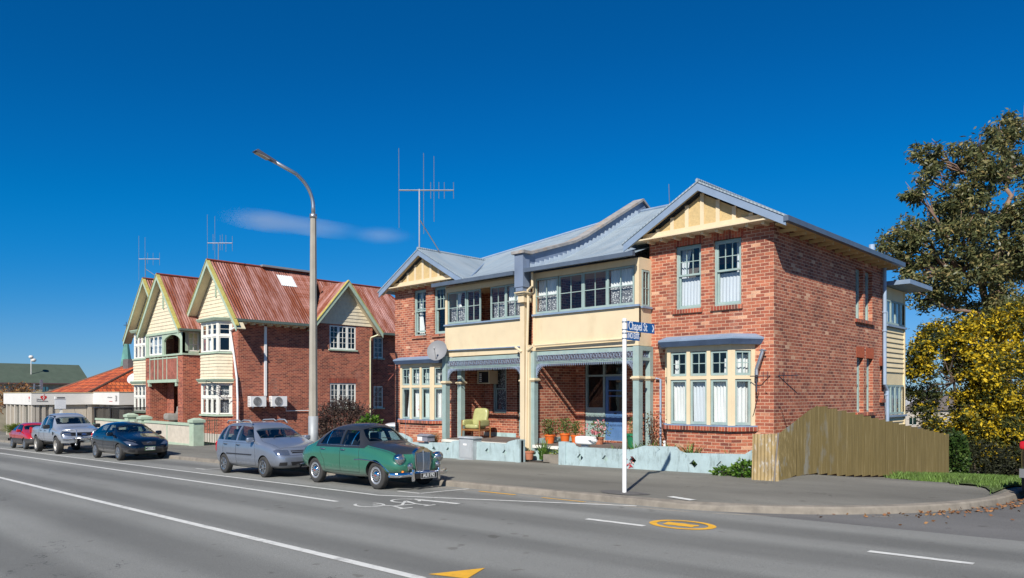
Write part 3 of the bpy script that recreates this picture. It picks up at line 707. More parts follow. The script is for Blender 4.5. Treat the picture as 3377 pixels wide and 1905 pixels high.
mb.fbox(FV, -19.62, -15.8, .0, .07, 4.25, 4.30); mb.fbox(FV, -15.46, -11.5, .0, .07, 4.29, 4.345); mb.box(-11.54, -11.47, 17.02, 17.5, 4.25, 4.30)
mb.tube([(-19.6, 16.86, 3.40), (-15.82, 16.86, 3.37)], .022, 6); build_each(mb, 'ledge', BLUEP, B)
def casement(a, b, z0, z1, curtain=None, cm=None, n=-.02, cols=2):
    mf, mg = MB(), MB(); light(mf, mg, FV, a, b, z0, z1, n, .05, cols, 2, .022)
    o = mf.build('balcony_window', GREENP, B); mg.build('pane', GLASS, o)
    if curtain:
        mc = MB()
        if 'r' in curtain: drape(mc, FV, a+.03, b-.03, (z0+z1)/2-.05, z1-.04, n-.14)
        if 'f' in curtain: drape(mc, FV, a+.25, b-.03, z0, z1, n-.14)
        if 'c' in curtain: drape(mc, FV, a+(b-a)*.3, a+(b-a)*.62, z0+.4, z1, n-.16, gather=.6)
        if mc.v: mc.build('curtain', CURT, o, smooth=True)
        if 'l' in curtain:
            mc = MB(); drape(mc, FV, a+.05, b-.03, z0+.02, z0+(z1-z0)*.52, n-.12, amp=.01); mc.build('curtain', LACE, o, smooth=True)
casement(-15.40, -14.47, 4.36, 5.44, 'rl'); casement(-14.45, -13.54, 4.36, 5.44, None, n=-.05); casement(-13.53, -12.66, 4.36, 5.44, None, n=-.05); casement(-12.64, -11.72, 4.36, 5.44, 'rl')
casement(-19.49, -18.56, 4.32, 5.40, 'cl'); casement(-18.55, -17.88, 4.32, 5.40, None, n=-.05); casement(-17.40, -16.70, 4.32, 5.40, 'l', n=-.05); casement(-16.68, -15.86, 4.32, 5.40, 'rl')
mf, mg = MB(), MB(); fx = Fr((-11.55, 0, 0), Y, X); light(mf, mg, fx, 17.08, 17.44, 4.30, 5.30, .03, .045, 2, 2, .02); o = mf.build('balcony_window', GREENP, B); mg.build('pane', GLASS, o)
mc = MB(); drape(mc, fx, 17.1, 17.44, 4.3, 5.3, -.1); mc.build('curtain', cloth_mat('brown_curtain', (.12, .085, .06)), o, smooth=True)
# ---- verandah: posts, beams, iron lace downstairs
LACEM = M('lace_iron', (.22, .28, .38), .55, var=.15, scale=6, bmp=0)
mb = MB()
for a, b, zo in ((-19.62, -15.82, -.05), (-15.46, -11.46, 0)):
    mb.fbox(FV, a, b, -.1, -.005, 3.08+zo, 3.2+zo); mb.fbox(FV, a+.1, b-.05, -.09, -.02, 2.81+zo, 2.895+zo)
mb.box(-11.56, -11.47, YV+.1, YB-.1, 3.08, 3.2); mb.box(-11.56, -11.48, YV+.1, YB-.1, 2.81, 2.895); build_each(mb, 'verandah_beam', GREENP, B)
def vpost(x, y, w_, z0, z1, cap):
    m = MB(); m.box(x-w_/2, x+w_/2, y-w_/2, y+w_/2, z0, z1)
    o = m.build('verandah_post', GREENP, B)
    if cap:
        c = MB(); k = w_/2; 
        for e, za, zb in ((.02, cap-.09, cap-.05), (.055, cap-.05, cap-.01), (.03, cap-.01, cap+.02)): c.box(x-k-e, x+k+e, y-k-e, y+k+e, za, zb)
        c.build('post_cap', CREAM, o)
vpost(-19.51, 16.9, .19, .2, 3.2, 2.32); vpost(-19.5, 17.6, .19, .2, 3.2, 2.32); vpost(-15.37, 16.9, .17, .1, 3.2, 2.36); vpost(-11.55, 16.9, .19, .2, 3.2, 2.36); vpost(-11.55, 17.46, .15, .2, 3.2, 2.36); vpost(-15.86, 16.93, .1, .2, 3.2, 2.34)
def lace(name, segs, r=.006):
    m = MB()
    for s in segs: m.tube(s, r, 4, cap=False)
    return m.build(name, LACEM, B)
def frieze(P, L, z0, z1, cell=.20):
    n = max(1, round(L/cell)); c = L/n; zm = (z0+z1)/2; h = (z1-z0)/2; out = []
    for i in range(n):
        u = c*(i+.5); s = 1 if i % 2 else -1
        out.append([P(u+.36*c*math.cos(t), zm+.55*h*math.sin(t)) for t in lin(0, 6.283, 10)])
        out.append([P(u-.5*c+c*t, zm+s*h*.95*math.sin(6.283*t)) for t in lin(0, 1, 9)]); out.append([P(u-.5*c+c*t, zm-s*h*.95*math.sin(6.283*t)) for t in lin(0, 1, 9)])
        out.append([P(u+.15*c*math.cos(t), zm+.22*h*math.sin(t)) for t in lin(0, 6.283, 6)])
    out += [[P(0, z0), P(L, z0)], [P(0, z1), P(L, z1)]]
    return out
def fringe(P, L, z, drop=.075, pitch=.075):
    out = []; n = int(L/pitch)
    for i in range(n): u = L*(i+.5)/n; out.append([P(u, z), P(u, z-drop)]); out.append([P(u-.02, z-drop*.55), P(u, z-drop*.8), P(u+.02, z-drop*.55)])
    out.append([P(0, z-.02), P(L, z-.02)]); return out
def bracket(P, s, z, r=.46):
    """quarter arch of lace: P(u,z), u measured from the post in direction s"""
    out = []; arc = [(s*(r-r*math.sin(t)*1.0), z-r+r*math.cos(t)*1.0) for t in lin(0, R(90), 12)]
    arc = [(s*(r*(1-math.sin(t))), z-r*(1-math.cos(t))) for t in lin(0, R(90), 12)]
    out.append([P(*p) for p in arc]); out.append([P(p[0]*.86, z-(z-p[1])*.9) for p in arc])
    for p in arc[1:-1]: out.append([P(p[0], p[1]), P(p[0]*.45, z-(z-p[1])*.25)]); out.append([P(p[0]+s*.03, p[1]-.035), P(p[0], p[1])])
    for k in range(5): q = arc[2+2*k]; cx, cz = q[0]*.55, z-(z-q[1])*.5; out.append([P(cx+.05*math.cos(t), cz+.05*math.sin(t)) for t in lin(0, 6.283, 7)])
    return out
for a, b, zo in ((-19.42, -15.9, -.05), (-15.28, -11.65, 0)):
    P_ = lambda u, z, a=a: Vector((a+u, 16.9, z)); Q_ = lambda u, z, b=b: Vector((b+u, 16.9, z))
    lace('lace_frieze', frieze(P_, b-a, 2.90+zo, 3.07+zo))
    lace('lace_fringe', fringe(P_, b-a, 2.805+zo)); lace('lace_bracket', bracket(P_, 1, 2.8+zo)); lace('lace_bracket', bracket(Q_, -1, 2.8+zo))
P_ = lambda u, z: Vector((-11.53, 17.0+u, z)); lace('lace_frieze', frieze(P_, .38, 2.90, 3.07)); lace('lace_bracket', bracket(P_, 1, 2.8, .33))
P_ = lambda u, z: Vector((-19.5, 17.0+u, z-.05)); lace('lace_bracket', bracket(P_, 1, 2.8, .4))
# deck, doors, porch windows
mb = MB(); mb.box(-19.65, -15.6, 16.85, YP, .26, .36); mb.box(-15.4, -11.5, 16.85, YP, .26, .36); build_each(mb, 'porch_floor', WOODDK, B)
mb = MB(); mb.box(-19.65, -15.65, 16.80, 16.849, .24, .33); mb.box(-15.35, -11.5, 16.80, 16.849, .24, .33); build_each(mb, 'porch_edge', WHITEP, B)
mb = MB(); mb.box(-19.6, -11.5, 16.9, 17.1, -1, .24); mb.box(-15.38, -15.36, 17.1, YP, .36, .52); mb.box(XLR, -18.1, 18.93, 18.949, .36, .5); mb.build('porch_base', PALEBLUE, B)
mb = MB(); mb.box(-14.6, -13.7, 16.45, 16.8, -.3, .1); mb.build('step', CONC, B)
FP = Fr((0, YP, 0), X, -Y)
sash_window(B, FP, -19.28, -18.6, 1.22, 2.94, GREENP, rec=.05, curtain='half+full', cmat=LACE, tc=1, tr=1)
def door(parent, a, b, z0, z1, side=None):
    o = MB(); o.fbox(FP, a-.07, a, -.1, -.02, z0, z1+.45); o.fbox(FP, b, b+.07, -.1, -.02, z0, z1+.45); o.fbox(FP, a, b, -.1, -.021, z1, z1+.06); o.fbox(FP, a, b, -.1, -.021, z1+.39, z1+.45)
    g = MB(); g.face([FP.P(a, -.06, z1+.06), FP.P(b, -.06, z1+.06), FP.P(b, -.06, z1+.39), FP.P(a, -.06, z1+.39)])
    if side:
        s0 = side; o.fbox(FP, s0-.07, s0, -.1, -.02, z0, z1+.45); o.fbox(FP, s0, a-.07, -.1, -.021, z1, z1+.06); o.fbox(FP, s0, a-.07, -.1, -.021, z1+.39, z1+.45)
        o.fbox(FP, s0, a-.07, -.08, -.03, z0, z0+1.0); o.fbox(FP, s0, a-.07, -.1, -.015, z0+1.0, z0+1.06)
        for i in range(4): u = s0+.08+i*.11; o.fbox(FP, u-.006, u+.006, -.03, -.022, z0+.12, z0+.92)
        g.face([FP.P(s0, -.06, z0+1.06), FP.P(a-.07, -.06, z0+1.06), FP.P(a-.07, -.06, z1), FP.P(s0, -.06, z1)])
        g.face([FP.P(s0, -.06, z1+.06), FP.P(a-.07, -.06, z1+.06), FP.P(a-.07, -.06, z1+.39), FP.P(s0, -.06, z1+.39)])
    fo = o.build('door_frame', GREENP, parent); g.build('pane', GLASS, fo)
    d = MB(); w_ = b-a
    d.fbox(FP, a+.01, a+.12, -.09, -.05, z0, z1); d.fbox(FP, b-.12, b-.01, -.09, -.05, z0, z1)
    d.fbox(FP, a+.12, b-.12, -.09, -.051, z0, z0+.95); d.fbox(FP, a+.12, b-.12, -.09, -.051, z1-.12, z1)
    for q in (.62, .45): d.fbox(FP, a+.12, b-.12, -.09, -.052, z1-q-.02, z1-q+.02)
    for i in range(5): u = a+.2+i*(w_-.4)/4; d.fbox(FP, u-.012, u+.012, -.051, -.044, z0+.15, z0+.85)
    do = d.build('door', DOORB, parent)
    g = MB(); g.face([FP.P(a+.12, -.07, z0+.95), FP.P(b-.12, -.07, z0+.95), FP.P(b-.12, -.07, z1-.12), FP.P(a+.12, -.07, z1-.12)]); g.build('pane', GLASS, do)
    h = MB(); h.blob(FP.P(b-.07, .0, z0+1.0), (.03, .03, .03)); h.fbox(FP, (a+b)/2-.05, (a+b)/2+.05, -.052, -.04, z0+.86, z0+.9); h.build('handle', BLACKM, do)
door(B, -14.22, -13.42, .40, 2.45, side=-14.92); door(B, -17.9, -17.1, .38, 2.4)
# downpipes
mb = MB(); mb.tube([(-7.9, 25.42, 6.0), (-7.9, 25.42, 2.2), (-7.88, 25.62, 2.0), (-7.88, 25.62, -1)], .055, 10); mb.tube([(-8.3, 25.45, 6.0), (-8.3, 25.45, 6.75)], .09, 10)
for z in (4.5, 3.9, 1.85): mb.tube([(-7.9, 25.42 if z > 2 else 25.62, z), (-7.9, 25.42 if z > 2 else 25.62, z+.05)], .075, 10)
mb.build('downpipe', M('pipe_blue', (.28, .36, .47), .45, var=.08), B)
mb = MB(); mb.box(-15.80, -15.62, 16.72, 16.86, -.1, 4.72); mb.box(-15.57, -15.43, 16.74, 16.86, -.1, 3.4); mb.box(-15.83, -15.4, 16.7, 16.87, -.15, -.02)
mb.tube([(-15.30, 16.74, 5.62), (-15.30, 16.74, 5.2), (-15.5, 16.74, 5.08), (-15.52, 16.74, 4.9)], .04, 8); mb.tube([(-15.45, 16.72, 4.9), (-15.5, 16.72, 3.4), (-15.55, 16.72, .1)], .04, 8)
mb.tube([(-15.25, 16.72, 3.36), (-15.5, 16.72, 3.22)], .04, 8); mb.tube([(-16.0, 16.72, 3.36), (-15.72, 16.72, 3.2)], .04, 8); mb.tube([(-15.25, 16.8, 3.38), (-11.6, 16.8, 3.42)], .035, 8)
mb.build('drain_pilaster', CREAM, B)
mb = MB(); mb.tube([(-11.2, 17.48, .1), (-11.2, 17.48, 2.3), (-11.35, 17.48, 2.32)], .028, 8); mb.build('downpipe', M('pipe_blue', (.2, .2, .2)), B)
mb = MB(); mb.box(-11.05, -10.88, 17.38, YB-.002, .3, .62); mb.box(-10.87, -10.70, 17.38, YB-.002, .3, .62); build_each(mb, 'meter_box', WHITEPL, B)
# rear weatherboard lean-to
mb = MB(); ya, yb = 25.78, 27.75
zs = lin(-1.6, 1.15, 16)+lin(1.15, 2.95, 1)[1:]; xw = -8.02
def boards(z0, z1, n):
    for i in range(n):
        a = z0+(z1-z0)*i/n; b = z0+(z1-z0)*(i+1)/n
        mb.hexa([(xw-.03, ya, a), (xw+.045, ya, a), (xw+.045, yb, a), (xw-.03, yb, a), (xw-.03, ya, b), (xw+.006, ya, b), (xw+.006, yb, b), (xw-.03, yb, b)])
boards(-2.2, 1.12, 20); boards(2.62, 4.1, 9)
mb.box(xw-.03, xw+.03, ya, yb, 1.12, 1.2); mb.box(xw-.03, xw+.012, ya, yb, 2.2, 2.62); mb.box(xw-.03, xw+.03, ya, yb, 5.0, 5.4); mb.box(xw-.06, xw+.06, yb-.08, yb+.02, -2.2, 5.4)
mb.box(-11, xw-.04, yb-.06, yb, -2.2, 5.4); mb.build('weatherboards', M('board_cream', (.68, .56, .34), .6, var=.06), B)
for z0, z1, lab in ((1.2, 2.2, 0), (4.18, 5.0, 1)):
    mf, mg = MB(), MB()
    for i in range(4): light(mf, mg, FS, ya+.1+i*.46, ya+.1+(i+1)*.46, z0+.02, z1-.01, .02, .05)
    o = mf.build('window', GREENP, B); mg.build('pane', GLASS, o); mc = MB(); drape(mc, FS, ya+.2, yb-.1, z0, z1, -.15); mc.build('curtain', CURT, o, smooth=True)
mb = MB(); mb.box(xw+.0, xw+.11, ya, yb+.05, 1.13, 1.195); mb.box(xw, xw+.11, ya, yb+.05, 4.11, 4.175); mb.box(-11.2, -7.25, ya, yb+.5, 5.42, 5.56); build_each(mb, 'lean_to_trim', BLUEP, B)
# ================================================================ GABLED BRICK HOUSE next door
A = thing('gabled_brick_house', 'red brick house with three steep shingled gables and rusty iron roof', 'house', (-45.4, 18.3, -.8))
YA, XA, YAB = 18.3, -38.05, 17.6
FA = Fr((0, YA, 0), X, -Y); FAS = Fr((XA, 0, 0), Y, X)
SHING = M('cream_shingle', (.66, .58, .42), .8, var=.1, scale=5, bmp=.25, stain=(.40, .33, .22), stain_amt=.5, stain_scale=4, stretch=(1, 1, .4))
MINT = M('mint_paint', (.36, .45, .34), .6, var=.12, scale=4, bmp=.1, stain=(.44, .45, .36), stain_amt=.5)
MOSS = M('mossy_barge', (.40, .34, .09), .9, var=.25, scale=6, bmp=.4, stain=(.30, .33, .2), stain_amt=.6)
RUST = roof_iron('rusty_iron', srgb(178, 134, 126), pitch=.15, stain=srgb(124, 62, 36), amt=1, strength=1.0)
RUST.node_tree.nodes['Principled BSDF'].inputs['Roughness'].default_value = .85
PLAINCR = M('cream_plaster', (.58, .50, .34), .8, var=.08)
sW = [(23.91, 25.77, 4.55, 5.98), (23.94, 25.77, 1.06, 2.55)]
mb = MB()
mb.wall(FA, -44.2, XA, -2, 5.9, [(-41.9, -38.9, .75, 2.55), (-41.9, -38.9, 4.15, 5.85)], .2)
mb.wall(FA, -52.8, -46.6, -2, 5.9, [(-51.8, -48.6, .75, 2.55), (-51.8, -48.6, 4.15, 5.85)], .2)
mb.wall(FAS, YA, 26.96, -3, 6.05, sW, .12)
XAR = -39.6; FAR = Fr((XAR, 0, 0), Y, X); rW = [(28.15, 28.9, 4.22, 5.6), (28.15, 28.9, 1.0, 2.42)]
mb.wall(FAR, 26.96, 36, -3, 6.0, rW, .12)
mb.face([(XAR, 26.96, -3), (XA, 26.96, -3), (XA, 26.96, 6.05), (XAR, 26.96, 6.05)])
mb.face([(-52.8, 36, -3), (-52.8, YA, -3), (-52.8, YA, 6), (-52.8, 36, 6)]); mb.face([(-52.8, 36, -3), (XAR, 36, -3), (XAR, 36, 6), (-52.8, 36, 6)])
# porch block: brick piers and the room above
YPF = 17.3; xl, xr = -48.4, -42.75
mb.box(xl, xl+.72, YPF, YA, -2, 4.14); mb.box(xr-.74, xr, YPF, YA, -2, 4.14); mb.box(xl+.72, xr-.74, YPF+.06, YPF+.3, 2.62, 4.14)
mb.face([(xl, 19.6, -1), (xr, 19.6, -1), (xr, 19.6, 2.7), (xl, 19.6, 2.7)]); mb.face([(xl+.7, YA, -1), (xl+.7, 19.6, -1), (xl+.7, 19.6, 2.7), (xl+.7, YA, 2.7)]); mb.face([(xr-.7, 19.6, -1), (xr-.7, YA, -1), (xr-.7, YA, 2.7), (xr-.7, 19.6, 2.7)])
mb.build('wall', BRICK_A, A)
interior_box(A, -52.6, XAR-.2, YA+.1, 24, -.5, 5.9, (.2, 3.2))
mb = MB(); mb.box(xl+.7, xr-.7, YPF+.3, 19.6, 2.7, 2.76); mb.box(xl, xr, YPF+.02, 19.6, -.5, .05); build_each(mb, 'porch_floor', CONCL, A)
mb = MB(); mb.fbox(FAS, 23.85, 25.85, -.1, .004, 2.55, 2.86); mb.build('window_arch', brick_mat('brick_soldier_red', [(0, srgb(120, 50, 40)), (1, srgb(166, 76, 56))], srgb(150, 108, 84), vertical=True), A)
mb = MB(); mb.prism([(-41.5, YA, -2), (-41.0, 17.5, -2), (-38.95, 17.5, -2), (-38.6, YA, -2)], (0, 0, 1.75)); mb.box(-38.5, XA+.03, YA-.03, YA, -2, -.3); mb.fbox(FAS, YA, 26.9, 0, .03, -3, -.45); build_each(mb, 'footing', CONCL, A)
# bays: windows upstairs and down, shingles between
def bay_a(xa, xb, s, z0, zt, z1):
    return bay(A, xa, xb, YAB, YA, s, z0, zt, z1, z1+.14, z1+.2, 3, [('full', LACE), ('full', LACE), ('full', LACE), ('full', LACE), ('full', LACE)] if z0 < 2 else [None, ('lowl', CURT)], cols2=1, timber=WHITEP, sashm=WHITEP, base=False, hood=MINT, hoodd=MINT)
for xa, xb in ((-41.05, -39.05), (-51.3, -49.3)):
    for z0, zt, z1 in ((.80, 1.72, 2.42), (4.2, 5.05, 5.72)): bay_a(xa, xb, .32, z0, zt, z1)
    pg = lambda o_: [(xa-.32-o_, YA, 0), (xa-o_*.5, YAB-o_, 0), (xb+o_*.5, YAB-o_, 0), (xb+.32+o_, YA, 0)]
    mb = MB(); n_ = 9
    for i in range(n_):                               # courses of shingles, each lapping the one below
        za, zb_ = 2.50+(4.08-2.50)*i/n_, 2.50+(4.08-2.50)*(i+1)/n_; o1 = .05+.10*max(0, 1-i/2.0)
        lo = [(p[0], p[1], za) for p in pg(o1)]; hi = [(p[0], p[1], zb_) for p in pg(.02+.10*max(0, 1-(i+1)/2.0))]
        for q in range(3): mb.face([lo[q], lo[q+1], hi[q+1], hi[q]])
        mb.face([(p[0], p[1], za) for p in pg(o1)][::-1])
    mb.build('shingle_panel', SHING, A)
    mb = MB()
    for z in (.70, 4.09): mb.prism([(p[0], p[1], z) for p in pg(.1)], (0, 0, .09))
    build_each(mb, 'sill', MINT, A)
    mb = MB(); mb.prism([(p[0], p[1], -2) for p in pg(.0)], (0, 0, 2.69)); mb.build('bay_base', BRICK_A, A)
# gables with shingles, barge boards and slit vents
def gable_a(xc, yb, yw, zpk, hw, slope, zb, yback, lcut=None):
    zt = zpk-hw*slope
    mbs = MB(); n_ = int((zpk-.15-zb)/.2)
    for i in range(n_):
        za, zc = zb+(zpk-.1-zb)*i/n_, zb+(zpk-.1-zb)*(i+1)/n_; wa, wc = (zpk-.1-za)/slope, (zpk-.1-zc)/slope
        mbs.face([(xc-wa, yw-.035, za), (xc+wa, yw-.035, za), (xc+wc, yw-.01, zc), (xc-wc, yw-.01, zc)]); mbs.face([(xc-wa, yw, za), (xc+wa, yw, za), (xc+wa, yw-.035, za), (xc-wa, yw-.035, za)])
    mbs.build('gable_face', SHING, A)
    mv = MB(); mv.box(xc-.07, xc+.07, yw-.08, yw-.03, zpk-2.0, zpk-.95)
    for i in range(9): z = zpk-1.93+i*.11; mv.box(xc-.05, xc+.05, yw-.1, yw-.079, z, z+.05)
    mv.build('vent', MINT, A)
    mg, my, mf = MB(), MB(), MB()
    for s in (-1, 1):
        h = hw if not (lcut and s < 0) else lcut; z2 = zpk-h*slope
        mg.prism([(xc, yb, zpk), (xc, yb, zpk-.3), (xc+s*h, yb, z2-.3), (xc+s*h, yb, z2)], (0, .05, 0))
        my.prism([(xc, yb-.03, zpk+.06), (xc, yb-.03, zpk), (xc+s*(h+.03), yb-.03, z2), (xc+s*(h+.03), yb-.03, z2+.06)], (0, .2, 0))
        mf.prism([(xc, yb+.051, zpk-.12), (xc, yb+.051, zpk-.16), (xc+s*h, yb+.051, z2-.16), (xc+s*h, yb+.051, z2-.12)], (0, yw-yb-.1, 0))
    build_each(mg, 'barge_board', MINT, A); build_each(my, 'barge_capping', MOSS, A); build_each(mf, 'gable_soffit', PLAINCR, A)
S1 = 1.085
gable_a(-40.64, 17.72, YA, 9.32, 3.55, S1, 5.95, 24.4)
gable_a(-45.5, 16.85, YPF, 8.97, 3.15, S1, 5.55, 24)
gable_a(-50.16, 17.72, YA, 9.32, 3.55, S1, 5.95, 24.4)
def slope_roof(name, ridge, eave, n=1):               # corrugated sheet: real waves across the run
    a, b = Vector(ridge[0]), Vector(ridge[1]); c, d = Vector(eave[0]), Vector(eave[1])
    nrm = (b-a).cross(c-a).normalized(); nrm = nrm if nrm.z > 0 else -nrm
    L = max((b-a).length, (d-c).length); k = int(L/.15)*8; m = MB()
    m.grid(lambda u, v: a.lerp(b, u).lerp(c.lerp(d, u), v)+nrm*(.011*math.sin(u*k/8*6.2832)), k, 2, flip=(b-a).cross(c-a).z < 0)
    return m.build(name, RUST, A, smooth=True)
def pitch(xc, zpk, y0, y1, hr, hl, slope=S1):
    slope_roof('roof', [(xc, y0, zpk), (xc, y1, zpk)], [(xc+hr, y0, zpk-hr*slope), (xc+hr, y1, zpk-hr*slope)])
    slope_roof('roof', [(xc, y0, zpk), (xc, y1, zpk)], [(xc-hl, y0, zpk-hl*slope), (xc-hl, y1, zpk-hl*slope)])
    m = MB(); m.tube([(xc, y0, zpk+.03), (xc, y1, zpk+.03)], .07, 8); m.build('ridge_capping', M('rust_cap', srgb(120, 54, 36), .8, var=.25, scale=6), A)
pitch(-40.64, 9.32, 17.72, 22.45, 3.22, 3.5)
slope_roof('roof', [(-40.64, 22.45, 9.32), (-40.64, 24.4, 9.32)], [(-37.42, 22.45, 9.32-3.22*S1), (-40.2, 24.4, 8.85)])
slope_roof('roof', [(-40.64, 22.45, 9.32), (-40.64, 24.4, 9.32)], [(-44.14, 22.45, 5.52), (-44.14, 24.4, 5.52)])
m = MB(); m.tube([(-40.64, 22.45, 9.35), (-40.64, 24.4, 9.35)], .07, 8); m.tube([(-42, 24.4, 9.23), (-42, 30.4, 9.23), (-39.05, 33.6, 5.9)], .07, 8); m.build('ridge_capping', M('rust_cap', (0, 0, 0)), A)
pitch(-45.5, 8.97, 16.85, 24.0, 3.2, 3.2); pitch(-50.16, 9.32, 17.72, 24.4, 3.5, 3.3)
# rear range: ridge set back, with a hipped end
slope_roof('roof', [(-42, 24.4, 9.2), (-42, 30.4, 9.2)], [(-39.05, 24.4, 5.86), (-39.05, 33.6, 5.86)])
slope_roof('roof', [(-42, 24.4, 9.2), (-42, 30.4, 9.2)], [(-45, 24.4, 5.86), (-45, 33.6, 5.86)])
mb = MB(); mb.face([(-42, 30.4, 9.2), (-39.05, 33.6, 5.86), (-45, 33.6, 5.86)]); mb.face([(-40.64, 24.4, 9.3), (-44, 24.4, 5.7), (-39.6, 24.4, 8.2)]); mb.face([(-44, 24, 6), (-52.8, 24, 6), (-52.8, 36, 6), (-44, 36, 6)]); mb.build('roof', RUST, A)
# side gable over the side windows
yg = 24.88; zg = 8.62; hg = 2.5; sg = 1.19
for s in (-1, 1):
    slope_roof('side_gable_roof', [(-37.5, yg, zg), (-40.3, yg, zg-.05)], [(-37.5, yg+s*hg, zg-hg*sg), (-37.5-.9, yg+s*hg, zg-hg*sg)])
m1, m2, m3, m4 = MB(), MB(), MB(), MB()
for s in (-1, 1):
    zt = zg-hg*sg
    m1.prism([(-37.5, yg, zg), (-37.5, yg, zg-.28), (-37.5, yg+s*hg, zt-.28), (-37.5, yg+s*hg, zt)], (-.05, 0, 0))
    m2.prism([(-37.47, yg, zg+.06), (-37.47, yg, zg), (-37.47, yg+s*hg, zt), (-37.47, yg+s*hg, zt+.06)], (-.2, 0, 0))
    m3.prism([(-37.56, yg, zg-.1), (-37.56, yg, zg-.14), (-37.56, yg+s*hg, zt-.14), (-37.56, yg+s*hg, zt-.1)], (XA+37.58, 0, 0))
n_ = 12
for i in range(n_):
    za, zc = 6.05+(zg-.1-6.05)*i/n_, 6.05+(zg-.1-6.05)*(i+1)/n_; wa, wc = (zg-.1-za)/sg, (zg-.1-zc)/sg
    m4.face([(XA+.04, yg-wa, za), (XA+.04, yg+wa, za), (XA+.012, yg+wc, zc), (XA+.012, yg-wc, zc)]); m4.face([(XA, yg-wa, za), (XA, yg+wa, za), (XA+.04, yg+wa, za), (XA+.04, yg-wa, za)])
build_each(m1, 'barge_board', MINT, A); build_each(m2, 'barge_capping', MOSS, A); build_each(m3, 'gable_soffit', PLAINCR, A); m4.build('gable_face', SHING, A)
GUTA = M('gutter_green', (.10, .13, .11), .5, var=.15)
mb = MB(); mb.box(-37.5, -37.36, 17.75, 22.45, 5.74, 5.88); mb.box(-39.1, -38.96, 27.5, 33, 5.72, 5.86); mb.box(-42.3, -42.18, 16.9, 18.3, 5.48, 5.6); build_each(mb, 'gutter', GUTA, A)
mb = MB(); mb.box(XA+.002, -37.5, 17.9, 22.4, 5.72, 5.76)
for i in range(9): y = 18.5+i*.5; mb.box(XA+.003, -37.55, y-.04, y+.04, 5.62, 5.719)
mb.build('soffit', PLAINCR, A)
# side windows: three casements of small panes
def casements(fr, u0, u1, z0, z1, n_, cols, rows, curtain, cm=LACE):
    mf, mg = MB(), MB(); st = (u1-u0)/n_
    mf.fbox(fr, u0-.03, u1+.03, -.12, -.09, z0-.02, z1+.02)if False else None
    for i in range(n_): light(mf, mg, fr, u0+i*st, u0+(i+1)*st, z0, z1, -.03, .075, cols, rows, .026)
    o = mf.build('window', WHITEP, A); mg.build('pane', GLASS, o)
    if curtain: mc = MB(); drape(mc, fr, u0+.05, u1-.05, z0, z1, -.2); mc.build('curtain', cm, o, smooth=True)
    ms = MB(); ms.fbox(fr, u0-.1, u1+.1, -.05, .07, z0-.08, z0-.002); ms.build('sill', MINT, o)
casements(FAS, 23.93, 25.75, 4.56, 5.97, 3, 2, 4, False); casements(FAS, 23.96, 25.75, 1.07, 2.54, 3, 2, 4, True)
for a, b, c, d in rW: casements(FAR, a+.01, b-.01, c+.01, d-.01, 1, 2, 4, True)
# the porch room upstairs: windows, arch and herringbone panel
FPF = Fr((0, YPF, 0), X, -Y)
mb = MB()
for u in (xl+.72, xl+1.45, xl+2.0, xl+2.75, xl+3.35, xr-.78): mb.fbox(FPF, u-.035, u+.035, -.05, .03, 2.75, 4.1)
mb.fbox(FPF, xl+.7, xr-.74, -.05, .031, 3.98, 4.06); mb.fbox(FPF, xl+.55, xr-.62, -.05, .12, 2.58, 2.76)
for u in (xl+.72, xr-.80): mb.fbox(FPF, u-.1, u+.1, -.05, .10, 2.36, 2.58)
mb.box(xl-.05, xr+.06, YPF-.06, YA, 4.14, 4.24); mb.box(xl-.03, xr+.03, YPF-.05, YPF+.1, 5.45, 5.6)
for a, b in ((xl, xl+.45), (xl+2.55, xl+2.85), (xr-.45, xr)): mb.box(a, b, YPF, YPF+.12, 4.24, 5.5)
mb.box(xr-.12, xr, YPF+.01, YA, 4.24, 4.36); mb.box(xr-.12, xr, YPF, YPF+.3, 4.24, 5.5); mb.box(xr-.12, xr, YA-.1, YA, 4.24, 5.5); mb.box(xr-.14, xr+.03, YPF, YA, 5.45, 5.6)
na = 10; x0, x1 = xl+2.85, xr-.45                      # the arched head
for i in range(na):
    ta, tb = i/na, (i+1)/na; h = lambda t: 5.05+.32*math.sin(math.pi*t)**.7
    mb.hexa([(x0+(x1-x0)*ta, YPF, h(ta)), (x0+(x1-x0)*tb, YPF, h(tb)), (x0+(x1-x0)*tb, YPF+.1, h(tb)), (x0+(x1-x0)*ta, YPF+.1, h(ta)), (x0+(x1-x0)*ta, YPF, 5.46), (x0+(x1-x0)*tb, YPF, 5.46), (x0+(x1-x0)*tb, YPF+.1, 5.46), (x0+(x1-x0)*ta, YPF+.1, 5.46)])
mb.build('porch_trim', MINT, A)
mb = MB(); mb.fbox(FPF, xl+.76, xr-.8, -.05, .012, 2.78, 3.98); mb.build('herringbone_panel', brick_mat('brick_herring', [(0, srgb(110, 50, 42)), (1, srgb(160, 82, 66))], srgb(172, 130, 110), bw=.16, rh=.05, vertical=True), A)
mf, mg = MB(), MB()
for i in range(3): light(mf, mg, FPF, xl+.5+i*.68, xl+.5+(i+1)*.68, 4.27, 5.43, -.03, .07, 1, 2, .03)
o = mf.build('window', WHITEP, A); mg.build('pane', GLASS, o); mc = MB(); drape(mc, FPF, xl+.5, xl+2.5, 4.27, 5.4, -.2); mc.build('curtain', NET, o, smooth=True)
fx = Fr((xr-.02, 0, 0), Y, X); mf, mg = MB(), MB(); light(mf, mg, fx, YPF+.3, YA-.1, 4.36, 5.45, -.02, .05, 2, 3, .025); o = mf.build('window', WHITEP, A); mg.build('pane', GLASS, o)
mb = MB(); mb.box(xl+2.6, xr-.1, YA-.05, YA+.0, 4.2, 5.6); mb.box(xl, xr, YPF+.1, YA, 5.6, 5.64); mb.build('porch_wall', PLAINCR, A)
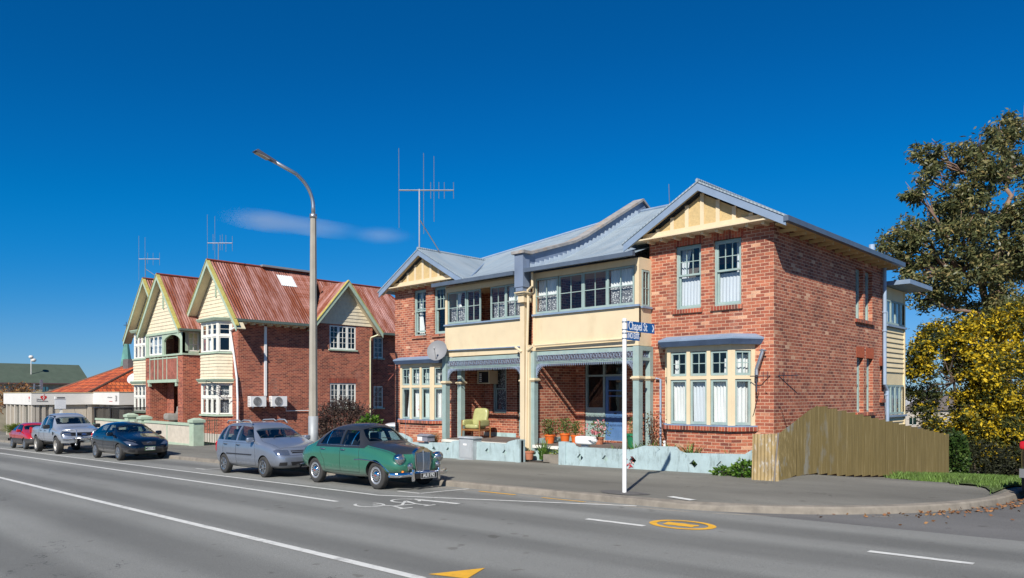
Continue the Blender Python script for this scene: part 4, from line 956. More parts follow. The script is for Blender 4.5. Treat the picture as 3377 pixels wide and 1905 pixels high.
# pipes
mb = MB(); mb.tube([(XA+.12, YA-.1, 5.5), (-38.75, YA-.12, 5.36), (-38.72, YA-.1, 5.2), (-38.3, YA-.1, 3.9), (-37.98, YA-.1, 2.7), (-37.9, YA-.1, 1.6), (-37.9, YA-.1, -.9)], .055, 8); mb.build('downpipe', WHITEPL, A)
mb = MB(); mb.box(XA+.002, XA+.06, 19.78, 19.92, 1.8, 5.62); mb.build('conduit', WHITEPL, A)
mb = MB(); mb.tube([(-37.65, 27.1, 5.55), (-37.9, 26.75, 5.38), (-37.98, 26.75, 5.2), (-37.98, 26.75, -1.5)], .045, 8); mb.build('downpipe', M('pipe_cream', (.56, .55, .34), .5), A)
mb = MB(); mb.box(-40.0+.5, -39.4, 21.9, 22.75, 0, .01); mb.v = []; mb.f = []; mb.m = []
rp = lambda y, t: Vector((-40.64+3.22*t, y, 9.32-3.22*S1*t+.04))
mb.grid(lambda u, v: rp(21.7+1.0*u, .12+.20*v)+Vector((.6, 0, .55))*(.012*math.sin(u*8*6.283)), 64, 2); mb.build('skylight', M('clear_sheet', (.72, .73, .72), .4, var=.08), A, smooth=True)
mb = MB(); mb.box(-40.9, -40.35, 20.9, 24.3, 9.34, 9.45); mb.build('ridge_patch', M('lead_grey', (.22, .23, .24), .6), A)
# fire escape on the recessed wall
mb = MB()
RED = M('red_oxide', (.26, .07, .05), .7, var=.2)
for z in (3.2, 3.75): mb.tube([(-39.4, 28.0, z), (-39.0, 28.0, z), (-39.0, 29.3, z), (-39.4, 29.3, z)], .02, 6)
mb.tube([(-39.0, 28.0, 3.2), (-39.0, 28.0, 4.4)], .02, 6); mb.tube([(-39.0, 29.3, 3.2), (-39.0, 27.3, 1.3)], .02, 6); mb.tube([(-39.1, 28.0, 4.2), (-39.1, 28.0, -.6)], .015, 6); mb.build('fire_escape', RED, A)
# ================================================================ STREET FURNITURE, WALLS, YARD THINGS
def solo(name, mb, mat, label, cat, group=None, smooth=False, kind=None):
    o = mb.build(name, mat, None, smooth); 
    xs = [v[0] for v in mb.v]; ys = [v[1] for v in mb.v]; zs = [v[2] for v in mb.v]
    off = Vector(((min(xs)+max(xs))/2, (min(ys)+max(ys))/2, min(zs))); o.data.transform(Matrix.Translation(-off)); o.location = off
    return tag(o, label, cat, group, kind)
# ---- low garden walls with diamond openings
def garden_wall(mb, x0, x1, y0, y1, base, top, diamonds, r=.105):
    """wall along x from x0 to x1; top(x) height; square-on-point holes at the given x, z"""
    cuts = sorted({x0, x1, *[d[0]-r for d in diamonds], *[d[0] for d in diamonds], *[d[0]+r for d in diamonds], *[p for p in top if x0 < p < x1]})
    tp = sorted(top.items())
    def th(x):
        for (a, b), (c, d) in zip(tp, tp[1:]):
            if a <= x <= c: return b+(d-b)*(x-a)/(c-a) if c > a else b
        return tp[0][1] if x < tp[0][0] else tp[-1][1]
    for a, b in zip(cuts, cuts[1:]):
        m = (a+b)/2; dd = next((d for d in diamonds if d[0]-r < m < d[0]+r), None)
        ta, tb = th(a+1e-5), th(b-1e-5); za, zb = base(a), base(b)
        def quad(l0, l1, h0, h1):
            mb.face([(a, y0, l0), (b, y0, l1), (b, y0, h1), (a, y0, h0)]); mb.face([(a, y1, h0), (b, y1, h1), (b, y1, l1), (a, y1, l0)])
        if dd is None: quad(za, zb, ta, tb)
        else:
            ka, kb = r-abs(a-dd[0]), r-abs(b-dd[0])
            quad(za, zb, dd[1]-ka, dd[1]-kb); quad(dd[1]+ka, dd[1]+kb, ta, tb)
            mb.face([(a, y0, dd[1]-ka), (a, y1, dd[1]-ka), (b, y1, dd[1]-kb), (b, y0, dd[1]-kb)]); mb.face([(a, y0, dd[1]+ka), (b, y0, dd[1]+kb), (b, y1, dd[1]+kb), (a, y1, dd[1]+ka)])
        mb.face([(a, y0, ta), (b, y0, tb), (b, y1, tb), (a, y1, ta)])
    for p, s in ((x0, 0), (x1, 1)): q = [(p, y0, base(p)), (p, y1, base(p)), (p, y1, th(p)), (p, y0, th(p))]; mb.face(q if s == 0 else q[::-1])
    for (a, b), (c, d) in zip(tp, tp[1:]):
        if c-a < .003: mb.face([(a, y0, min(b, d)), (a, y1, min(b, d)), (a, y1, max(b, d)), (a, y0, max(b, d))])
GB = lambda x: H(x, 16.3)-.1
WALLM = M('wall_pale_blue', (.35, .45, .46), .85, var=.13, scale=3, bmp=.45, bscale=30, stain=(.10, .12, .11), stain_amt=.8, stain_scale=4.2, stretch=(1.6, 1.6, .4))
mb = MB()
garden_wall(mb, -18.02-.0, -15.28, 16.22, 16.31, GB, {-18.02: .36, -15.95: .36, -15.80: .44, -15.60: .49, -15.28: .49}, [(-16.75, .09), (-15.98, .08)])
mb.box(-15.46, -15.28, 16.15, 16.40, GB(-15.3), .515)
solo('garden_wall', mb, WALLM, 'short pale blue garden wall with two diamond holes right of the metal meter pillar', 'wall', 'pale blue garden walls')
mb = MB()
garden_wall(mb, -23.6, -18.06, 16.22, 16.31, GB, {-23.6: .5, -21.5: .5, -21.2: .50, -20.62: .33, -20.6: .2, -18.5: .28, -18.4: .34, -18.06: .38}, [(-20.05, -.02), (-19.35, .02), (-18.62, .03), (-20.75, -.05)], .1)
solo('garden_wall', mb, WALLM, 'pale blue garden wall behind the green vintage car, stepping up to the left', 'wall', 'pale blue garden walls')
mb = MB()
garden_wall(mb, -13.76, -7.72, 16.22, 16.31, GB, {-13.76: .51, -13.30: .51, -13.22: .44, -13.1: .40, -11.3: .42, -11.05: .50, -10.9: .545, -9.98: .56, -9.88: .47, -9.72: .42, -8.1: .48, -7.95: .58, -7.72: .62}, [(-13.02, .11), (-12.15, .12), (-11.25, .14), (-9.45, .16), (-8.72, .17), (-8.05, .17)], .115)
mb.box(-13.78, -13.52, 16.19, 16.39, GB(-13), .525)
solo('garden_wall', mb, WALLM, 'long pale blue garden wall with six diamond holes in front of the right bay window', 'wall', 'pale blue garden walls')
# ---- corrugated fence running down the side street
FENCE, fn_, fl_, fb_ = nt('corrugated_paint')
fp = pos(fn_); f1 = noise(fn_, fl_, mapping(fn_, fl_, fp, (20, 20, .45)), 1.6, 7, .7); f2 = noise(fn_, fl_, mapping(fn_, fl_, fp, (1.4, 1.4, .8)), 1.3, 4)
r1 = ramp(fn_, [(.25, srgb(84, 73, 43)), (.52, srgb(104, 90, 52)), (.62, srgb(120, 106, 70)), (.75, srgb(150, 137, 104))]); fl_.new(f1.outputs[0], r1.inputs[0])
r2 = ramp(fn_, [(.54, (0, 0, 0)), (.62, (.6,)*3)]); fl_.new(f2.outputs[0], r2.inputs[0])
fs_ = fn_.new('ShaderNodeSeparateXYZ'); fl_.new(fp, fs_.inputs[0]); fe = ramp(fn_, [(.0, (1, 1, 1)), (1, (0, 0, 0))]); fl_.new(mth(fn_, fl_, 'MULTIPLY', mth(fn_, fl_, 'ADD', fs_.outputs[1], -15.5), .22), fe.inputs[0])
fc = mixc(fn_, fl_, mth(fn_, fl_, 'MULTIPLY', r2.outputs[0], fe.outputs[0]), r1.outputs[0], srgb(118, 130, 140)); fl_.new(fc, fb_.inputs['Base Color']); fb_.inputs['Roughness'].default_value = .7
fence = thing('corrugated_fence', 'khaki corrugated iron fence with saw tooth steps running downhill beside the brick wall', 'fence', (-7.1, 15.6, 0))
ny, y = 22, 15.86
ys = [15.86]+[16.12+i*(29.66-16.12)/ny for i in range(1, ny+1)]
def ftop(y): return 1.02+(1.63-1.02)*(y-15.85)/(17.84-15.85) if y < 17.84 else 1.63-(y-17.84)*.1
for i, (a, b) in enumerate(zip(ys, ys[1:])):
    m = MB(); n_ = max(8, int((b-a)/.076*6)); 
    bot = max(H(-7.1, a), H(-7.1, b))+.17-.02*(i < 4); slanted = b < 18.0
    ta, tb = (ftop(a), ftop(b)) if slanted else ((ftop(a)+ftop(b))/2,)*2
    lean = .0
    def fxy(u, v, a=a, b=b, ta=ta, tb=tb, bot=bot, i=i):
        yy = a+(b+.03-a)*u; z0 = bot if i > 0 else -.06+.1*u
        k = sstep(17.5, 15.8, 15.8+17.5-yy) if False else max(0, (17.2-yy)/1.4)
        zz = z0+(ta+(tb-ta)*u-z0)*v
        return (-7.1+.012*math.sin(yy/.076*6.2832)+.004*(i % 2)+.10*k*(1-v), yy-.32*max(0, k)*(1-v), zz)
    m.grid(fxy, n_, 3)
    m.build('sheet', FENCE, fence, smooth=True)
m = MB(); n_ = 40                                     # the sheet that turns the corner to face the street
def fr_(u, v): return (-7.72+.17*(1-v)+.60*u-.06*(1-v)*0+.10*(1-v)*u*.3, 15.84-.40*(1-v)+.014*math.sin(u*7.5*6.2832), H(-7.4, 15.5)+.08+(1.0-.02+.03*u-H(-7.4, 15.5)-.08)*v)
m.grid(fr_, n_, 6); m.build('corner_sheet', M('corner_iron', srgb(136, 116, 76), .7, var=.25, scale=3, stain=srgb(176, 178, 178), stain_amt=.85, stain_scale=2.2, stretch=(5, 5, .5), bmp=.1), fence, smooth=True)
m = MB(); m.tube([(-7.12, 15.84, 1.03), (-7.04, 15.45, -.03)], .02, 6)
for i in range(8): yy = 17+i*1.8; m.box(-7.24, -7.15, yy, yy+.09, H(-7.2, yy)-.3, ftop(yy)-.12)
build_each(m, 'fence_post', M('grey_timber', (.16, .14, .12), .9, var=.2), fence)
# ---- street name sign
sp = thing('street_sign', 'white pole at the kerb carrying two blue street name plates', 'street sign', (-8.5, 11.98, H(-8.5, 11.98)+.12))
m = MB(); m.cyl((-8.5, 11.98, -.25), (-8.5, 11.98, 3.36), .042, n=14); m.lathe((-8.5, 11.98, 3.36), [(.042, 0), (.03, .012), (0, .016)], 14); m.build('pole', M('sign_white', (.80, .80, .78), .45, var=.03, stain=(.55, .5, .45), stain_amt=.3), sp, smooth=False)
SIGNB = M('sign_blue', (.01, .09, .29), .35, var=.04, bmp=0); SIGNW = M('sign_letter', (.82, .83, .83), .4, var=.0, bmp=0)
def plate(name, y0, y1, z0, z1, txt, size, ty, arrow=None, squash=1.0):
    a = 0.0; U = Vector((math.sin(-a), math.cos(a), 0)); N = Vector((U.y, -U.x, 0)); O = Vector((-8.5, 11.98, 0)); F = Fr(O, U, N)
    m = MB(); m.fbox(F, y0, y1, .03, .045, z0, z1); o = m.build(name, SIGNB, sp)
    m = MB(); text_mesh(m, txt, F.P(ty, .0465, (z0+z1)/2+.005), U, Z, size, .0012, 'LEFT', squash, .002)
    if arrow:
        zc = (z0+z1)/2; h = (z1-z0)*.36
        m.prism([F.P(arrow, .0455, zc+h), F.P(arrow+.035, .0455, zc+h), F.P(arrow+.075, .0455, zc), F.P(arrow+.035, .0455, zc-h), F.P(arrow, .0455, zc-h), F.P(arrow+.04, .0455, zc)], N*.002)
    m.build('lettering', SIGNW, o)
    m = MB()
    for z in (z0+.02, z1-.03): m.cyl((-8.5, 11.98, z), (-8.5, 11.98, z+.018), .052, n=14); m.fbox(F, .02, .1, .0, .03, z, z+.018)
    m.build('bracket', METAL, sp)
plate('name_plate', .05, .99, 3.125, 3.325, 'Chapel St', .24, .07, .90, .70)
plate('no_exit_plate', .05, .455, 2.95, 3.105, 'NO EXIT', .155, .065, None, .62)
# ---- street lamp
LX, LY = -20.5, 12.3
sl = thing('street_lamp', 'tall concrete street lamp with curved steel outreach arm and flat lantern', 'street lamp', (LX, LY, H(LX, LY)+.12))
z0 = H(LX, LY)
LC = M('lamp_concrete', (.33, .305, .255), .85, var=.12, scale=2, bmp=.3, stain=(.25, .22, .18), stain_amt=.5, stretch=(3, 3, .3))
m = MB(); m.tube([(LX, LY, z0), (LX, LY, 1.35), (LX, LY, 7.4)], [.15, .14, .095], 8); m.build('pole', LC, sl)
m = MB(); m.tube([(LX, LY, z0+.1), (LX, LY, 1.2)], [.156, .149], 16); m.build('pole_sleeve', M('sleeve_grey', (.33, .35, .36), .6, metal=.3, var=.15), sl, smooth=True)
m = MB(); m.cyl((LX, LY, 7.38), (LX, LY, 7.5), .112, n=16)
arc = [(LX, LY, 7.5)]+[(LX, LY-(1.15-1.15*math.cos(t)), 7.72+1.12*math.sin(t)*.93) for t in lin(0, R(62), 9)]
e = Vector(arc[-1]); d = (Vector(arc[-1])-Vector(arc[-2])).normalized(); arc.append(tuple(e+Vector((0, -.75, .22)))); m.tube(arc, [.062]*3+[.055]*(len(arc)-3), 10); m.build('outreach_arm', METAL, sl, smooth=True)
m = MB(); p0 = Vector(arc[-1]); d = Vector((0, -.95, .28)).normalized(); n2 = Vector((0, -d.z, d.y)); n2 = -n2 if n2.z < 0 else n2
def lp(u, s, h): return p0+d*u+X*s+n2*h
m.hexa([lp(-.12, -.06, -.03), lp(.62, -.12, -.03), lp(.62, .12, -.03), lp(-.12, .06, -.03), lp(-.12, -.04, .05), lp(.55, -.08, .07), lp(.55, .08, .07), lp(-.12, .04, .05)]); lo = m.build('lantern', M('lantern_grey', (.10, .10, .12), .45), sl)
m = MB(); m.hexa([lp(.15, -.09, -.05), lp(.56, -.1, -.05), lp(.56, .1, -.05), lp(.15, .09, -.05), lp(.15, -.09, -.031), lp(.56, -.1, -.031), lp(.56, .1, -.031), lp(.15, .09, -.031)]); m.build('lens', M('lens', (.4, .36, .3), .2), lo)
# ---- aerials on the roofs
def aerial(base, mast, boomdir, elems, brace, label, r=.02, lean=(0, 0)):
    """elems: (offset along boom, up length, down length)"""
    b = Vector(base); t = thing('tv_aerial', label, 'aerial', base, 'television aerials on the roofs'); m = MB(); top = b+Vector((lean[0], lean[1], mast))
    m.tube([b-Vector((0, 0, .15)), top], r*1.15, 6); m.build('mast', METAL, t); u = Vector(boomdir).normalized(); m = MB(); zb = top-Vector((0, 0, .04))
    m.tube([zb+u*min(e[0] for e in elems), zb+u*max(e[0] for e in elems)], r, 6); m.build('boom', METAL, t)
    for o_, up, dn in elems:
        m = MB(); p = zb+u*o_; m.tube([p-Vector((.01*o_, 0, dn)), p+Vector((-.012, 0, up))], r*.5, 5); m.build('element', METAL, t)
    if brace:
        m = MB(); m.tube([b+(top-b)*.5, b+Vector(brace)], r*.8, 6); m.build('brace', METAL, t)
    return t
CR = (.7193, .6947, 0)
aerial((-21.28, 17.15, 7.2), 2.2, CR, [(-.75, 1.55, 1.38), (.16, 1.37, 1.6), (.54, 1.25, 1.15), (.42, .3, .3), (.72, .3, .3), (.92, .3, .3), (1.26, .3, .3)], (.15, .85, 0), 'tall aerial with long rods braced on the left gable of the corner duplex', .026)
aerial((-40.64, 18.4, 9.3), 1.1, CR, [(-.62, 1.6, 1.6), (-.2, 1.5, 1.4), (-.3, .5, .4), (.1, .45, .4), (.22, .5, .4), (.42, .45, .5), (.78, .4, .45)], None, 'aerial behind the tallest shingled gable of the red brick house', .026)
aerial((-50.16, 17.9, 9.3), 1.35, CR, [(-.42, 1.5, 1.4), (-.02, 1.4, .2), (.5, .4, .4), (.92, .4, .4), (.15, .4, .3)], (.7, .9, -.1), 'aerial with a dark stay on the farthest shingled gable', .026)
m = MB(); m.tube([(-11.15, 17.9, 6.6), (-11.2, 17.9, 7.75)], .012, 5); solo('whip_aerial', m, METAL, 'thin single rod standing on the roof left of the right hand gable', 'aerial')
# fallen aerial on the corner of the duplex
t = thing('fallen_aerial', 'bent grey bracket with a small dark aerial hanging off the brick corner', 'aerial', (-8.25, 17.4, 2.4))
m = MB(); m.tube([(-8.25, 17.5, 2.95), (-8.22, 17.42, 2.98), (-8.28, 17.38, 2.75), (-8.36, 17.36, 2.5), (-8.36, 17.36, 2.36)], [.05, .05, .045, .045, .05], 8); m.tube([(-8.3, 17.4, 2.97), (-8.12, 17.38, 2.96)], .02, 6); m.build('bracket', METAL, t)
m = MB(); m.tube([(-8.5, 17.3, 2.33), (-8.2, 17.3, 2.33), (-7.75, 18.4, 2.36)], .013, 6); m.tube([(-8.36, 17.36, 2.42), (-8.36, 17.36, 1.95)], .02, 6)
for i in range(9): q = Vector((-8.2, 17.3, 2.33)).lerp(Vector((-7.75, 18.4, 2.36)), (i+.4)/9); m.tube([q-Vector((0, 0, .11)), q+Vector((0, 0, .11))], .006, 4)
m.build('boom', M('dark_metal', (.06, .06, .08), .5, metal=.5), t)
m = MB(); m.tube([(-8.36, 17.48, 1.95), (-8.5, 17.5, 1.4), (-8.7, 17.5, .9)], .007, 4); m.tube([(-8.2, 17.5, 1.95), (-7.96, 17.9, 1.5), (-7.97, 18.3, .95)], .007, 4); m.build('cable', BLACKM, t)
# ---- satellite dishes
def dish(c, r, aim, label, mat, arm_to):
    t = thing('satellite_dish', label, 'satellite dish', c, 'satellite dishes'); c = Vector(c); a = Vector(aim).normalized(); u = a.cross(Z).normalized(); v = u.cross(a); m = MB()
    m.grid(lambda s, q: c+(u*math.cos(6.2832*s)+v*1.06*math.sin(6.2832*s))*r*q+a*(.28*r*q*q), 28, 6); m.build('reflector', mat, t, smooth=True)
    m = MB(); m.tube([c-v*r*.9+a*.25*r, c+a*r*1.05-v*r*.15], .014, 6); m.blob(c+a*r*1.05-v*r*.12, (.035, .035, .05)); m.build('feed_arm', M('dish_grey', (.3, .3, .3), .5), t)
    m = MB(); m.tube([c-a*.02, c-a*.12, Vector(arm_to)], .022, 8); m.build('mount', METAL, t)
dish((-19.62, 16.62, 3.36), .36, (.45, -.75, .35), 'grey satellite dish above the left bay window of the duplex', M('dish_paint', (.20, .205, .215), .6, var=.08), (-19.5, 17.0, 3.2))
# ---- meter pillar, letter boxes
t = thing('meter_pillar', 'dented silver grey metal service pillar set in the pale blue wall', 'service pillar', (-17.55, 16.2, H(-17.5, 16.2)+.1))
m = MB(); b0 = H(-17.5, 16.2)+.1; m.box(-17.90, -17.24, 16.06, 16.44, b0, .47); m.hexa([(-17.94, 16.02, .47), (-17.20, 16.02, .47), (-17.20, 16.48, .47), (-17.94, 16.48, .47), (-17.90, 16.06, .52), (-17.24, 16.06, .52), (-17.24, 16.44, .52), (-17.90, 16.44, .52)])
m.build('cabinet', M('cabinet_grey', (.44, .47, .48), .5, metal=.35, var=.15, scale=5, stain=(.25, .26, .27), stain_amt=.7, stain_scale=3, bmp=.2), t)
m = MB(); m.box(-17.95, -17.19, 16.0, 16.5, b0-.1, b0+.05); m.build('plinth', PALEBLUE, t)
m = MB(); m.box(-17.84, -17.30, 16.050, 16.059, b0+.12, .42); m.build('door', M('cabinet_door', (.48, .51, .52), .5, metal=.3, var=.15, stain=(.3, .3, .3), stain_amt=.6), t)
m = MB(); m.box(-17.68, -17.52, 16.042, 16.049, .24, .30); m.build('label_plate', WHITEPL, t)
t = thing('letterbox', 'grey metal letterbox with a white front standing on the garden wall behind the vintage car', 'letterbox', (-19.9, 16.3, .22))
m = MB(); m.box(-20.12, -19.58, 16.12, 16.45, .27, .45); m.prism([(-20.16, 16.08, .45), (-20.16, 16.5, .45), (-20.16, 16.3, .52)], (.62, 0, 0)); m.box(-19.9, -19.8, 16.25, 16.35, .1, .27); m.build('box', M('letterbox_grey', (.2, .2, .24), .5), t)
m = MB(); m.box(-20.1, -19.85, 16.11, 16.119, .29, .43); m.build('front', WHITEPL, t)
t = thing('letterbox', 'white plastic container used as a letterbox on the long garden wall', 'letterbox', (-12.9, 16.3, .42))
m = MB(); c = Vector((-12.88, 16.3, .60))
m.grid(lambda u, v: c+Vector((.31*math.copysign(abs(math.cos(6.283*u))**.35, math.cos(6.283*u))*math.copysign(abs(math.cos(math.pi*(v-.5)))**.3, 1), .14*math.copysign(abs(math.sin(6.283*u))**.35, math.sin(6.283*u))*abs(math.cos(math.pi*(v-.5)))**.3, .115*math.copysign(abs(math.sin(math.pi*(v-.5)))**.4, v-.5))), 32, 14); m.build('body', WHITEPL, t, smooth=True)
m = MB(); m.tube([(-12.66, 16.16, .62), (-12.55, 16.1, .64), (-12.5, 16.2, .60)], .022, 8); m.cyl((-12.57, 16.3, .6), (-12.50, 16.3, .6), .04, n=12); m.build('handle', WHITEPL, t)
m = MB(); m.box(-13.0, -12.75, 16.25, 16.34, .38, .49); m.build('bracket', METAL, t)
# ---- wall heater unit and armchair on the left porch
t = thing('window_air_conditioner', 'cream framed box air conditioner high on the porch wall above the armchair', 'air conditioner', (-20.0, 18.9, 2.25)); ax = -19.72
m = MB(); m.box(ax+.01, ax+.42, 17.85, 18.45, 2.28, 2.72); m.v = [(v[0], v[1], v[2]) for v in m.v]
m = MB(); x0, x1, y0, y1 = -19.62, -19.0, 18.5, 18.94; 
for q in ((x0, x0+.04, 2.26, 2.74), (x1-.04, x1, 2.26, 2.74)): m.box(q[0], q[1], y0, y1, q[2], q[3])
m.box(x0+.04, x1-.04, y0, y1, 2.26, 2.30); m.box(x0+.04, x1-.04, y0, y1, 2.70, 2.74); m.build('case', CREAM, t)
m = MB(); m.box(x0+.04, x1-.04, y0+.03, y1-.01, 2.301, 2.699); m.build('grille', BLACKM, t)
m = MB()
for i in range(5): m.box(x0+.09, x0+.2, y0+.015, y0+.029, 2.34+i*.065, 2.375+i*.065)
m.build('vent_panel', WHITEPL, t)
t = thing('armchair', 'olive green button back armchair with wooden frame on the porch', 'armchair', (-18.9, 17.75, .36), world=False, rot=(0, 0, R(8)))
OLIVE = M('olive_vinyl', (.36, .36, .15), .35, var=.12, scale=7, bmp=.1, bscale=30); TEAK = M('teak', (.26, .115, .035), .45, var=.2, scale=4, stretch=(1, 1, 1))
def pillow(m, c, rx, ry, rz, tilt=0.0, n=20, tuft=0.0):
    c = Vector(c); ct, st = math.cos(tilt), math.sin(tilt)
    def f(u, v):
        a, b = 6.2832*u, math.pi*(v-.5); p = lambda q, k: math.copysign(abs(q)**k, q)
        w_ = p(math.cos(b), .4); x, y, z = rx*p(math.cos(a), .45)*w_, ry*p(math.sin(a), .45)*w_, rz*p(math.sin(b), .55)
        if tuft: z += 0; y -= tuft*math.cos(x/rx*5)*math.cos(z/rz*4.5)*(1 if y < 0 else 0)
        return c+Vector((x, y*ct-z*st, y*st+z*ct))
    m.grid(f, n, 14)
m = MB(); pillow(m, (0, -.02, .40), .31, .30, .085); m.build('seat', OLIVE, t, smooth=True)
m = MB(); pillow(m, (0, .28, .72), .32, .09, .32, R(-14), tuft=.018); m.build('backrest', OLIVE, t, smooth=True)
for s in (-1, 1): m = MB(); pillow(m, (s*.35, 0, .52), .06, .30, .12); m.build('armrest', OLIVE, t, smooth=True)
for sx in (-1, 1):
    for yy, z1 in ((-.30, .62), (.30, .40)): m = MB(); m.tube([(sx*.40, yy, 0), (sx*.385, yy+.02, z1)], [.022, .028], 8); m.build('leg', TEAK, t)
m = MB()
for yy in (-.29, .29): m.box(-.39, .39, yy-.018, yy+.018, .26, .32)
for sx in (-1, 1): m.box(sx*.39-.018, sx*.39+.018, -.29, .29, .26, .31)
m.build('frame', TEAK, t)
# ---- wall units on the gabled house
for k, y0 in enumerate((18.78, 20.02)):
    t = thing('heat_pump', 'white heat pump unit on the side wall, ' + ('left one below the conduit' if k == 0 else 'right one with a pipe'), 'heat pump', (-37.75, y0+.45, 1.18), 'heat pumps on the side wall')
    m = MB(); m.box(-37.93, -37.60, y0, y0+.9, 1.22, 1.78); m.build('case', WHITEPL, t)
    m = MB(); m.lathe((-37.599, y0+.38, 1.5), [(.23, 0), (.23, .012), (.0, .013)], 24, 'x'); m.build('fan_grille', M('fan_grey', (.16, .16, .16), .6), t)
    m = MB()
    for r_ in (.07, .13, .19, .235): m.tube([(-37.58, y0+.38+r_*math.cos(a), 1.5+r_*math.sin(a)) for a in lin(0, 6.2832, 20)], .006, 4)
    for i in range(6): z = 1.27+i*.08; m.box(-37.90, -37.66, y0-.006, y0-.001, z, z+.04)
    m.build('guard', M('guard_grey', (.3, .3, .3), .5), t)
    m = MB(); m.box(-38.04, -37.58, y0+.1, y0+.16, 1.14, 1.2); m.box(-38.04, -37.58, y0+.74, y0+.8, 1.14, 1.2); m.build('bracket', METAL, t)
    if k: m = MB(); m.tube([(-37.98, y0+.95, 1.55), (-37.98, y0+1.05, 1.5), (-37.98, y0+1.05, .95), (-37.98, y0+2.9, .95)], .025, 6); m.build('pipe', WHITEPL, t)
# ---- boundary wall of the gabled house, piers, iron railing
PLAST = M('rendered_wall', (.50, .45, .37), .9, var=.1, scale=4, bmp=.4, bscale=40, stain=(.26, .22, .16), stain_amt=.5, stain_scale=2.2, stretch=(1, 1, .5))
t = thing('boundary_wall', 'rendered cream boundary wall with mint green coping before the gabled house', 'wall', (-39.6, 15.15, -.75))
def bw(x0, x1, zt): 
    m = MB(); m.box(x0, x1, 15.08, 15.22, -1.3, zt-.12); m.build('panel', PLAST, t)
    m = MB(); m.box(x0, x1, 15.03, 15.27, zt-.12, zt); m.box(x0, x1, 15.06, 15.24, -1.3, H((x0+x1)/2, 15)+.28)
    for q in lin(x0, x1, 2)[1:-1]: m.box(q-.06, q+.06, 15.065, 15.079, -1, zt-.12)
    m.build('coping', MINT, t)
bw(-42.45, -36.1, .47); bw(-50.5, -43.75, .42)
def bpier(x, w_, zt, z0):
    m = MB(); k = w_/2; m.box(x-k, x+k, 15.15-k, 15.15+k, -1.4, zt-.14); m.box(x-k-.06, x+k+.06, 15.15-k-.06, 15.15+k+.06, zt-.2, zt-.08); m.hexa([(x-k-.06, 15.15-k-.06, zt-.08), (x+k+.06, 15.15-k-.06, zt-.08), (x+k+.06, 15.15+k+.06, zt-.08), (x-k-.06, 15.15+k+.06, zt-.08), (x-.1, 15.05, zt+.02), (x+.1, 15.05, zt+.02), (x+.1, 15.25, zt+.02), (x-.1, 15.25, zt+.02)]); m.build('pier', MINT, t)
bpier(-35.85, .5, .72, 0); bpier(-42.6, .5, .72, 0); bpier(-43.65-1.0, .5, .80, 0)
m = MB()
for i in range(6): yy = 15.45+i*.12; m.tube([(-35.62, yy, -.75), (-35.62, yy, .68)], .013, 5)
for z in (-.5, .6): m.tube([(-35.62, 15.4, z), (-35.62, 16.1, z)], .014, 5)
solo('iron_railing', m, M('railing_green', (.05, .08, .05), .5), 'short dark iron railing at the end of the rendered boundary wall', 'railing')
m = MB(); m.box(-38.0, -35.0, 16.2, 16.4, H(-36, 16)+.0, H(-36, 16)+.2); solo('timber_edging', m, M('old_timber', (.10, .075, .055), .95, var=.3), 'dark timber edging along the driveway beside the gabled house', 'edging')
def lounge(x, y, z, label, rot):
    t = thing('lounge_chair', label, 'armchair', (x, y, z), 'grey lounge chairs in the porch', world=False, rot=(0, 0, rot)); G = M('grey_upholstery', (.23, .22, .20), .95, var=.15, scale=8)
    m = MB(); pillow(m, (0, -.05, .38), .36, .38, .14); m.build('seat', G, t, smooth=True); m = MB(); pillow(m, (0, .38, .72), .40, .15, .38, R(-10), tuft=.03); m.build('backrest', G, t, smooth=True)
    for s in (-1, 1): m = MB(); pillow(m, (s*.45, 0, .45), .12, .42, .22); m.build('armrest', G, t, smooth=True)
lounge(-46.6, 18.2, .05, 'grey padded lounge chair in the middle of the dark brick porch', R(-12)); lounge(-44.0, 18.5, .05, 'grey lounge chair half hidden by the right porch pier', R(-60))
t = thing('basketball_hoop', 'small wire frame basket bracketed beside the lower bay window', 'bracket', (-38.7, 17.5, 2.2))
m = MB(); m.tube([(-38.62, 18.2, 1.7), (-38.62, 17.6, 1.75), (-38.62, 17.6, 2.35), (-39.6, 17.25, 2.62), (-39.6, 17.25, 2.2), (-38.62, 17.6, 1.9)], .02, 5)
for i in range(5): m.tube([(-38.7-i*.18, 17.55-.06*i, 2.35), (-38.7-i*.18, 17.5-.05*i, 1.95)], .01, 4)
m.tube([(-38.65, 17.6, 2.15), (-39.6, 17.25, 2.4)], .012, 4); m.build('frame', M('dark_metal', (.06, .06, .08), .5), t); t['label'] = 'dark wire bracket frame beside the lower right bay window of the gabled house'; t.name = 'wire_bracket'
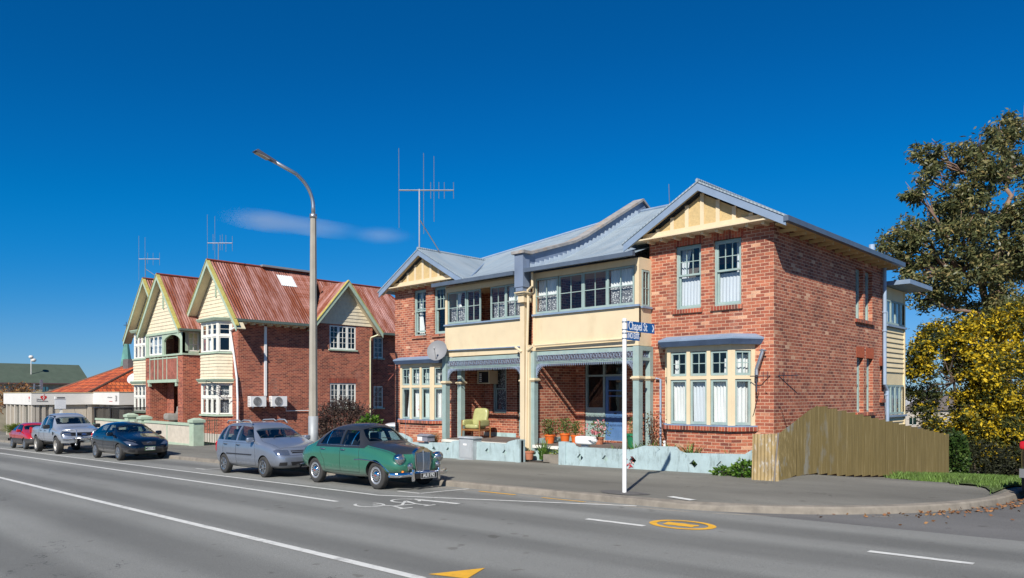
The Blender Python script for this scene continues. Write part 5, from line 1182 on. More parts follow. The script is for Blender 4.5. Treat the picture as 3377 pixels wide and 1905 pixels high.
# ================================================================ CARS
def paint(name, c, metal=0.0, rough=.28, coat=1.0):
    if name in MATS: return MATS[name]
    m, n, l, b = nt(name); p = n.new('ShaderNodeTexCoord').outputs['Object']
    a = noise(n, l, p, 2.5, 5); r = ramp(n, [(.3, tuple(v*.93 for v in c)), (.7, tuple(min(1, v*1.05) for v in c))]); l.new(a.outputs[0], r.inputs[0])
    s = n.new('ShaderNodeSeparateXYZ'); l.new(p, s.inputs[0]); d = noise(n, l, p, 9, 6); df = ramp(n, [(.28, (.55,)*3), (.5, (0, 0, 0))])   # road dust thrown up from the sills
    l.new(mth(n, l, 'ADD', s.outputs[2], mth(n, l, 'MULTIPLY', mth(n, l, 'ADD', d.outputs[0], -.5), .25)), df.inputs[0])
    cc = mixc(n, l, df.outputs[0], r.outputs[0], (.16, .145, .125)); l.new(cc, b.inputs['Base Color'])
    b.inputs['Metallic'].default_value = metal
    rr_ = ramp(n, [(0, (rough,)*3), (1, (min(1, rough+.3),)*3)]); l.new(df.outputs[0], rr_.inputs[0]); l.new(rr_.outputs[0], b.inputs['Roughness'])
    b.inputs['Coat Weight'].default_value = coat; b.inputs['Coat Roughness'].default_value = .05
    MATS[name] = m; return m
CHROME = M('chrome', (.72, .73, .75), .09, metal=1, var=.02, bmp=0)
TYRE = M('tyre_rubber', (.035, .034, .032), .85, var=.25, scale=14, bmp=.3)
CARGL = glass_mat('car_glass', (.62, .70, .70), 1.3)
TRIM = M('car_trim_black', (.02, .02, .022), .45, var=.15, bmp=.05)
SEATM = M('car_interior', (.035, .035, .04), .85, var=.2, bmp=.1)
LENS = M('lamp_lens', (.38, .40, .42), .10, metal=.85, var=.1, bmp=0)
AMBER = M('amber_lens', (.75, .18, .01), .2, var=.05, bmp=0); REDL = M('red_lens', (.45, .01, .015), .15, var=.05, bmp=0)
UNDER = M('car_underside', (.015, .015, .015), .9, bmp=0)
def fixn(bm):
    bmesh.ops.recalc_face_normals(bm, faces=bm.faces)
    if bm.calc_volume(signed=True) < 0: bmesh.ops.reverse_faces(bm, faces=bm.faces)
dg_ = lambda: bpy.context.evaluated_depsgraph_get()
def loft_mesh(name, secs, close=True):
    """secs: (x, [(y, z) ... from bottom centre to top centre, right half])"""
    v, f = [], []; k = len(secs[0][1]); n = 2*k-2
    for x, ps in secs:
        ring_ = ps+[(-y, z) for y, z in ps[-2:0:-1]]; v += [(x, y, z) for y, z in ring_]
    for i in range(len(secs)-1):
        for j in range(n): a, b = i*n+j, i*n+(j+1) % n; f.append((a, a+n, b+n, b))
    for e, fl in ((0, False), (len(secs)-1, True)):                 # end caps as strips, so the subdivision stays even
        o = e*n
        for j in range(k-1):
            l0, l1 = o+j, o+j+1; r0, r1 = o+(n-j) % n, o+(n-j-1) % n
            q = (l0, l1, r1, r0) if l0 != r0 and l1 != r1 else ((l0, l1, r1) if l0 == r0 else (l0, l1, r0))
            q = tuple(dict.fromkeys(q))
            if len(q) > 2: f.append(q[::-1] if fl else q)
    me = bpy.data.meshes.new(name); me.from_pydata(v, [], f); me.update()
    bm = bmesh.new(); bm.from_mesh(me); fixn(bm); bm.to_mesh(me); bm.free(); return me
def finish(o):
    dg = dg_(); dg.update(); me = bpy.data.meshes.new_from_object(o.evaluated_get(dg), depsgraph=dg); o.modifiers.clear(); old = o.data; o.data = me; return o
def cutter(mb, mat):
    o = mb.build('cut', mat); bm = bmesh.new(); bm.from_mesh(o.data); fixn(bm); bm.to_mesh(o.data); bm.free(); return o
def proj_patch(bvh, poly, axis, off, mats, name, parent, res=.06, side=1, thick=0.0):
    """lay a flat outline on the body: axis 'y' (seen from the side), 'x' (front or back) or 'z' (above)"""
    bm = bmesh.new(); vs = [bm.verts.new((p[0], p[1], 0)) for p in poly]; bm.faces.new(vs)
    us = [p[0] for p in poly]; ws = [p[1] for p in poly]
    for ax, lo, hi in ((0, min(us), max(us)), (1, min(ws), max(ws))):
        n_ = int((hi-lo)/res)
        for i in range(1, n_+1):
            c = lo+(hi-lo)*i/(n_+1); nn = (1, 0, 0) if ax == 0 else (0, 1, 0)
            bmesh.ops.bisect_plane(bm, geom=bm.verts[:]+bm.edges[:]+bm.faces[:], plane_co=(c if ax == 0 else 0, c if ax == 1 else 0, 0), plane_no=nn)
    bmesh.ops.triangulate(bm, faces=bm.faces)
    for v in bm.verts:
        u, w_ = v.co.x, v.co.y
        if axis == 'y': o, d = Vector((u, side*3, w_)), Vector((0, -side, 0))
        elif axis == 'x': o, d = Vector((side*6, u, w_)), Vector((-side, 0, 0))
        else: o, d = Vector((u, w_, 4)), Vector((0, 0, -1))
        h, nrm, _, _ = bvh.ray_cast(o, d)
        if h is None:
            q = Vector((u, side*.5, w_)) if axis == 'y' else Vector((side*1.9, u, w_)) if axis == 'x' else Vector((u, w_, 1.5)); h, nrm, _, _ = bvh.find_nearest(q)
        if nrm.dot(d) > 0: nrm = -nrm
        v.co = h+nrm*off
    bmesh.ops.recalc_face_normals(bm, faces=bm.faces)
    me = bpy.data.meshes.new(name); bm.to_mesh(me); bm.free(); me.polygons.foreach_set('use_smooth', [True]*len(me.polygons)); me.materials.append(mats)
    o = bpy.data.objects.new(name, me); col.objects.link(o); o.parent = parent
    if thick: md = o.modifiers.new('t', 'SOLIDIFY'); md.thickness = thick; md.offset = 1
    return o
def stroke(bvh, pts, axis, w_, off, mat, name, parent, side=1):
    """a thin strip following an outline on the body"""
    mb = MB(); P_ = []
    for (a, b) in zip(pts, pts[1:]):
        L = math.dist(a, b); n_ = max(1, int(L/.05))
        for i in range(n_+(1 if b is pts[-1] else 0)): t = i/n_; P_.append((a[0]+(b[0]-a[0])*t, a[1]+(b[1]-a[1])*t))
    Q = []
    for u, v in P_:
        if axis == 'y': o, d = Vector((u, side*3, v)), Vector((0, -side, 0))
        elif axis == 'x': o, d = Vector((side*6, u, v)), Vector((-side, 0, 0))
        else: o, d = Vector((u, v, 4)), Vector((0, 0, -1))
        h, nrm, _, _ = bvh.ray_cast(o, d)
        if h is None: continue
        if nrm.dot(d) > 0: nrm = -nrm
        Q.append(h+nrm*off)
    if len(Q) > 1: mb.tube(Q, w_, 5); return mb.build(name, mat, parent)
def wheel(parent, x, y, r, w_, style, side):
    wt = bpy.data.objects.new('wheel', None); col.objects.link(wt); wt.parent = parent; wt.location = (x, y, r); s = side
    m = MB(); k = .64; h = w_/2
    m.lathe((0, 0, 0), [(r*k, -h*s), (r*.8, -h*1.02*s), (r*.93, -h*.97*s), (r*.985, -h*.8*s), (r, -h*.5*s), (r, h*.5*s), (r*.985, h*.8*s), (r*.93, h*.97*s), (r*.8, h*1.02*s), (r*k, h*s), (r*k, h*.8*s)], 40, 'y', False); m.build('tyre', TYRE, wt, smooth=True)
    m = MB(); m2 = MB(); f = h*s
    if style == 'steel':                              # pierced steel disc with hub cap
        m.lathe((0, 0, 0), [(r*k, f*.98), (r*.62, f*1.04), (r*.58, f*.9), (r*.55, f*.72), (r*.50, f*.80), (r*.36, f*.84), (r*.33, f*.66), (.0, f*.66)], 40, 'y', False)
        m2.lathe((0, 0, 0), [(r*.33, f*.70), (r*.32, f*.95), (r*.22, f*1.12), (r*.08, f*1.2), (0, f*1.21)], 28, 'y', False)
        o = m.build('rim', M('wheel_silver', (.52, .53, .54), .38, metal=.7, var=.08, bmp=0), wt, smooth=True); m2.build('hub_cap', CHROME, o, smooth=True)
        m3 = MB()
        for i in range(16): a = i*6.2832/16; p = Vector((r*.43*math.cos(a), f*.815, r*.43*math.sin(a))); m3.lathe(p, [(.018, 0), (.018, .012*s)], 8, 'y')
        m3.build('vent_holes', UNDER, o); m4 = MB(); m4.blob((0, f*1.2, 0), (.02, .008, .02)); m4.build('badge', REDL, o)
    elif style == 'truck':
        m.lathe((0, 0, 0), [(r*k, f*.98), (r*.6, f*1.0), (r*.55, f*.6), (r*.50, f*.42), (r*.30, f*.5), (r*.22, f*.85), (0, f*.9)], 36, 'y', False); o = m.build('rim', M('wheel_dusty', (.42, .40, .36), .5, metal=.5, var=.15, bmp=0), wt, smooth=True)
        m3 = MB()
        for i in range(8): a = i*6.2832/8; p = Vector((r*.40*math.cos(a), f*.47, r*.40*math.sin(a))); m3.lathe(p, [(.03, 0), (.03, .012*s)], 8, 'y')
        m3.build('vent_holes', UNDER, o)
    else:                                             # alloy with n spokes
        n_ = style; m.lathe((0, 0, 0), [(r*k, f*.98), (r*.62, f*1.03), (r*.57, f*.98), (r*.56, f*.3), (0, f*.28)], 40, 'y', False); o = m.build('rim', M('alloy_dark', (.025, .025, .027), .6, metal=.6, bmp=0), wt, smooth=True)
        for i in range(n_):
            a = i*6.2832/n_; ca, sa = math.cos(a), math.sin(a)
            def q(rad, tw, d): return (rad*ca-tw*sa, f*d, rad*sa+tw*ca)
            wi, wo = r*.05, r*.075*6/n_
            m2.hexa([q(r*.1, -wi, .5), q(r*.58, -wo, .55), q(r*.58, wo, .55), q(r*.1, wi, .5), q(r*.1, -wi*.8, .95), q(r*.58, -wo*.7, .97), q(r*.58, wo*.7, .97), q(r*.1, wi*.8, .95)])
        m2.lathe((0, 0, 0), [(r*.2, f*.5), (r*.19, f*.97), (r*.06, f*1.02), (0, f*1.02)], 20, 'y', False); m2.lathe((0, 0, 0), [(r*.56, f*.6), (r*.57, f*1.0), (r*.62, f*1.035), (r*k, f*.99)], 40, 'y', False); m2.build('spokes', ALU, o)
    return wt
def number_plate(parent, c, U, txt, w_, h, bgm, fgm, tilt=0.0):
    U = Vector(U).normalized(); N = U.cross(Z); c = Vector(c); m = MB()
    def P_(u, z, n): return c+U*u+Z*z+N*n
    m.hexa([P_(-w_/2, -h/2, -.012), P_(w_/2, -h/2, -.012), P_(w_/2, -h/2, 0), P_(-w_/2, -h/2, 0), P_(-w_/2, h/2, -.012), P_(w_/2, h/2, -.012), P_(w_/2, h/2, 0), P_(-w_/2, h/2, 0)]); o = m.build('number_plate', bgm, parent)
    m = MB(); text_mesh(m, txt, P_(0, 0, .003), U, Z, h*.95, .001, 'CENTER', .86, .002); b = .006
    for a in ((-w_/2, w_/2, -h/2, -h/2+b), (-w_/2, w_/2, h/2-b, h/2), (-w_/2, -w_/2+b, -h/2+b, h/2-b), (w_/2-b, w_/2, -h/2+b, h/2-b)):
        m.face([P_(a[0], a[2], .002), P_(a[1], a[2], .002), P_(a[1], a[3], .002), P_(a[0], a[3], .002)])
    m.build('lettering', fgm, o)
PL_W = M('plate_white', (.72, .73, .70), .4, var=.02, bmp=0); PL_K = M('plate_black', (.012, .012, .014), .4, bmp=0); PL_G = M('plate_green', (.10, .22, .08), .4, bmp=0)
def car(name, label, loc, secs, paintm, windows, cavity, axles, wr, ww, style, track, arch=1.14, two_tone=None, doors=(), handles=(), sub=3, extra=None, seats=((.15, .34), (.15, -.34)), rot=0.0, seat_z=.5, grade=-.021, more_cuts=(), planes=(), wheels_side=(1, -1)):
    """secs loft -> subdivided shell -> cabin hollowed -> windows and wheel wells cut through"""
    t = thing(name, label, 'car', loc, world=False, rot=(0, grade, rot))
    me = loft_mesh(name, secs); o = bpy.data.objects.new('body', me); col.objects.link(o)
    for m in (paintm if isinstance(paintm, list) else [paintm]): me.materials.append(m)
    sb = o.modifiers.new('s', 'SUBSURF'); sb.levels = sub; sb.render_levels = sub; finish(o)
    bvh = BVHTree.FromPolygons([v.co for v in o.data.vertices], [tuple(p.vertices) for p in o.data.polygons])
    if planes:
        bm = bmesh.new(); bm.from_mesh(o.data)
        for co, no in planes: bmesh.ops.bisect_plane(bm, geom=bm.verts[:]+bm.edges[:]+bm.faces[:], plane_co=co, plane_no=no)
        bm.to_mesh(o.data); bm.free()
    if two_tone: o.data.polygons.foreach_set('material_index', [two_tone(p.center) for p in o.data.polygons])
    nm = len(o.data.materials); o.data.materials.append(UNDER); o.data.materials.append(SEATM); cuts = []
    for ax in axles:
        for s in wheels_side:
            m = MB(); m.cyl((ax, s*(track+ww*.7), wr), (ax, s*(track-ww*.75), wr), wr*arch, n=40); m.cyl((ax, s*(track+ww*.7), wr*.2), (ax, s*(track-ww*.75), wr*.2), wr*arch*.999, n=40); 
            m = MB(); k = wr*arch; pr = [(k*math.cos(a), k*math.sin(a)) for a in lin(0, math.pi, 22)]+[(-k, -wr*1.2), (k, -wr*1.2)]
            m.prism([(ax+p[0], s*(track+.5), wr+p[1]) for p in pr], (0, -s*(.5+ww*.8), 0)); c = cutter(m, UNDER); cuts.append(c)
    cm = loft_mesh('cav', cavity); c = bpy.data.objects.new('cut', cm); cm.materials.append(SEATM); col.objects.link(c); cuts.append(c)
    for bx in more_cuts: m = MB(); m.box(*bx); cuts.append(cutter(m, UNDER))
    for kind, poly in windows:
        m = MB()
        if kind == 'y': m.prism([(p[0], -1.6, p[1]) for p in poly], (0, 3.2, 0))
        elif kind == 'f': xm = cavity[-1][0]-.25; m.prism([(xm-.35, p[0], p[1]) for p in poly], (1.6, 0, 0))
        elif kind == 'r': xm = cavity[0][0]+.25; m.prism([(xm+.35, p[0], p[1]) for p in poly], (-1.6, 0, 0))
        cuts.append(cutter(m, paintm[-1] if isinstance(paintm, list) else paintm))
    for c in cuts:
        b = o.modifiers.new('b', 'BOOLEAN'); b.operation = 'DIFFERENCE'; b.solver = 'MANIFOLD'; b.object = c
        try: b.material_mode = 'TRANSFER'
        except Exception: pass
    finish(o)
    for c in cuts: bpy.data.objects.remove(c)
    bm = bmesh.new(); bm.from_mesh(o.data)
    for e in bm.edges:
        if len(e.link_faces) == 2 and e.calc_face_angle(0) > R(32): e.smooth = False
    for f in bm.faces: f.smooth = True
    bm.to_mesh(o.data); bm.free(); o.parent = t
    for kind, poly in windows:
        if kind == 'y':
            for s in (1, -1): proj_patch(bvh, poly, 'y', -.012, CARGL, 'side_window', t, .12, s)
        else: proj_patch(bvh, poly, 'x', -.012, CARGL, 'windscreen' if kind == 'f' else 'rear_window', t, .12, 1 if kind == 'f' else -1)
    for ax in axles:
        for s in wheels_side: wheel(t, ax, s*track, wr, ww, style, s)
    for sx, sy in seats:
        m = MB(); pillow(m, (sx, sy, seat_z-.05), .24, .22, .09); pillow(m, (sx-.27, sy, seat_z+.27), .09, .22, .30); pillow(m, (sx-.30, sy, seat_z+.64), .05, .12, .09); m.build('seat', SEATM, t, smooth=True)
    for d in doors:
        for s in wheels_side: stroke(bvh, d+[d[0]], 'y', .0045, .0, TRIM, 'door_gap', o, s)
    for hx, hz, hm in handles:
        for s in wheels_side:
            q, nrm, _, _ = bvh.ray_cast(Vector((hx, s*3, hz)), Vector((0, -s, 0))); m = MB(); m.tube([q+Vector((-.09, s*.008, 0)), q+Vector((-.07, s*.028, 0)), q+Vector((.07, s*.028, 0)), q+Vector((.09, s*.008, 0))], .012, 6); m.build('door_handle', hm, t)
    if extra: extra(t, o, bvh)
    return t
def sec(x, *p): return (x, list(p))
def mirror_pair(t, mat, x, y, z, sc_=1.0, arm=TRIM):
    for s in (1, -1):
        m = MB(); pillow(m, (x, s*(y+.07), z), .06*sc_, .10*sc_, .07*sc_); o = m.build('wing_mirror', mat, t, smooth=True)
        m = MB(); m.tube([(x, s*(y-.06), z-.05), (x, s*y, z-.03)], .025, 6); m.build('mirror_arm', arm, o)
def steering(t, x, z, s=-1):
    m = MB(); m.tube([(x+.10*math.sin(a)*.5, -s*-.36+.17*math.cos(a), z+.17*math.sin(a)*.9) for a in lin(0, 6.2832, 20)], .014, 6); m.build('steering_wheel', TRIM, t)
# ---------------- the green vintage saloon
GRN = paint('paint_green', (.028, .135, .085), rough=.25); CHAR = paint('paint_charcoal', (.022, .024, .027), rough=.4, coat=.6)
def mg_sec(x, zb, wb, ws, zs, wm, zm, wh, zh, wr, zr, wt, zt, zc): return sec(x, (0, zb), (wb, zb), (ws, zs), (wm, zm), (wh, zh), (wr, zr), (wt, zt), (0, zc))
MG = [mg_sec(-2.14, .46, .40, .52, .52, .57, .64, .50, .76, .38, .82, .2, .84, .845), mg_sec(-2.06, .38, .50, .64, .46, .69, .66, .60, .84, .46, .90, .22, .92, .925),
      mg_sec(-1.85, .32, .56, .73, .43, .765, .68, .69, .90, .55, .985, .28, 1.01, 1.015), mg_sec(-1.45, .27, .6, .77, .40, .80, .68, .76, .945, .63, 1.04, .32, 1.07, 1.08),
      mg_sec(-1.2, .25, .62, .775, .36, .80, .68, .775, .955, .60, 1.17, .34, 1.22, 1.23), mg_sec(-.92, .23, .63, .78, .33, .80, .66, .78, .955, .575, 1.335, .32, 1.395, 1.41),
      mg_sec(-.5, .22, .63, .78, .31, .80, .64, .782, .955, .58, 1.42, .33, 1.485, 1.50), mg_sec(0.0, .22, .63, .78, .30, .80, .62, .782, .955, .585, 1.425, .33, 1.49, 1.505),
      mg_sec(.30, .22, .63, .78, .30, .80, .62, .78, .955, .58, 1.375, .32, 1.435, 1.45), mg_sec(.56, .22, .63, .78, .30, .80, .62, .775, .955, .60, 1.19, .34, 1.24, 1.255),
      mg_sec(.80, .23, .63, .78, .31, .80, .62, .765, .945, .62, 1.0, .36, 1.045, 1.06), mg_sec(1.0, .24, .62, .78, .33, .80, .63, .755, .925, .60, .965, .34, 1.02, 1.035),
      mg_sec(1.4, .26, .6, .775, .40, .795, .64, .73, .88, .53, .905, .28, .99, 1.01), mg_sec(1.7, .29, .56, .75, .42, .775, .62, .69, .815, .49, .84, .25, .955, .98),
      mg_sec(1.92, .33, .50, .69, .42, .71, .58, .62, .735, .44, .74, .22, .91, .94), mg_sec(2.02, .37, .42, .56, .45, .59, .55, .53, .66, .38, .67, .2, .85, .88), mg_sec(2.06, .42, .3, .4, .48, .44, .54, .40, .60, .3, .62, .18, .76, .79)]
MGW = [('y', [(-1.02, .995), (-.14, .995), (-.14, 1.335), (-.60, 1.345), (-.80, 1.29), (-.93, 1.18)]), ('y', [(-.06, .995), (.64, .985), (.60, 1.06), (.36, 1.325), (-.06, 1.34)]),
       ('f', [(-.50, 1.075), (.50, 1.075), (.49, 1.20), (.42, 1.345), (.2, 1.385), (-.2, 1.385), (-.42, 1.345), (-.49, 1.20)]), ('r', [(-.42, 1.13), (.42, 1.13), (.38, 1.30), (-.38, 1.30)])]
MGC = [sec(-1.22, (0, .42), (.55, .42), (.60, .9), (.45, 1.06), (0, 1.10)), sec(-.9, (0, .36), (.66, .36), (.70, .95), (.50, 1.26), (0, 1.345)), sec(-.4, (0, .36), (.68, .36), (.71, .95), (.50, 1.37), (0, 1.445)), sec(.2, (0, .36), (.68, .36), (.71, .95), (.50, 1.36), (0, 1.43)), sec(.52, (0, .36), (.66, .36), (.70, .93), (.54, 1.16), (0, 1.21)), sec(.74, (0, .36), (.62, .36), (.68, .9), (.55, .96), (0, 1.0))]
def mg_extra(t, o, bvh):
    m = MB(); gx = 2.09
    m.prism([(gx-.1, -.19, .40), (gx-.1, .19, .40), (gx-.1, .235, .60), (gx-.1, .235, .84), (gx-.1, .12, .93), (gx-.1, 0, .955), (gx-.1, -.12, .93), (gx-.1, -.235, .84), (gx-.1, -.235, .60)], (.11, 0, 0)); g = m.build('grille', CHROME, t)
    m = MB(); m.prism([(gx+.011, -.165, .43), (gx+.011, .165, .43), (gx+.011, .205, .60), (gx+.011, .205, .82), (gx+.011, .0, .86), (gx+.011, -.205, .82), (gx+.011, -.205, .60)], (.004, 0, 0)); m.build('grille_opening', M('grille_back', (.07, .075, .085), .5, metal=.5), g)
    m = MB()
    for i in range(-6, 7):
        if i: y = i*.029; m.tube([(gx+.018, y*.85, .435), (gx+.026, y*1.03, .62), (gx+.02, y*1.05, .83)], .008, 5)
    m.tube([(gx+.018, 0, .42), (gx+.03, 0, .62), (gx+.022, 0, .87)], .014, 6); m.build('grille_bars', ALU, g)
    m = MB(); m.blob((gx-.02, 0, .94), (.09, .05, .03)); m.build('badge', M('badge_bronze', (.35, .25, .12), .3, metal=.8), g)
    for s in (1, -1):
        m = MB(); m.lathe((1.86, s*.56, .70), [(.115, 0), (.122, .12), (.118, .155), (.10, .165)], 24, 'x'); h = m.build('headlight', CHROME, t, smooth=True)
        m = MB(); m.lathe((2.02, s*.56, .70), [(.102, 0), (.085, .025), (.04, .04), (0, .043)], 24, 'x'); m.build('lens', LENS, h, smooth=True)
        m = MB(); m.lathe((2.06, s*.40, .545), [(.02, 0), (.07, .05), (.078, .09), (.07, .1)], 20, 'x'); m.tube([(2.06, s*.40, .44), (2.1, s*.4, .5)], .018, 6); h = m.build('fog_lamp', CHROME, t, smooth=True)
        m = MB(); m.lathe((2.16, s*.40, .545), [(.07, 0), (.05, .02), (0, .028)], 20, 'x'); m.build('lens', LENS, h, smooth=True)
        m = MB(); m.blob((1.99, s*.53, .50), (.03, .03, .03)); m.build('side_lamp', LENS, t, smooth=True)
        m = MB(); m.blob((2.02, s*.52, .41), (.035, .032, .034)); m.build('indicator', AMBER, t, smooth=True)
        m = MB(); pillow(m, (2.20, s*.37, .34), .035, .035, .14); m.build('overrider', CHROME, t, smooth=True)
        m = MB(); pillow(m, (-1.99, s*.60, .66), .05, .05, .09); m.build('tail_light', REDL, t, smooth=True)
        stroke(bvh, [(.52, .66), (.75, .672), (1.02, .665), (1.3, .652), (1.52, .60), (1.68, .50), (1.74, .42)], 'y', .012, .004, CHROME, 'side_moulding', t, s)
        stroke(bvh, [(-1.06, .985), (.66, .975)], 'y', .008, .004, CHROME, 'belt_moulding', t, s)
        for px in ((-1.02, .995), (-.14, 1.0)): pass
        for a, b in (((-.72, 1.0), (-.70, 1.30)), ((.34, 1.0), (.37, 1.30))): stroke(bvh, [a, b], 'y', .010, 0, CHROME, 'window_bar', t, s)
    def bump_(x, w_, z, name, curve, h):
        m = MB(); n_ = 24
        def f(u, v): a = 6.2832*v; y = -w_+2*w_*u; q = abs(y)/w_; xx = x-math.copysign(curve*q**2.6, x)-(math.copysign(.16*max(0, (q-.9)/.1)**1.5, x)); return (xx+.028*math.cos(a), y, z+h*math.sin(a))
        m.grid(f, n_, 12); m.build(name, CHROME, t, smooth=True)
    bump_(2.17, .80, .36, 'front_bumper', .12, .055); bump_(-2.20, .76, .40, 'rear_bumper', .10, .05)
    number_plate(t, (2.225, .06, .315), (0, 1, 0), 'AU1192', .46, .125, PL_K, PL_W)
    m = MB(); m.box(2.17, 2.208, -.30, .36, .26, .38); m.build('plate_holder', UNDER, t)
    stroke(bvh, [(1.93, .56), (1.5, .60), (1.05, .66), (.82, .68), (.80, 0), (.82, -.68), (1.05, -.66), (1.5, -.60), (1.93, -.56)], 'z', .004, 0, TRIM, 'bonnet_gap', o)
    m = MB(); m.tube([(.70, .60, 1.0), (.70, .60, 1.62)], .005, 5); m.build('radio_aerial', METAL, t)
    for y in (.25, -.15): 
        m = MB(); m.tube([(.80, y, 1.06), (.72, y-.15, 1.13), (.69, y-.36, 1.15)], .007, 5); m.build('wiper', TRIM, t)
    m = MB(); m.lathe((.40, .83, 1.03), [(.0, -.035), (.045, -.02), (.05, .01), (.0, .012)], 16, 'x'); m.tube([(.42, .80, .98), (.40, .83, 1.0)], .008, 5); m.build('wing_mirror', CHROME, t, smooth=True)
    steering(t, .30, 1.02)
    m = MB(); m.box(.34, .70, -.6, .6, .90, .98); m.build('dashboard', SEATM, t); m = MB(); pillow(m, (-.95, 0, .45), .22, .60, .1); pillow(m, (-1.05, 0, .72), .09, .58, .25); m.build('seat', SEATM, t, smooth=True)
RZ = lambda x: H(x, 10.5)
def mg_tone(c):
    ay = abs(c.y)
    if c.x > .85: return 1 if ay < .62-.12*(c.x-.85) and c.z > .8 and c.x < 2.0 else 0
    if c.x < -1.2: return 1 if ay < .63-.16*(-1.2-c.x) and c.z > .8 and c.x > -2.05 else 0
    return 1 if c.z > .925 else 0
MG_CUTS = [((0, 0, .925), (0, 0, 1)), ((.85, 0, 0), (1, 0, 0)), ((-1.2, 0, 0), (1, 0, 0))]+[((.85, s*.62, 0), (.12, s, 0)) for s in (1, -1)]+[((-1.2, s*.63, 0), (-.16, s, 0)) for s in (1, -1)]
car('vintage_saloon', 'green vintage saloon with charcoal roof and tall chrome grille, first in the parked row', (-15.28, 10.74, RZ(-15.28)), MG, [GRN, CHAR], MGW, MGC, (1.30, -1.29), .318, .16, 'steel', .66, 1.13, mg_tone, planes=MG_CUTS,
    doors=([(-.10, .36), (-.10, .97), (.66, .96), (.72, .6), (.70, .36)], [(-.10, .36), (-.10, .97), (-1.0, .97), (-.98, .80), (-.80, .60), (-.80, .36)]), handles=((.02, .88, CHROME), (-.85, .88, CHROME)), extra=mg_extra, seats=((.05, .34), (.05, -.34)), seat_z=.52)

# ---------------- modern cars: one generator for the shell
def shell(rows, k1=.8):
    out = []
    for x, zb, wm, zbl, wr, zr, zc in rows:
        out.append(sec(x, (0, zb), (wm*k1, zb), (wm*.965, zb+.10), (wm, zb+(zbl-zb)*.62), (wm*.972, zbl), (wr, zr), (wr*.55, zc-.008), (0, zc)))
    return out
def hollow(rows, x0, x1, fl=.38, ins=.10):
    out = []
    for x, zb, wm, zbl, wr, zr, zc in rows:
        if x0 <= x <= x1:
            lo = zbl < zr-.16; zt = zr-.05 if lo else max(zbl-.02, zr-.07)
            out.append(sec(x, (0, fl), (wm-.16, fl), (wm-ins-.02, zbl-.06), (max(.2, wr-.055), zt), (0, zc-.06 if lo else zt+.01)))
    return out
def badge_oval(t, x, z, mat=CHROME, r=(.01, .075, .045), inner=None):
    m = MB(); m.tube([(x, r[1]*math.cos(a), z+r[2]*math.sin(a)) for a in lin(0, 6.2832, 24)], .009, 6); m.tube([(x, -r[1]*.7, z+r[2]*.45), (x+.004, 0, z-.006), (x, r[1]*.7, z+r[2]*.45)], .008, 6) if inner == 'wing' else None; o = m.build('badge', mat, t, smooth=True)
    if inner == 'fill': m = MB(); m.blob((x-.004, 0, z), (.008, r[1]*.93, r[2]*.93)); m.build('badge_field', M('badge_blue', (.03, .07, .22), .3, bmp=0), o, smooth=True)
def fronts(bvh, t, lamps, dark=(), lens=LENS):
    for s in (1, -1):
        for poly in lamps: o = proj_patch(bvh, [(s*p[0], p[1]) for p in poly][::s], 'x', .006, lens, 'headlight', t, .05, 1)
    for poly in dark: proj_patch(bvh, poly, 'x', .005, TRIM, 'grille', t, .06, 1)
def wipers(t, x, z):
    for y in (.15, -.35):
        m = MB(); m.tube([(x, y, z), (x-.16, y+.12, z+.075), (x-.22, y+.42, z+.10)], .009, 5); m.build('wiper', TRIM, t)
SILV = paint('paint_silver_blue', (.25, .285, .35), metal=.55, rough=.34); BLK = paint('paint_black', (.002, .005, .012), rough=.2); SILV2 = paint('paint_silver', (.40, .43, .48), metal=.45, rough=.36)
REDP = paint('paint_red', (.42, .012, .012), rough=.25); WHT = paint('paint_white', (.78, .79, .80), rough=.3); DKG = paint('paint_dark_grey', (.03, .028, .026), metal=.4, rough=.35)
DEMIO = [(-1.86, .36, .60, .76, .50, .86, .88), (-1.81, .28, .76, .90, .66, .98, 1.0), (-1.71, .24, .81, .945, .66, 1.2, 1.23), (-1.52, .22, .825, .95, .63, 1.43, 1.47), (-1.1, .2, .833, .95, .625, 1.465, 1.51), (-.4, .19, .835, .95, .62, 1.475, 1.52), (.12, .19, .835, .95, .61, 1.44, 1.485), (.42, .19, .835, .95, .635, 1.28, 1.32), (.72, .19, .832, .95, .68, 1.10, 1.14), (.98, .2, .83, .94, .71, .975, 1.03), (1.4, .21, .82, .87, .68, .905, .95), (1.70, .23, .79, .80, .63, .83, .865), (1.86, .25, .74, .70, .57, .75, .78), (1.95, .30, .62, .58, .47, .63, .66), (1.99, .36, .45, .5, .36, .53, .55)]
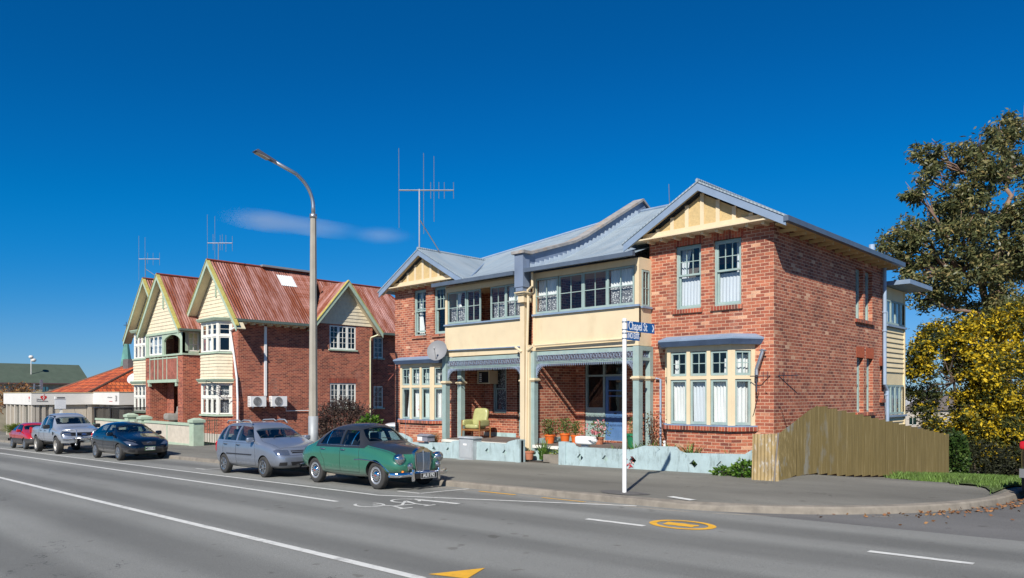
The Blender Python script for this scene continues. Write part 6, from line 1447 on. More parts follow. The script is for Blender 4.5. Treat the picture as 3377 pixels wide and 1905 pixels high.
def demio_extra(t, o, bvh):
    fronts(bvh, t, [[(.42, .62), (.74, .62), (.76, .74), (.70, .775), (.42, .745)]], [[(-.34, .66), (.34, .66), (.36, .735), (-.36, .735)], [(-.36, .33), (.36, .33), (.40, .43), (-.40, .43)]])
    for s in (1, -1):
        proj_patch(bvh, [(s*p[0], p[1]) for p in ((.50, .34), (.68, .34), (.68, .43), (.50, .43))][::s], 'x', .006, TRIM, 'fog_recess', t, .06)
        stroke(bvh, [(-.98, .60), (.56, .60)], 'y', .017, .004, TRIM, 'side_moulding', t, s)
        m = MB(); m.tube([(-1.45, s*.56, 1.47), (-1.38, s*.56, 1.545), (-.72, s*.56, 1.56), (-.6, s*.56, 1.51)], .02, 8); m.tube([(-.45, s*.56, 1.50), (-.35, s*.56, 1.56), (.0, s*.55, 1.545), (.12, s*.55, 1.47)], .02, 8) if False else m.tube([(-.6, s*.56, 1.51), (-.4, s*.56, 1.56), (-.05, s*.55, 1.55), (.1, s*.55, 1.46)], .02, 8); m.build('roof_rail', M('rail_grey', (.2, .22, .25), .5), t, smooth=True)
    m = MB(); m.tube([(1.93, y, .70) for y in lin(-.34, .34, 8)], .012, 6); m.build('grille_bar', SILV, t)
    mirror_pair(t, SILV, .62, .82, 1.02); steering(t, .42, .98); wipers(t, .97, 1.04)
    stroke(bvh, [(-1.55, .52), (-1.0, .5)], 'y', .004, 0, TRIM, 'bumper_gap', o, 1)
    stroke(bvh, [(.62, -.62), (1.0, -.70), (1.75, -.60)], 'z', .0035, 0, TRIM, 'bonnet_gap', o); stroke(bvh, [(.98, .70), (1.75, .60), (1.80, 0), (1.75, -.60)], 'z', .0035, 0, TRIM, 'bonnet_gap', o)
    stroke(bvh, [(-.76, .60), (0, .605), (.76, .60)], 'x', .004, 0, TRIM, 'bumper_gap', o, 1)
    m = MB(); pillow(m, (-1.81, .70, .78), .03, .07, .16); m.build('tail_light', REDL, t, smooth=True); m = MB(); pillow(m, (-1.81, -.70, .78), .03, .07, .16); m.build('tail_light', REDL, t, smooth=True)
    m = MB(); m.box(.32, .55, -.42, -.36, .95, 1.05); m.box(-.02, .0, -.52, -.40, 1.385, 1.42); m.build('window_sticker', M('sticker_yellow', (.6, .62, .1), .5), t)
HAN = M('handle_black', (.03, .03, .032), .5)
def doors2(xb, xf, xm, xr, z0, z1, zt=None): return ([(xm, z0), (xm, z1), (xf-.03, z1-.02), (xf+.05, z1-.3), (xf, z0)], [(xm, z0), (xm, z1), (xr, z1), (xr+.02, z1-.3), (xr+.28, z0+.15), (xr+.34, z0)])
car('silver_hatchback', 'silver blue small hatchback with roof rails parked behind the green vintage saloon', (-20.2, 10.66, RZ(-20.2)), shell(DEMIO), SILV, [('y', [(-1.60, 1.0), (-1.26, .99), (-1.26, 1.37), (-1.43, 1.37)]), ('y', [(-1.19, .99), (-.44, .98), (-.44, 1.395), (-1.19, 1.385)]), ('y', [(-.36, .98), (.66, .98), (.60, 1.04), (.20, 1.36), (-.36, 1.40)]), ('f', [(-.64, 1.06), (.64, 1.06), (.545, 1.42), (-.545, 1.42)]), ('r', [(-.58, 1.04), (.58, 1.04), (.5, 1.36), (-.5, 1.36)])],
    hollow(DEMIO, -1.72, 1.0), (1.2, -1.19), .285, .17, 7, .735, 1.14, doors=doors2(0, .72, -.40, -1.24, .30, .93), handles=((-.26, .86, HAN), (-1.06, .87, HAN)), extra=demio_extra, seats=((0, .36), (0, -.36), (-.9, .36), (-.9, -.36)), seat_z=.56)
MZ3 = [(-2.14, .40, .56, .74, .48, .84, .86), (-2.06, .32, .76, .92, .62, 1.0, 1.02), (-1.86, .26, .85, .97, .60, 1.17, 1.2), (-1.5, .22, .87, .96, .58, 1.34, 1.38), (-1.0, .2, .877, .94, .575, 1.40, 1.445), (-.3, .19, .877, .92, .575, 1.425, 1.47), (.2, .19, .877, .91, .575, 1.37, 1.415), (.6, .19, .875, .905, .61, 1.18, 1.225), (1.0, .2, .87, .90, .69, 1.0, 1.045), (1.22, .2, .865, .88, .70, .935, .985), (1.6, .22, .85, .83, .68, .855, .905), (1.92, .23, .81, .75, .63, .775, .82), (2.10, .26, .72, .65, .55, .675, .71), (2.19, .31, .58, .54, .45, .57, .60), (2.22, .37, .42, .47, .35, .49, .51)]
MZW = [('y', [(-1.62, 1.02), (-.36, .97), (-.36, 1.345), (-1.0, 1.33), (-1.42, 1.22)]), ('y', [(-.28, .97), (.78, .955), (.68, 1.02), (.22, 1.30), (-.28, 1.35)]), ('f', [(-.66, 1.07), (.66, 1.07), (.55, 1.35), (-.55, 1.35)]), ('r', [(-.52, 1.1), (.52, 1.1), (.46, 1.30), (-.46, 1.30)])]
def mz_extra(t, o, bvh):
    fronts(bvh, t, [[(.40, .60), (.56, .585), (.74, .62), (.80, .73), (.72, .74), (.56, .70)]], [[(-.42, .30), (.42, .30), (.46, .42), (.30, .455), (-.30, .455), (-.46, .42)], [(-.22, .585), (.22, .585), (.27, .70), (-.27, .70)]])
    for s in (1, -1):
        proj_patch(bvh, [(s*p[0], p[1]) for p in ((.52, .33), (.72, .36), (.70, .44), (.52, .41))][::s], 'x', .006, TRIM, 'fog_recess', t, .06)
        m = MB(); pillow(m, (-2.0, s*.70, .90), .05, .08, .10); m.build('tail_light', REDL, t, smooth=True)
    badge_oval(t, 2.155, .66, inner='wing'); number_plate(t, (2.245, .0, .45), (0, 1, 0), 'MSU142', .36, .125, PL_W, PL_K)
    m = MB(); m.box(2.235, 2.243, -.19, .19, .375, .525); m.build('plate_surround', PL_G, t)
    mirror_pair(t, BLK, .62, .84, 1.0, 1.1, BLK); steering(t, .36, .92); wipers(t, 1.0, 1.06)
    stroke(bvh, [(1.0, .72), (1.8, .68), (2.05, .45)], 'z', .0035, 0, TRIM, 'bonnet_gap', o); stroke(bvh, [(1.0, -.72), (1.8, -.68), (2.05, -.45)], 'z', .0035, 0, TRIM, 'bonnet_gap', o)
    m = MB(); m.blob((1.28, .875, .70), (.03, .006, .02)); m.build('indicator', LENS, t)
car('black_hatchback', 'glossy blue black hatchback with alloy wheels parked in front of the silver pickup', (-31.6, 10.66, RZ(-31.6)), shell(MZ3), BLK, MZW, hollow(MZ3, -1.6, 1.05), (1.33, -1.31), .315, .19, 6, .765, 1.13, doors=doors2(0, .85, -.32, -1.30, .30, .93), handles=((-.16, .84, BLK), (-1.12, .87, BLK)), extra=mz_extra, seats=((-.1, .37), (-.1, -.37)), seat_z=.5)
RGR = [(-2.70, .60, .76, .88, .74, 1.08, 1.09), (-2.63, .52, .89, .96, .86, 1.2, 1.205), (-2.0, .49, .915, .98, .88, 1.225, 1.23), (-1.2, .48, .925, 1.0, .88, 1.24, 1.245), (-1.03, .48, .925, 1.02, .86, 1.29, 1.30), (-.98, .48, .925, 1.06, .76, 1.60, 1.63), (-.86, .47, .925, 1.08, .70, 1.765, 1.81), (-.2, .46, .925, 1.09, .69, 1.79, 1.84), (.42, .46, .925, 1.09, .68, 1.75, 1.795), (.82, .46, .925, 1.09, .71, 1.52, 1.56), (1.22, .46, .925, 1.09, .77, 1.25, 1.30), (1.6, .47, .92, 1.06, .78, 1.16, 1.22), (2.1, .48, .91, 1.02, .78, 1.10, 1.16), (2.36, .5, .88, .94, .74, 1.03, 1.08), (2.47, .55, .80, .80, .66, .88, .92), (2.51, .62, .62, .7, .5, .75, .78)]
def ranger_extra(t, o, bvh):
    fronts(bvh, t, [[(.50, .80), (.76, .84), (.84, .96), (.80, 1.02), (.52, .98)]], [[(-.50, .80), (.50, .80), (.54, .96), (-.54, .96)], [(-.55, .58), (.55, .58), (.55, .70), (-.55, .70)]])
    m = MB()
    for z in (.835, .90): m.tube([(2.505-.3*abs(y)**3, y, z) for y in lin(-.5, .5, 10)], .014, 6)
    m.build('grille_bar', TRIM, t); badge_oval(t, 2.535, .875, r=(.01, .10, .042), inner='fill')
    number_plate(t, (2.62, 0, .66), (0, 1, 0), 'HGN96', .36, .125, PL_W, PL_K)
    m = MB(); n_ = 20                                 # chrome bumper face
    m.grid(lambda u, v: (2.56-.26*abs(2*u-1)**3, -.86+1.72*u, .50+.13*v+.02*math.sin(v*3.1)), n_, 3, flip=True); m.build('bumper', CHROME, t, smooth=True)
    m = MB()                                          # nudge bar with loops round the lamps
    for s in (1, -1):
        m.tube([(2.60, s*.34, .42), (2.68, s*.34, .75), (2.64, s*.34, 1.06), (2.58, s*.50, 1.08), (2.44, s*.82, 1.07), (2.36, s*.88, .92), (2.44, s*.84, .70), (2.60, s*.5, .68), (2.67, s*.34, .68)], .030, 8)
        m.tube([(2.55, s*.34, .40), (2.62, s*.34, .45)], .05, 6)
    m.tube([(2.69, -.34, .70), (2.69, .34, .70)], .026, 8); m.build('nudge_bar', ALU, t, smooth=True)
    mirror_pair(t, TRIM, .80, .98, 1.22, 1.35); steering(t, .6, 1.2); wipers(t, 1.2, 1.31)
    for s in (1, -1):
        m = MB(); m.prism([(1.28, s*.935, 1.0), (1.42, s*.935, .98), (1.33, s*.935, .84), (1.29, s*.935, .86)], (0, s*.012, 0)); m.build('wing_vent', TRIM, t)
        m = MB(); m.tube([(-2.55, s*.86, 1.26)]+[(-2.5+i*.13, s*.86, 1.24+.035*(i % 2)) for i in range(11)], .014, 5); m.build('tie_down_rail', TRIM, t)
        m = MB(); pillow(m, (-2.62, s*.86, 1.02), .05, .06, .15); m.build('tail_light', REDL, t, smooth=True)
        m = MB(); m.box(1.20, 1.23, s*.78-.1, s*.78+.1, .22, .52); m.box(-2.02, -1.99, s*.78-.1, s*.78+.1, .22, .52); m.build('mud_flap', TRIM, t)
        stroke(bvh, [(-1.06, .55), (-1.06, 1.22)], 'y', .006, 0, TRIM, 'bed_gap', o, s)
    m = MB(); m.tube([(.2, .3, 1.80), (.0, .3, 2.06)], .006, 5); m.build('radio_aerial', TRIM, t)
car('silver_pickup', 'dusty silver double cab pickup with a tubular nudge bar between red and black cars', (-39.3, 10.52, H(-39.3, 10)), shell(RGR, .78), SILV2, [('y', [(-.82, 1.13), (-.22, 1.13), (-.22, 1.68), (-.72, 1.67), (-.82, 1.58)]), ('y', [(-.13, 1.13), (1.0, 1.13), (.95, 1.22), (.50, 1.62), (-.13, 1.69)]), ('f', [(-.70, 1.33), (.70, 1.33), (.62, 1.71), (-.62, 1.71)]), ('r', [(-.6, 1.36), (.6, 1.36), (.56, 1.66), (-.56, 1.66)])],
    hollow(RGR, -.90, 1.25, .65), (1.65, -1.57), .39, .25, 'truck', .79, 1.17, doors=doors2(0, 1.14, -.17, -.90, .56, 1.1), handles=((0.0, 1.03, BLACKM), (-.72, 1.04, BLACKM)), extra=ranger_extra, seats=((.2, .38), (.2, -.38), (-.45, .38), (-.45, -.38)), seat_z=.85, more_cuts=[(-2.52, -1.12, -.76, .76, .80, 2.0)])
REDC = [(-2.08, .38, .60, .66, .54, .78, .80), (-2.0, .30, .76, .80, .66, .91, .93), (-1.6, .26, .815, .85, .62, 1.05, 1.08), (-1.1, .23, .825, .86, .58, 1.26, 1.30), (-.4, .2, .825, .86, .57, 1.335, 1.37), (.1, .2, .825, .86, .57, 1.29, 1.33), (.5, .2, .825, .86, .62, 1.10, 1.13), (.9, .2, .82, .85, .68, .95, .99), (1.4, .22, .81, .80, .66, .86, .90), (1.9, .25, .77, .68, .62, .72, .76), (2.05, .30, .66, .56, .52, .60, .63), (2.1, .36, .5, .48, .4, .5, .52)]
def red_extra(t, o, bvh):
    for s in (1, -1):
        proj_patch(bvh, [(-1.98, .30), (1.95, .28), (1.9, .52), (-1.95, .55)], 'y', .006, TRIM, 'lower_cladding', t, .1, s) if False else None
        m = MB(); pillow(m, (-2.0, s*.62, .72), .05, .12, .07); m.build('tail_light', REDL, t, smooth=True)
    m = MB(); m.grid(lambda u, v: (-2.12+.14*abs(2*u-1)**3, -.80+1.6*u, .38+.14*v), 16, 2); m.build('rear_bumper', TRIM, t, smooth=True)
    mirror_pair(t, REDP, .55, .80, .95)
car('red_hatchback', 'red older hatchback with dark lower panels half hidden behind the silver pickup', (-45.2, 10.6, H(-45.2, 10)), shell(REDC), [REDP, paint('paint_grey_lower', (.035, .035, .037), rough=.6, coat=0)], [('y', [(-1.55, .94), (-.5, .93), (-.5, 1.25), (-1.0, 1.2)]), ('y', [(-.42, .93), (.66, .92), (.15, 1.22), (-.42, 1.26)]), ('f', [(-.62, 1.0), (.62, 1.0), (.54, 1.25), (-.54, 1.25)]), ('r', [(-.56, 1.0), (.56, 1.0), (.5, 1.2), (-.5, 1.2)])],
    hollow(REDC, -1.65, .92), (1.25, -1.25), .29, .17, 8, .70, 1.13, two_tone=lambda c: 1 if c.z < .56 else 0, doors=doors2(0, .75, -.46, -1.3, .34, .9), extra=red_extra, seat_z=.46)
def wh_extra(t, o, bvh):
    fronts(bvh, t, [[(.40, .60), (.56, .585), (.74, .62), (.80, .73), (.72, .74), (.56, .70)]], [[(-.42, .30), (.42, .30), (.46, .42), (.30, .455), (-.30, .455), (-.46, .42)]]); mirror_pair(t, WHT, .62, .84, 1.0)
car('white_hatchback', 'white hatchback standing in the driveway between the two brick houses', (-29.6, 22.3, H(-29.6, 22.3)+.13), shell(MZ3), WHT, MZW, hollow(MZ3, -1.6, 1.05), (1.33, -1.31), .315, .19, 5, .765, 1.13, doors=doors2(0, .85, -.32, -1.30, .30, .93), handles=((-.16, .84, WHT),), extra=wh_extra, seat_z=.5, rot=R(-62), grade=.0, sub=2)
def dk_extra(t, o, bvh):
    for s in (1, -1): m = MB(); pillow(m, (-2.03, s*.72, .92), .05, .10, .075); m.build('tail_light', REDL, t, smooth=True)
    m = MB(); m.grid(lambda u, v: (-2.17+.14*abs(2*u-1)**3, -.82+1.64*u, .34+.16*v), 16, 2); m.build('rear_bumper', M('bumper_grey', (.2, .2, .2), .4), t, smooth=True)
car('dark_hatchback', 'dark grey car at the right edge of the picture parked in the side street', (-1.86, 17.9, H(-1.8, 17.9)), shell(MZ3), DKG, MZW, hollow(MZ3, -1.6, 1.05), (1.33, -1.31), .315, .19, 5, .765, 1.13, extra=dk_extra, seat_z=.5, rot=R(90), grade=.07, sub=2)
# ================================================================ PLANTS
def leaf_mat(name, stops, rough=.55, trans=.25):
    if name in MATS: return MATS[name]
    m, n, l, b = nt(name); g = n.new('ShaderNodeNewGeometry'); r = ramp(n, stops)
    a = noise(n, l, g.outputs['Position'], .9, 3); v = mth(n, l, 'ADD', mth(n, l, 'MULTIPLY', g.outputs['Random Per Island'], .75), mth(n, l, 'MULTIPLY', mth(n, l, 'SUBTRACT', a.outputs[0], .5), .9)); v = mth(n, l, 'ADD', v, .12)
    l.new(v, r.inputs[0]); l.new(r.outputs[0], b.inputs['Base Color']); b.inputs['Roughness'].default_value = rough; b.inputs['Specular IOR Level'].default_value = .35
    if trans:
        t = n.new('ShaderNodeBsdfTranslucent'); l.new(r.outputs[0], t.inputs[0]); mx = n.new('ShaderNodeMixShader'); mx.inputs[0].default_value = trans
        l.new(b.outputs[0], mx.inputs[1]); l.new(t.outputs[0], mx.inputs[2]); l.new(mx.outputs[0], n['Material Output'].inputs[0])
    MATS[name] = m; return m
CF, CRT = Vector((-.6947, .7193, 0)), Vector((.7193, .6947, 0))
def leaf(mb, p, d, L, W, rr):
    d = d.normalized(); s = d.cross(Vector((rr.uniform(-1, 1), rr.uniform(-1, 1), rr.uniform(-1, 1)))); s = s.normalized() if s.length > 1e-4 else d.orthogonal().normalized()
    mb.face([p, p+d*L*.45+s*W*.5, p+d*L, p+d*L*.45-s*W*.5])
def clump(mb, c, rad, n, L, W, rr, droop=0.0, twigs=7, flat=.8, s0=.18, s1=.42):
    c = Vector(c); tips = []
    for _ in range(twigs):
        v = Vector((rr.gauss(0, 1), rr.gauss(0, 1), rr.gauss(0, 1)*flat)).normalized()*rad*rr.uniform(.45, 1.0); tips.append((c+v, rr.uniform(s0, s1)*rad))
    for _ in range(n):
        q, s = tips[int(rr.random()*twigs)]; p = q+Vector((rr.gauss(0, s), rr.gauss(0, s), rr.gauss(0, s*.75)))
        d = Vector((rr.gauss(0, 1), rr.gauss(0, 1), rr.gauss(0, .7)-droop)); k = rr.uniform(.6, 1.3); leaf(mb, p, d, L*k, W*k, rr)
def wob(a, b, n, amt, rr):
    a, b = Vector(a), Vector(b); L = (b-a).length; return [a.lerp(b, i/n)+(Vector((rr.gauss(0, 1), rr.gauss(0, 1), rr.gauss(0, .6)))*amt*L if 0 < i < n else Vector()) for i in range(n+1)]
def limb(mb, a, b, r0, r1, rr, n=5, amt=.03, sides=6): P_ = wob(a, b, n, amt, rr); mb.tube(P_, [r0+(r1-r0)*i/n for i in range(n+1)], sides); return P_
GUM = leaf_mat('gum_leaf', [(0, (.03, .042, .02)), (.3, (.085, .10, .04)), (.55, (.16, .17, .066)), (.8, (.25, .22, .085)), (1, (.36, .25, .10))], .40, .30)
GUMB = M('gum_bark', (.22, .14, .10), .85, var=.3, scale=3, bmp=.5, bscale=14, stain=(.34, .25, .19), stain_amt=.8, stain_scale=1.2, stretch=(1, 1, .25))
def at(px, py, d):                                    # only used here to place crown clumps in plan: metres right of, ahead of and above the eye
    a = (px*1.311-1688.5)/2440; b = (1300-py*1.311)/2440; return CF*d+CRT*a*d+Vector((0, 0, 1.88+b*d))
rr = random.Random(21)
t = thing('gum_tree', 'tall olive green gum tree with bare pinkish limbs behind the corner duplex', 'tree', (-9.6, 55.5, H(-9.6, 55.5)))
crown, tr = MB(), MB(); base = Vector((-9.6, 55.5, H(-9.6, 55.5)-.3)); fork = at(2505, 800, 47.5)
limb(tr, base, fork, .55, .42, rr, 5, .02, 10)
cl = [(2332, 385, 46, 34), (2325, 432, 46, 26), (2306, 482, 46, 32), (2352, 408, 46.5, 26), (2440, 396, 47, 56), (2500, 352, 47.5, 48), (2545, 330, 48, 44), (2480, 440, 45.5, 54), (2560, 430, 48.5, 62), (2415, 505, 46, 54), (2350, 548, 47.5, 52), (2285, 585, 46.5, 46), (2245, 612, 47, 38), (2425, 596, 45.5, 62), (2500, 560, 49, 62), (2565, 560, 46.5, 60), (2305, 650, 47, 44), (2378, 662, 48.5, 54), (2460, 680, 46, 58), (2555, 675, 48, 60), (2292, 702, 46.5, 34), (2335, 742, 47, 40), (2415, 748, 47.8, 46), (2525, 752, 46.3, 48), (2362, 700, 46, 40), (2500, 640, 50, 60), (2440, 540, 50, 60), (2640, 380, 48, 70), (2640, 520, 47, 80), (2650, 650, 48, 80), (2590, 620, 45.5, 55), (2260, 650, 46.8, 30), (2560, 790, 47, 50), (2470, 790, 48, 40)]
nodes = [at(2500, 700, 47.6), at(2460, 700, 47), at(2530, 560, 47.6), at(2420, 690, 47), at(2540, 450, 48), at(2600, 600, 47)]
L0 = limb(tr, fork, nodes[0], .40, .30, rr); limb(tr, nodes[0], nodes[2], .28, .2, rr); limb(tr, nodes[2], nodes[4], .2, .12, rr); limb(tr, fork, nodes[1], .26, .2, rr); limb(tr, nodes[1], nodes[3], .2, .14, rr); limb(tr, nodes[0], nodes[5], .25, .16, rr); limb(tr, fork, at(2380, 775, 46.8), .16, .08, rr); limb(tr, at(2380, 775, 46.8), at(2310, 735, 46.6), .08, .03, rr)
for px, py, d, r in cl:
    c = at(px, py, d); rad = r*1.311/2440*d; nd = min(nodes, key=lambda q: (q-c).length+(0 if q.z < c.z+1 else 6))
    P_ = limb(tr, nd, c, .13, .05, rr, 5, .06, 5)
    for _ in range(5): e = c+Vector((rr.gauss(0, .6), rr.gauss(0, .6), rr.gauss(.2, .5)))*rad; limb(tr, P_[3], e, .055, .015, rr, 3, .06, 4)
    clump(crown, c, rad, int(1150*(r/45)**1.8), .32, .115, rr, .5, 13, .75, .14, .34)
tr.build('trunk', GUMB, t, smooth=True); crown.build('crown', GUM, t)
# flowering wattle
WAT = leaf_mat('wattle_flower', [(0, (.025, .04, .008)), (.22, (.07, .085, .012)), (.34, (.30, .235, .012)), (.6, (.58, .40, .012)), (1, (.74, .54, .03))], .7)
WATG = leaf_mat('wattle_leaf', [(0, (.012, .022, .008)), (.5, (.04, .055, .014)), (.8, (.10, .10, .018)), (1, (.42, .31, .015))], .6)
t = thing('wattle_tree', 'wattle tree covered in bright yellow blossom past the end of the iron fence', 'tree', (-7.4, 36.5, H(-7.4, 36.5)))
c1, c2, tr = MB(), MB(), MB(); base = Vector((-7.4, 36.6, H(-7.4, 36.6)-.2))
fk = [at(2470, 1050, 31.5), at(2530, 1040, 32), at(2430, 1030, 32.3), at(2560, 960, 32), at(2400, 960, 31.6), at(2500, 930, 32)]
for f in fk: limb(tr, base+Vector((rr.uniform(-.5, .5), rr.uniform(-.5, .5), 0)), f, .11, .05, rr, 6, .04, 6)
for px, py, d, r, y in [(2322, 884, 31.5, 40, .8), (2312, 930, 31.5, 36, .8), (2345, 850, 31.7, 40, .9), (2395, 838, 31.8, 42, .9), (2440, 868, 31.5, 50, 1), (2490, 820, 32, 50, 1), (2545, 800, 32, 52, 1), (2600, 800, 32, 50, 1), (2475, 930, 31, 58, 1), (2545, 900, 31.5, 62, 1), (2500, 1000, 31, 56, 1), (2560, 1000, 31.4, 58, 1), (2440, 1010, 31.5, 42, .8), (2450, 1070, 31, 44, .7), (2515, 1075, 31, 50, .8), (2570, 1090, 31, 46, .7), (2340, 985, 32, 30, .0), (2325, 1030, 32.2, 32, .1), (2345, 1062, 32, 26, .2), (2430, 1110, 31, 30, .3), (2480, 1135, 30.8, 34, .5), (2545, 1140, 30.8, 36, .5), (2420, 930, 32.4, 40, .9), (2415, 1060, 31.8, 28, .5), (2640, 920, 32, 70, 1), (2640, 1050, 32, 70, .8), (2378, 1085, 31.6, 24, .4), (2300, 985, 32, 20, .1), (2395, 890, 32, 26, .9), (2460, 1160, 31, 28, .15), (2520, 1165, 31.2, 32, .1), (2580, 1160, 31, 36, .2), (2420, 1150, 31.4, 24, .1)]:
    c = at(px, py, d); rad = r*1.311/2440*d; nd = min(fk, key=lambda q: (q-c).length); P_ = limb(tr, nd, c, .035, .012, rr, 4, .06, 4)
    for _ in range(4): limb(tr, P_[2], c+Vector((rr.gauss(0, .6), rr.gauss(0, .6), rr.gauss(0, .6)))*rad, .014, .005, rr, 3, .08, 3)
    n_ = int(1500*(r/45)**1.8); clump(c1, c, rad, int(n_*y*1.15), .155, .09, rr, .15, 30, .8, .09, .24); clump(c2, c, rad*1.02, int(n_*(1.05-.6*y)), .19, .06, rr, .2, 14)
tr.build('trunk', M('wattle_bark', (.09, .065, .05), .9, var=.3), t); c1.build('blossom', WAT, t); c2.build('crown', WATG, t)
# near-black scrub standing in for shade under the wattle and the ivy column at the fence end
def bush(name, label, cat, c, rad, n, L, W, mat, seed, group=None, droop=0.0, stems=8, core=None, flat=.8):
    rr = random.Random(seed); c = Vector(c); b = Vector((c.x, c.y, c.z-rad[2])); t = thing(name, label, cat, tuple(b), group); m, s = MB(), MB()
    for _ in range(n):
        u = Vector((rr.gauss(0, 1), rr.gauss(0, 1), rr.gauss(0, 1))).normalized()*rr.uniform(.35, 1)**.45; k = 1+.16*math.sin(u.x*7+seed)*math.cos(u.y*6+u.z*5)
        p = c+Vector((u.x*rad[0]*k, u.y*rad[1]*k, u.z*rad[2]*k)); d = Vector((u.x+rr.gauss(0, .6), u.y+rr.gauss(0, .6), u.z*.7+rr.gauss(0, .6)-droop)); q = rr.uniform(.6, 1.3); leaf(m, p, d, L*q, W*q, rr)
    for _ in range(stems):
        u = Vector((rr.gauss(0, 1), rr.gauss(0, 1), abs(rr.gauss(0, 1))+.3)).normalized(); limb(s, b-Vector((0, 0, .1)), c+Vector((u.x*rad[0], u.y*rad[1], u.z*rad[2]))*.85, .02+.02*rad[0], .006, rr, 3, .06, 4)
    m.build('leaves', mat, t); s.build('stem', M('stem_bark', (.08, .055, .04), .9, var=.3), t); return t
IVY = leaf_mat('ivy_leaf', [(0, (.012, .028, .008)), (.4, (.03, .065, .014)), (.8, (.07, .12, .025)), (1, (.16, .2, .05))], .4)
SHRUB = leaf_mat('shrub_green', [(0, (.02, .05, .008)), (.4, (.05, .12, .015)), (.8, (.10, .20, .025)), (1, (.2, .3, .06))], .4)
BROWNL = leaf_mat('purple_brown_leaf', [(0, (.016, .010, .010)), (.4, (.045, .028, .024)), (.75, (.09, .058, .046)), (1, (.16, .12, .09))], .6)
DRYG = leaf_mat('dry_sedge', [(0, (.16, .08, .03)), (.5, (.34, .19, .08)), (1, (.5, .34, .17))], .7)
SHADE_SCRUB = leaf_mat('shade_scrub', [(0, (.006, .008, .005)), (.5, (.018, .022, .010)), (1, (.05, .055, .02))], .7)  # leaves coloured near black to carry the shade under the wattle
zf = H(-7.1, 30.2)
bush('ivy_column', 'narrow column of dark green ivy at the downhill end of the iron fence', 'hedge', (-7.0, 30.25, zf+.85), (.38, .48, .98), 2600, .12, .09, IVY, 3)
bush('shrub', 'tangled scrub standing in for dark trunks and shade under the yellow wattle', 'shrub', (-7.6, 35.0, H(-7.6, 35)+.7), (1.5, 2.2, .95), 5200, .16, .05, SHADE_SCRUB, 8)
bush('shrub', 'scrub standing in for shade right of the ivy column beside the grass verge', 'shrub', (-5.8, 36.6, H(-5.8, 36.6)+.8), (1.2, 2.0, .95), 4200, .16, .05, SHADE_SCRUB, 18)
bush('round_bush', 'round purple brown twiggy bush between the two brick houses', 'shrub', (-26.75, 17.5, .55), (1.2, 1.2, 1.12), 9000, .15, .035, BROWNL, 4, stems=26)
bush('shrub', 'glossy bright green shrub left of the duplex beside the driveway', 'shrub', (-23.95, 16.9, .45), (.42, .42, .62), 900, .16, .08, SHRUB, 5)
bush('shrub', 'low bright green shrub further left of the duplex near the round bush', 'shrub', (-24.75, 17.1, .30), (.40, .40, .5), 800, .16, .08, SHRUB, 6)
def tuft(name, label, cat, x, y, z, n, h, w_, mat, seed, spread=.5, group=None, arch=.5):
    rr = random.Random(seed); m = MB()
    for _ in range(n):
        a = rr.uniform(0, 6.283); L = h*rr.uniform(.5, 1.1); d = Vector((math.cos(a), math.sin(a), 0)); s = Vector((-d.y, d.x, 0))*w_*.5; sp = spread*rr.uniform(.2, 1); p = Vector((x+rr.gauss(0, .05), y+rr.gauss(0, .05), z)); q = None
        for k in range(5):
            f = k/4; c = p+d*(sp*f**1.6)+Z*(L*(f-arch*f*f*.55)); e = s*(1-f*.85)
            if q: m.face([q[0], q[1], c+e, c-e])
            q = (c-e, c+e)
    return solo(name, m, mat, label, cat, group)
tuft('sedge', 'tuft of dry reddish brown sedge behind the pale blue wall beside the bay window', 'grass', -19.85, 16.62, .10, 420, .62, .014, DRYG, 5, .48); tuft('sedge', 'small dry sedge at the foot of the left bay by the shrub', 'grass', -22.3, 16.6, .2, 260, .45, .013, DRYG, 6, .4)
STRAP = leaf_mat('strap_leaf', [(0, (.035, .08, .015)), (.5, (.08, .17, .03)), (1, (.2, .3, .06))], .4)
for k, (x, lab, h) in enumerate(((-12.05, 'strappy green leaves over the long wall left of its raised middle', .42), (-11.45, 'strappy green leaves behind the wall near the street sign pole', .55), (-10.95, 'arching green leaves on the raised middle of the long wall', .60), (-10.4, 'strappy leaves just right of the raised middle of the long wall', .55), (-9.75, 'upright strappy leaves below the right bay window', .62))):
    tuft('strap_plant', lab, 'plant', x, 16.6, .10, 60, h+.12, .045, STRAP, 30+k, .55, 'strappy plants behind the long wall')
tuft('strap_plant', 'thin tuft of strappy leaves at the right end of the long wall', 'plant', -8.75, 16.7, .15, 18, .5, .035, STRAP, 40, .35, 'strappy plants behind the long wall')
bush('wall_weeds', 'bright green weeds at the foot of the wall where the iron fence begins', 'weeds', (-7.98, 15.95, H(-8, 16)+.28), (.28, .22, .24), 620, .10, .06, SHRUB, 51, flat=1)
bush('wall_weeds', 'low green weeds along the foot of the long wall left of the fence', 'weeds', (-8.55, 16.03, H(-8.5, 16)+.2), (.24, .16, .13), 340, .09, .055, SHRUB, 52)
bush('wall_weeds', 'small weed climbing between wall end and the corner of the iron fence', 'weeds', (-7.72, 16.1, H(-7.7, 16)+.62), (.08, .10, .28), 190, .09, .055, SHRUB, 53)
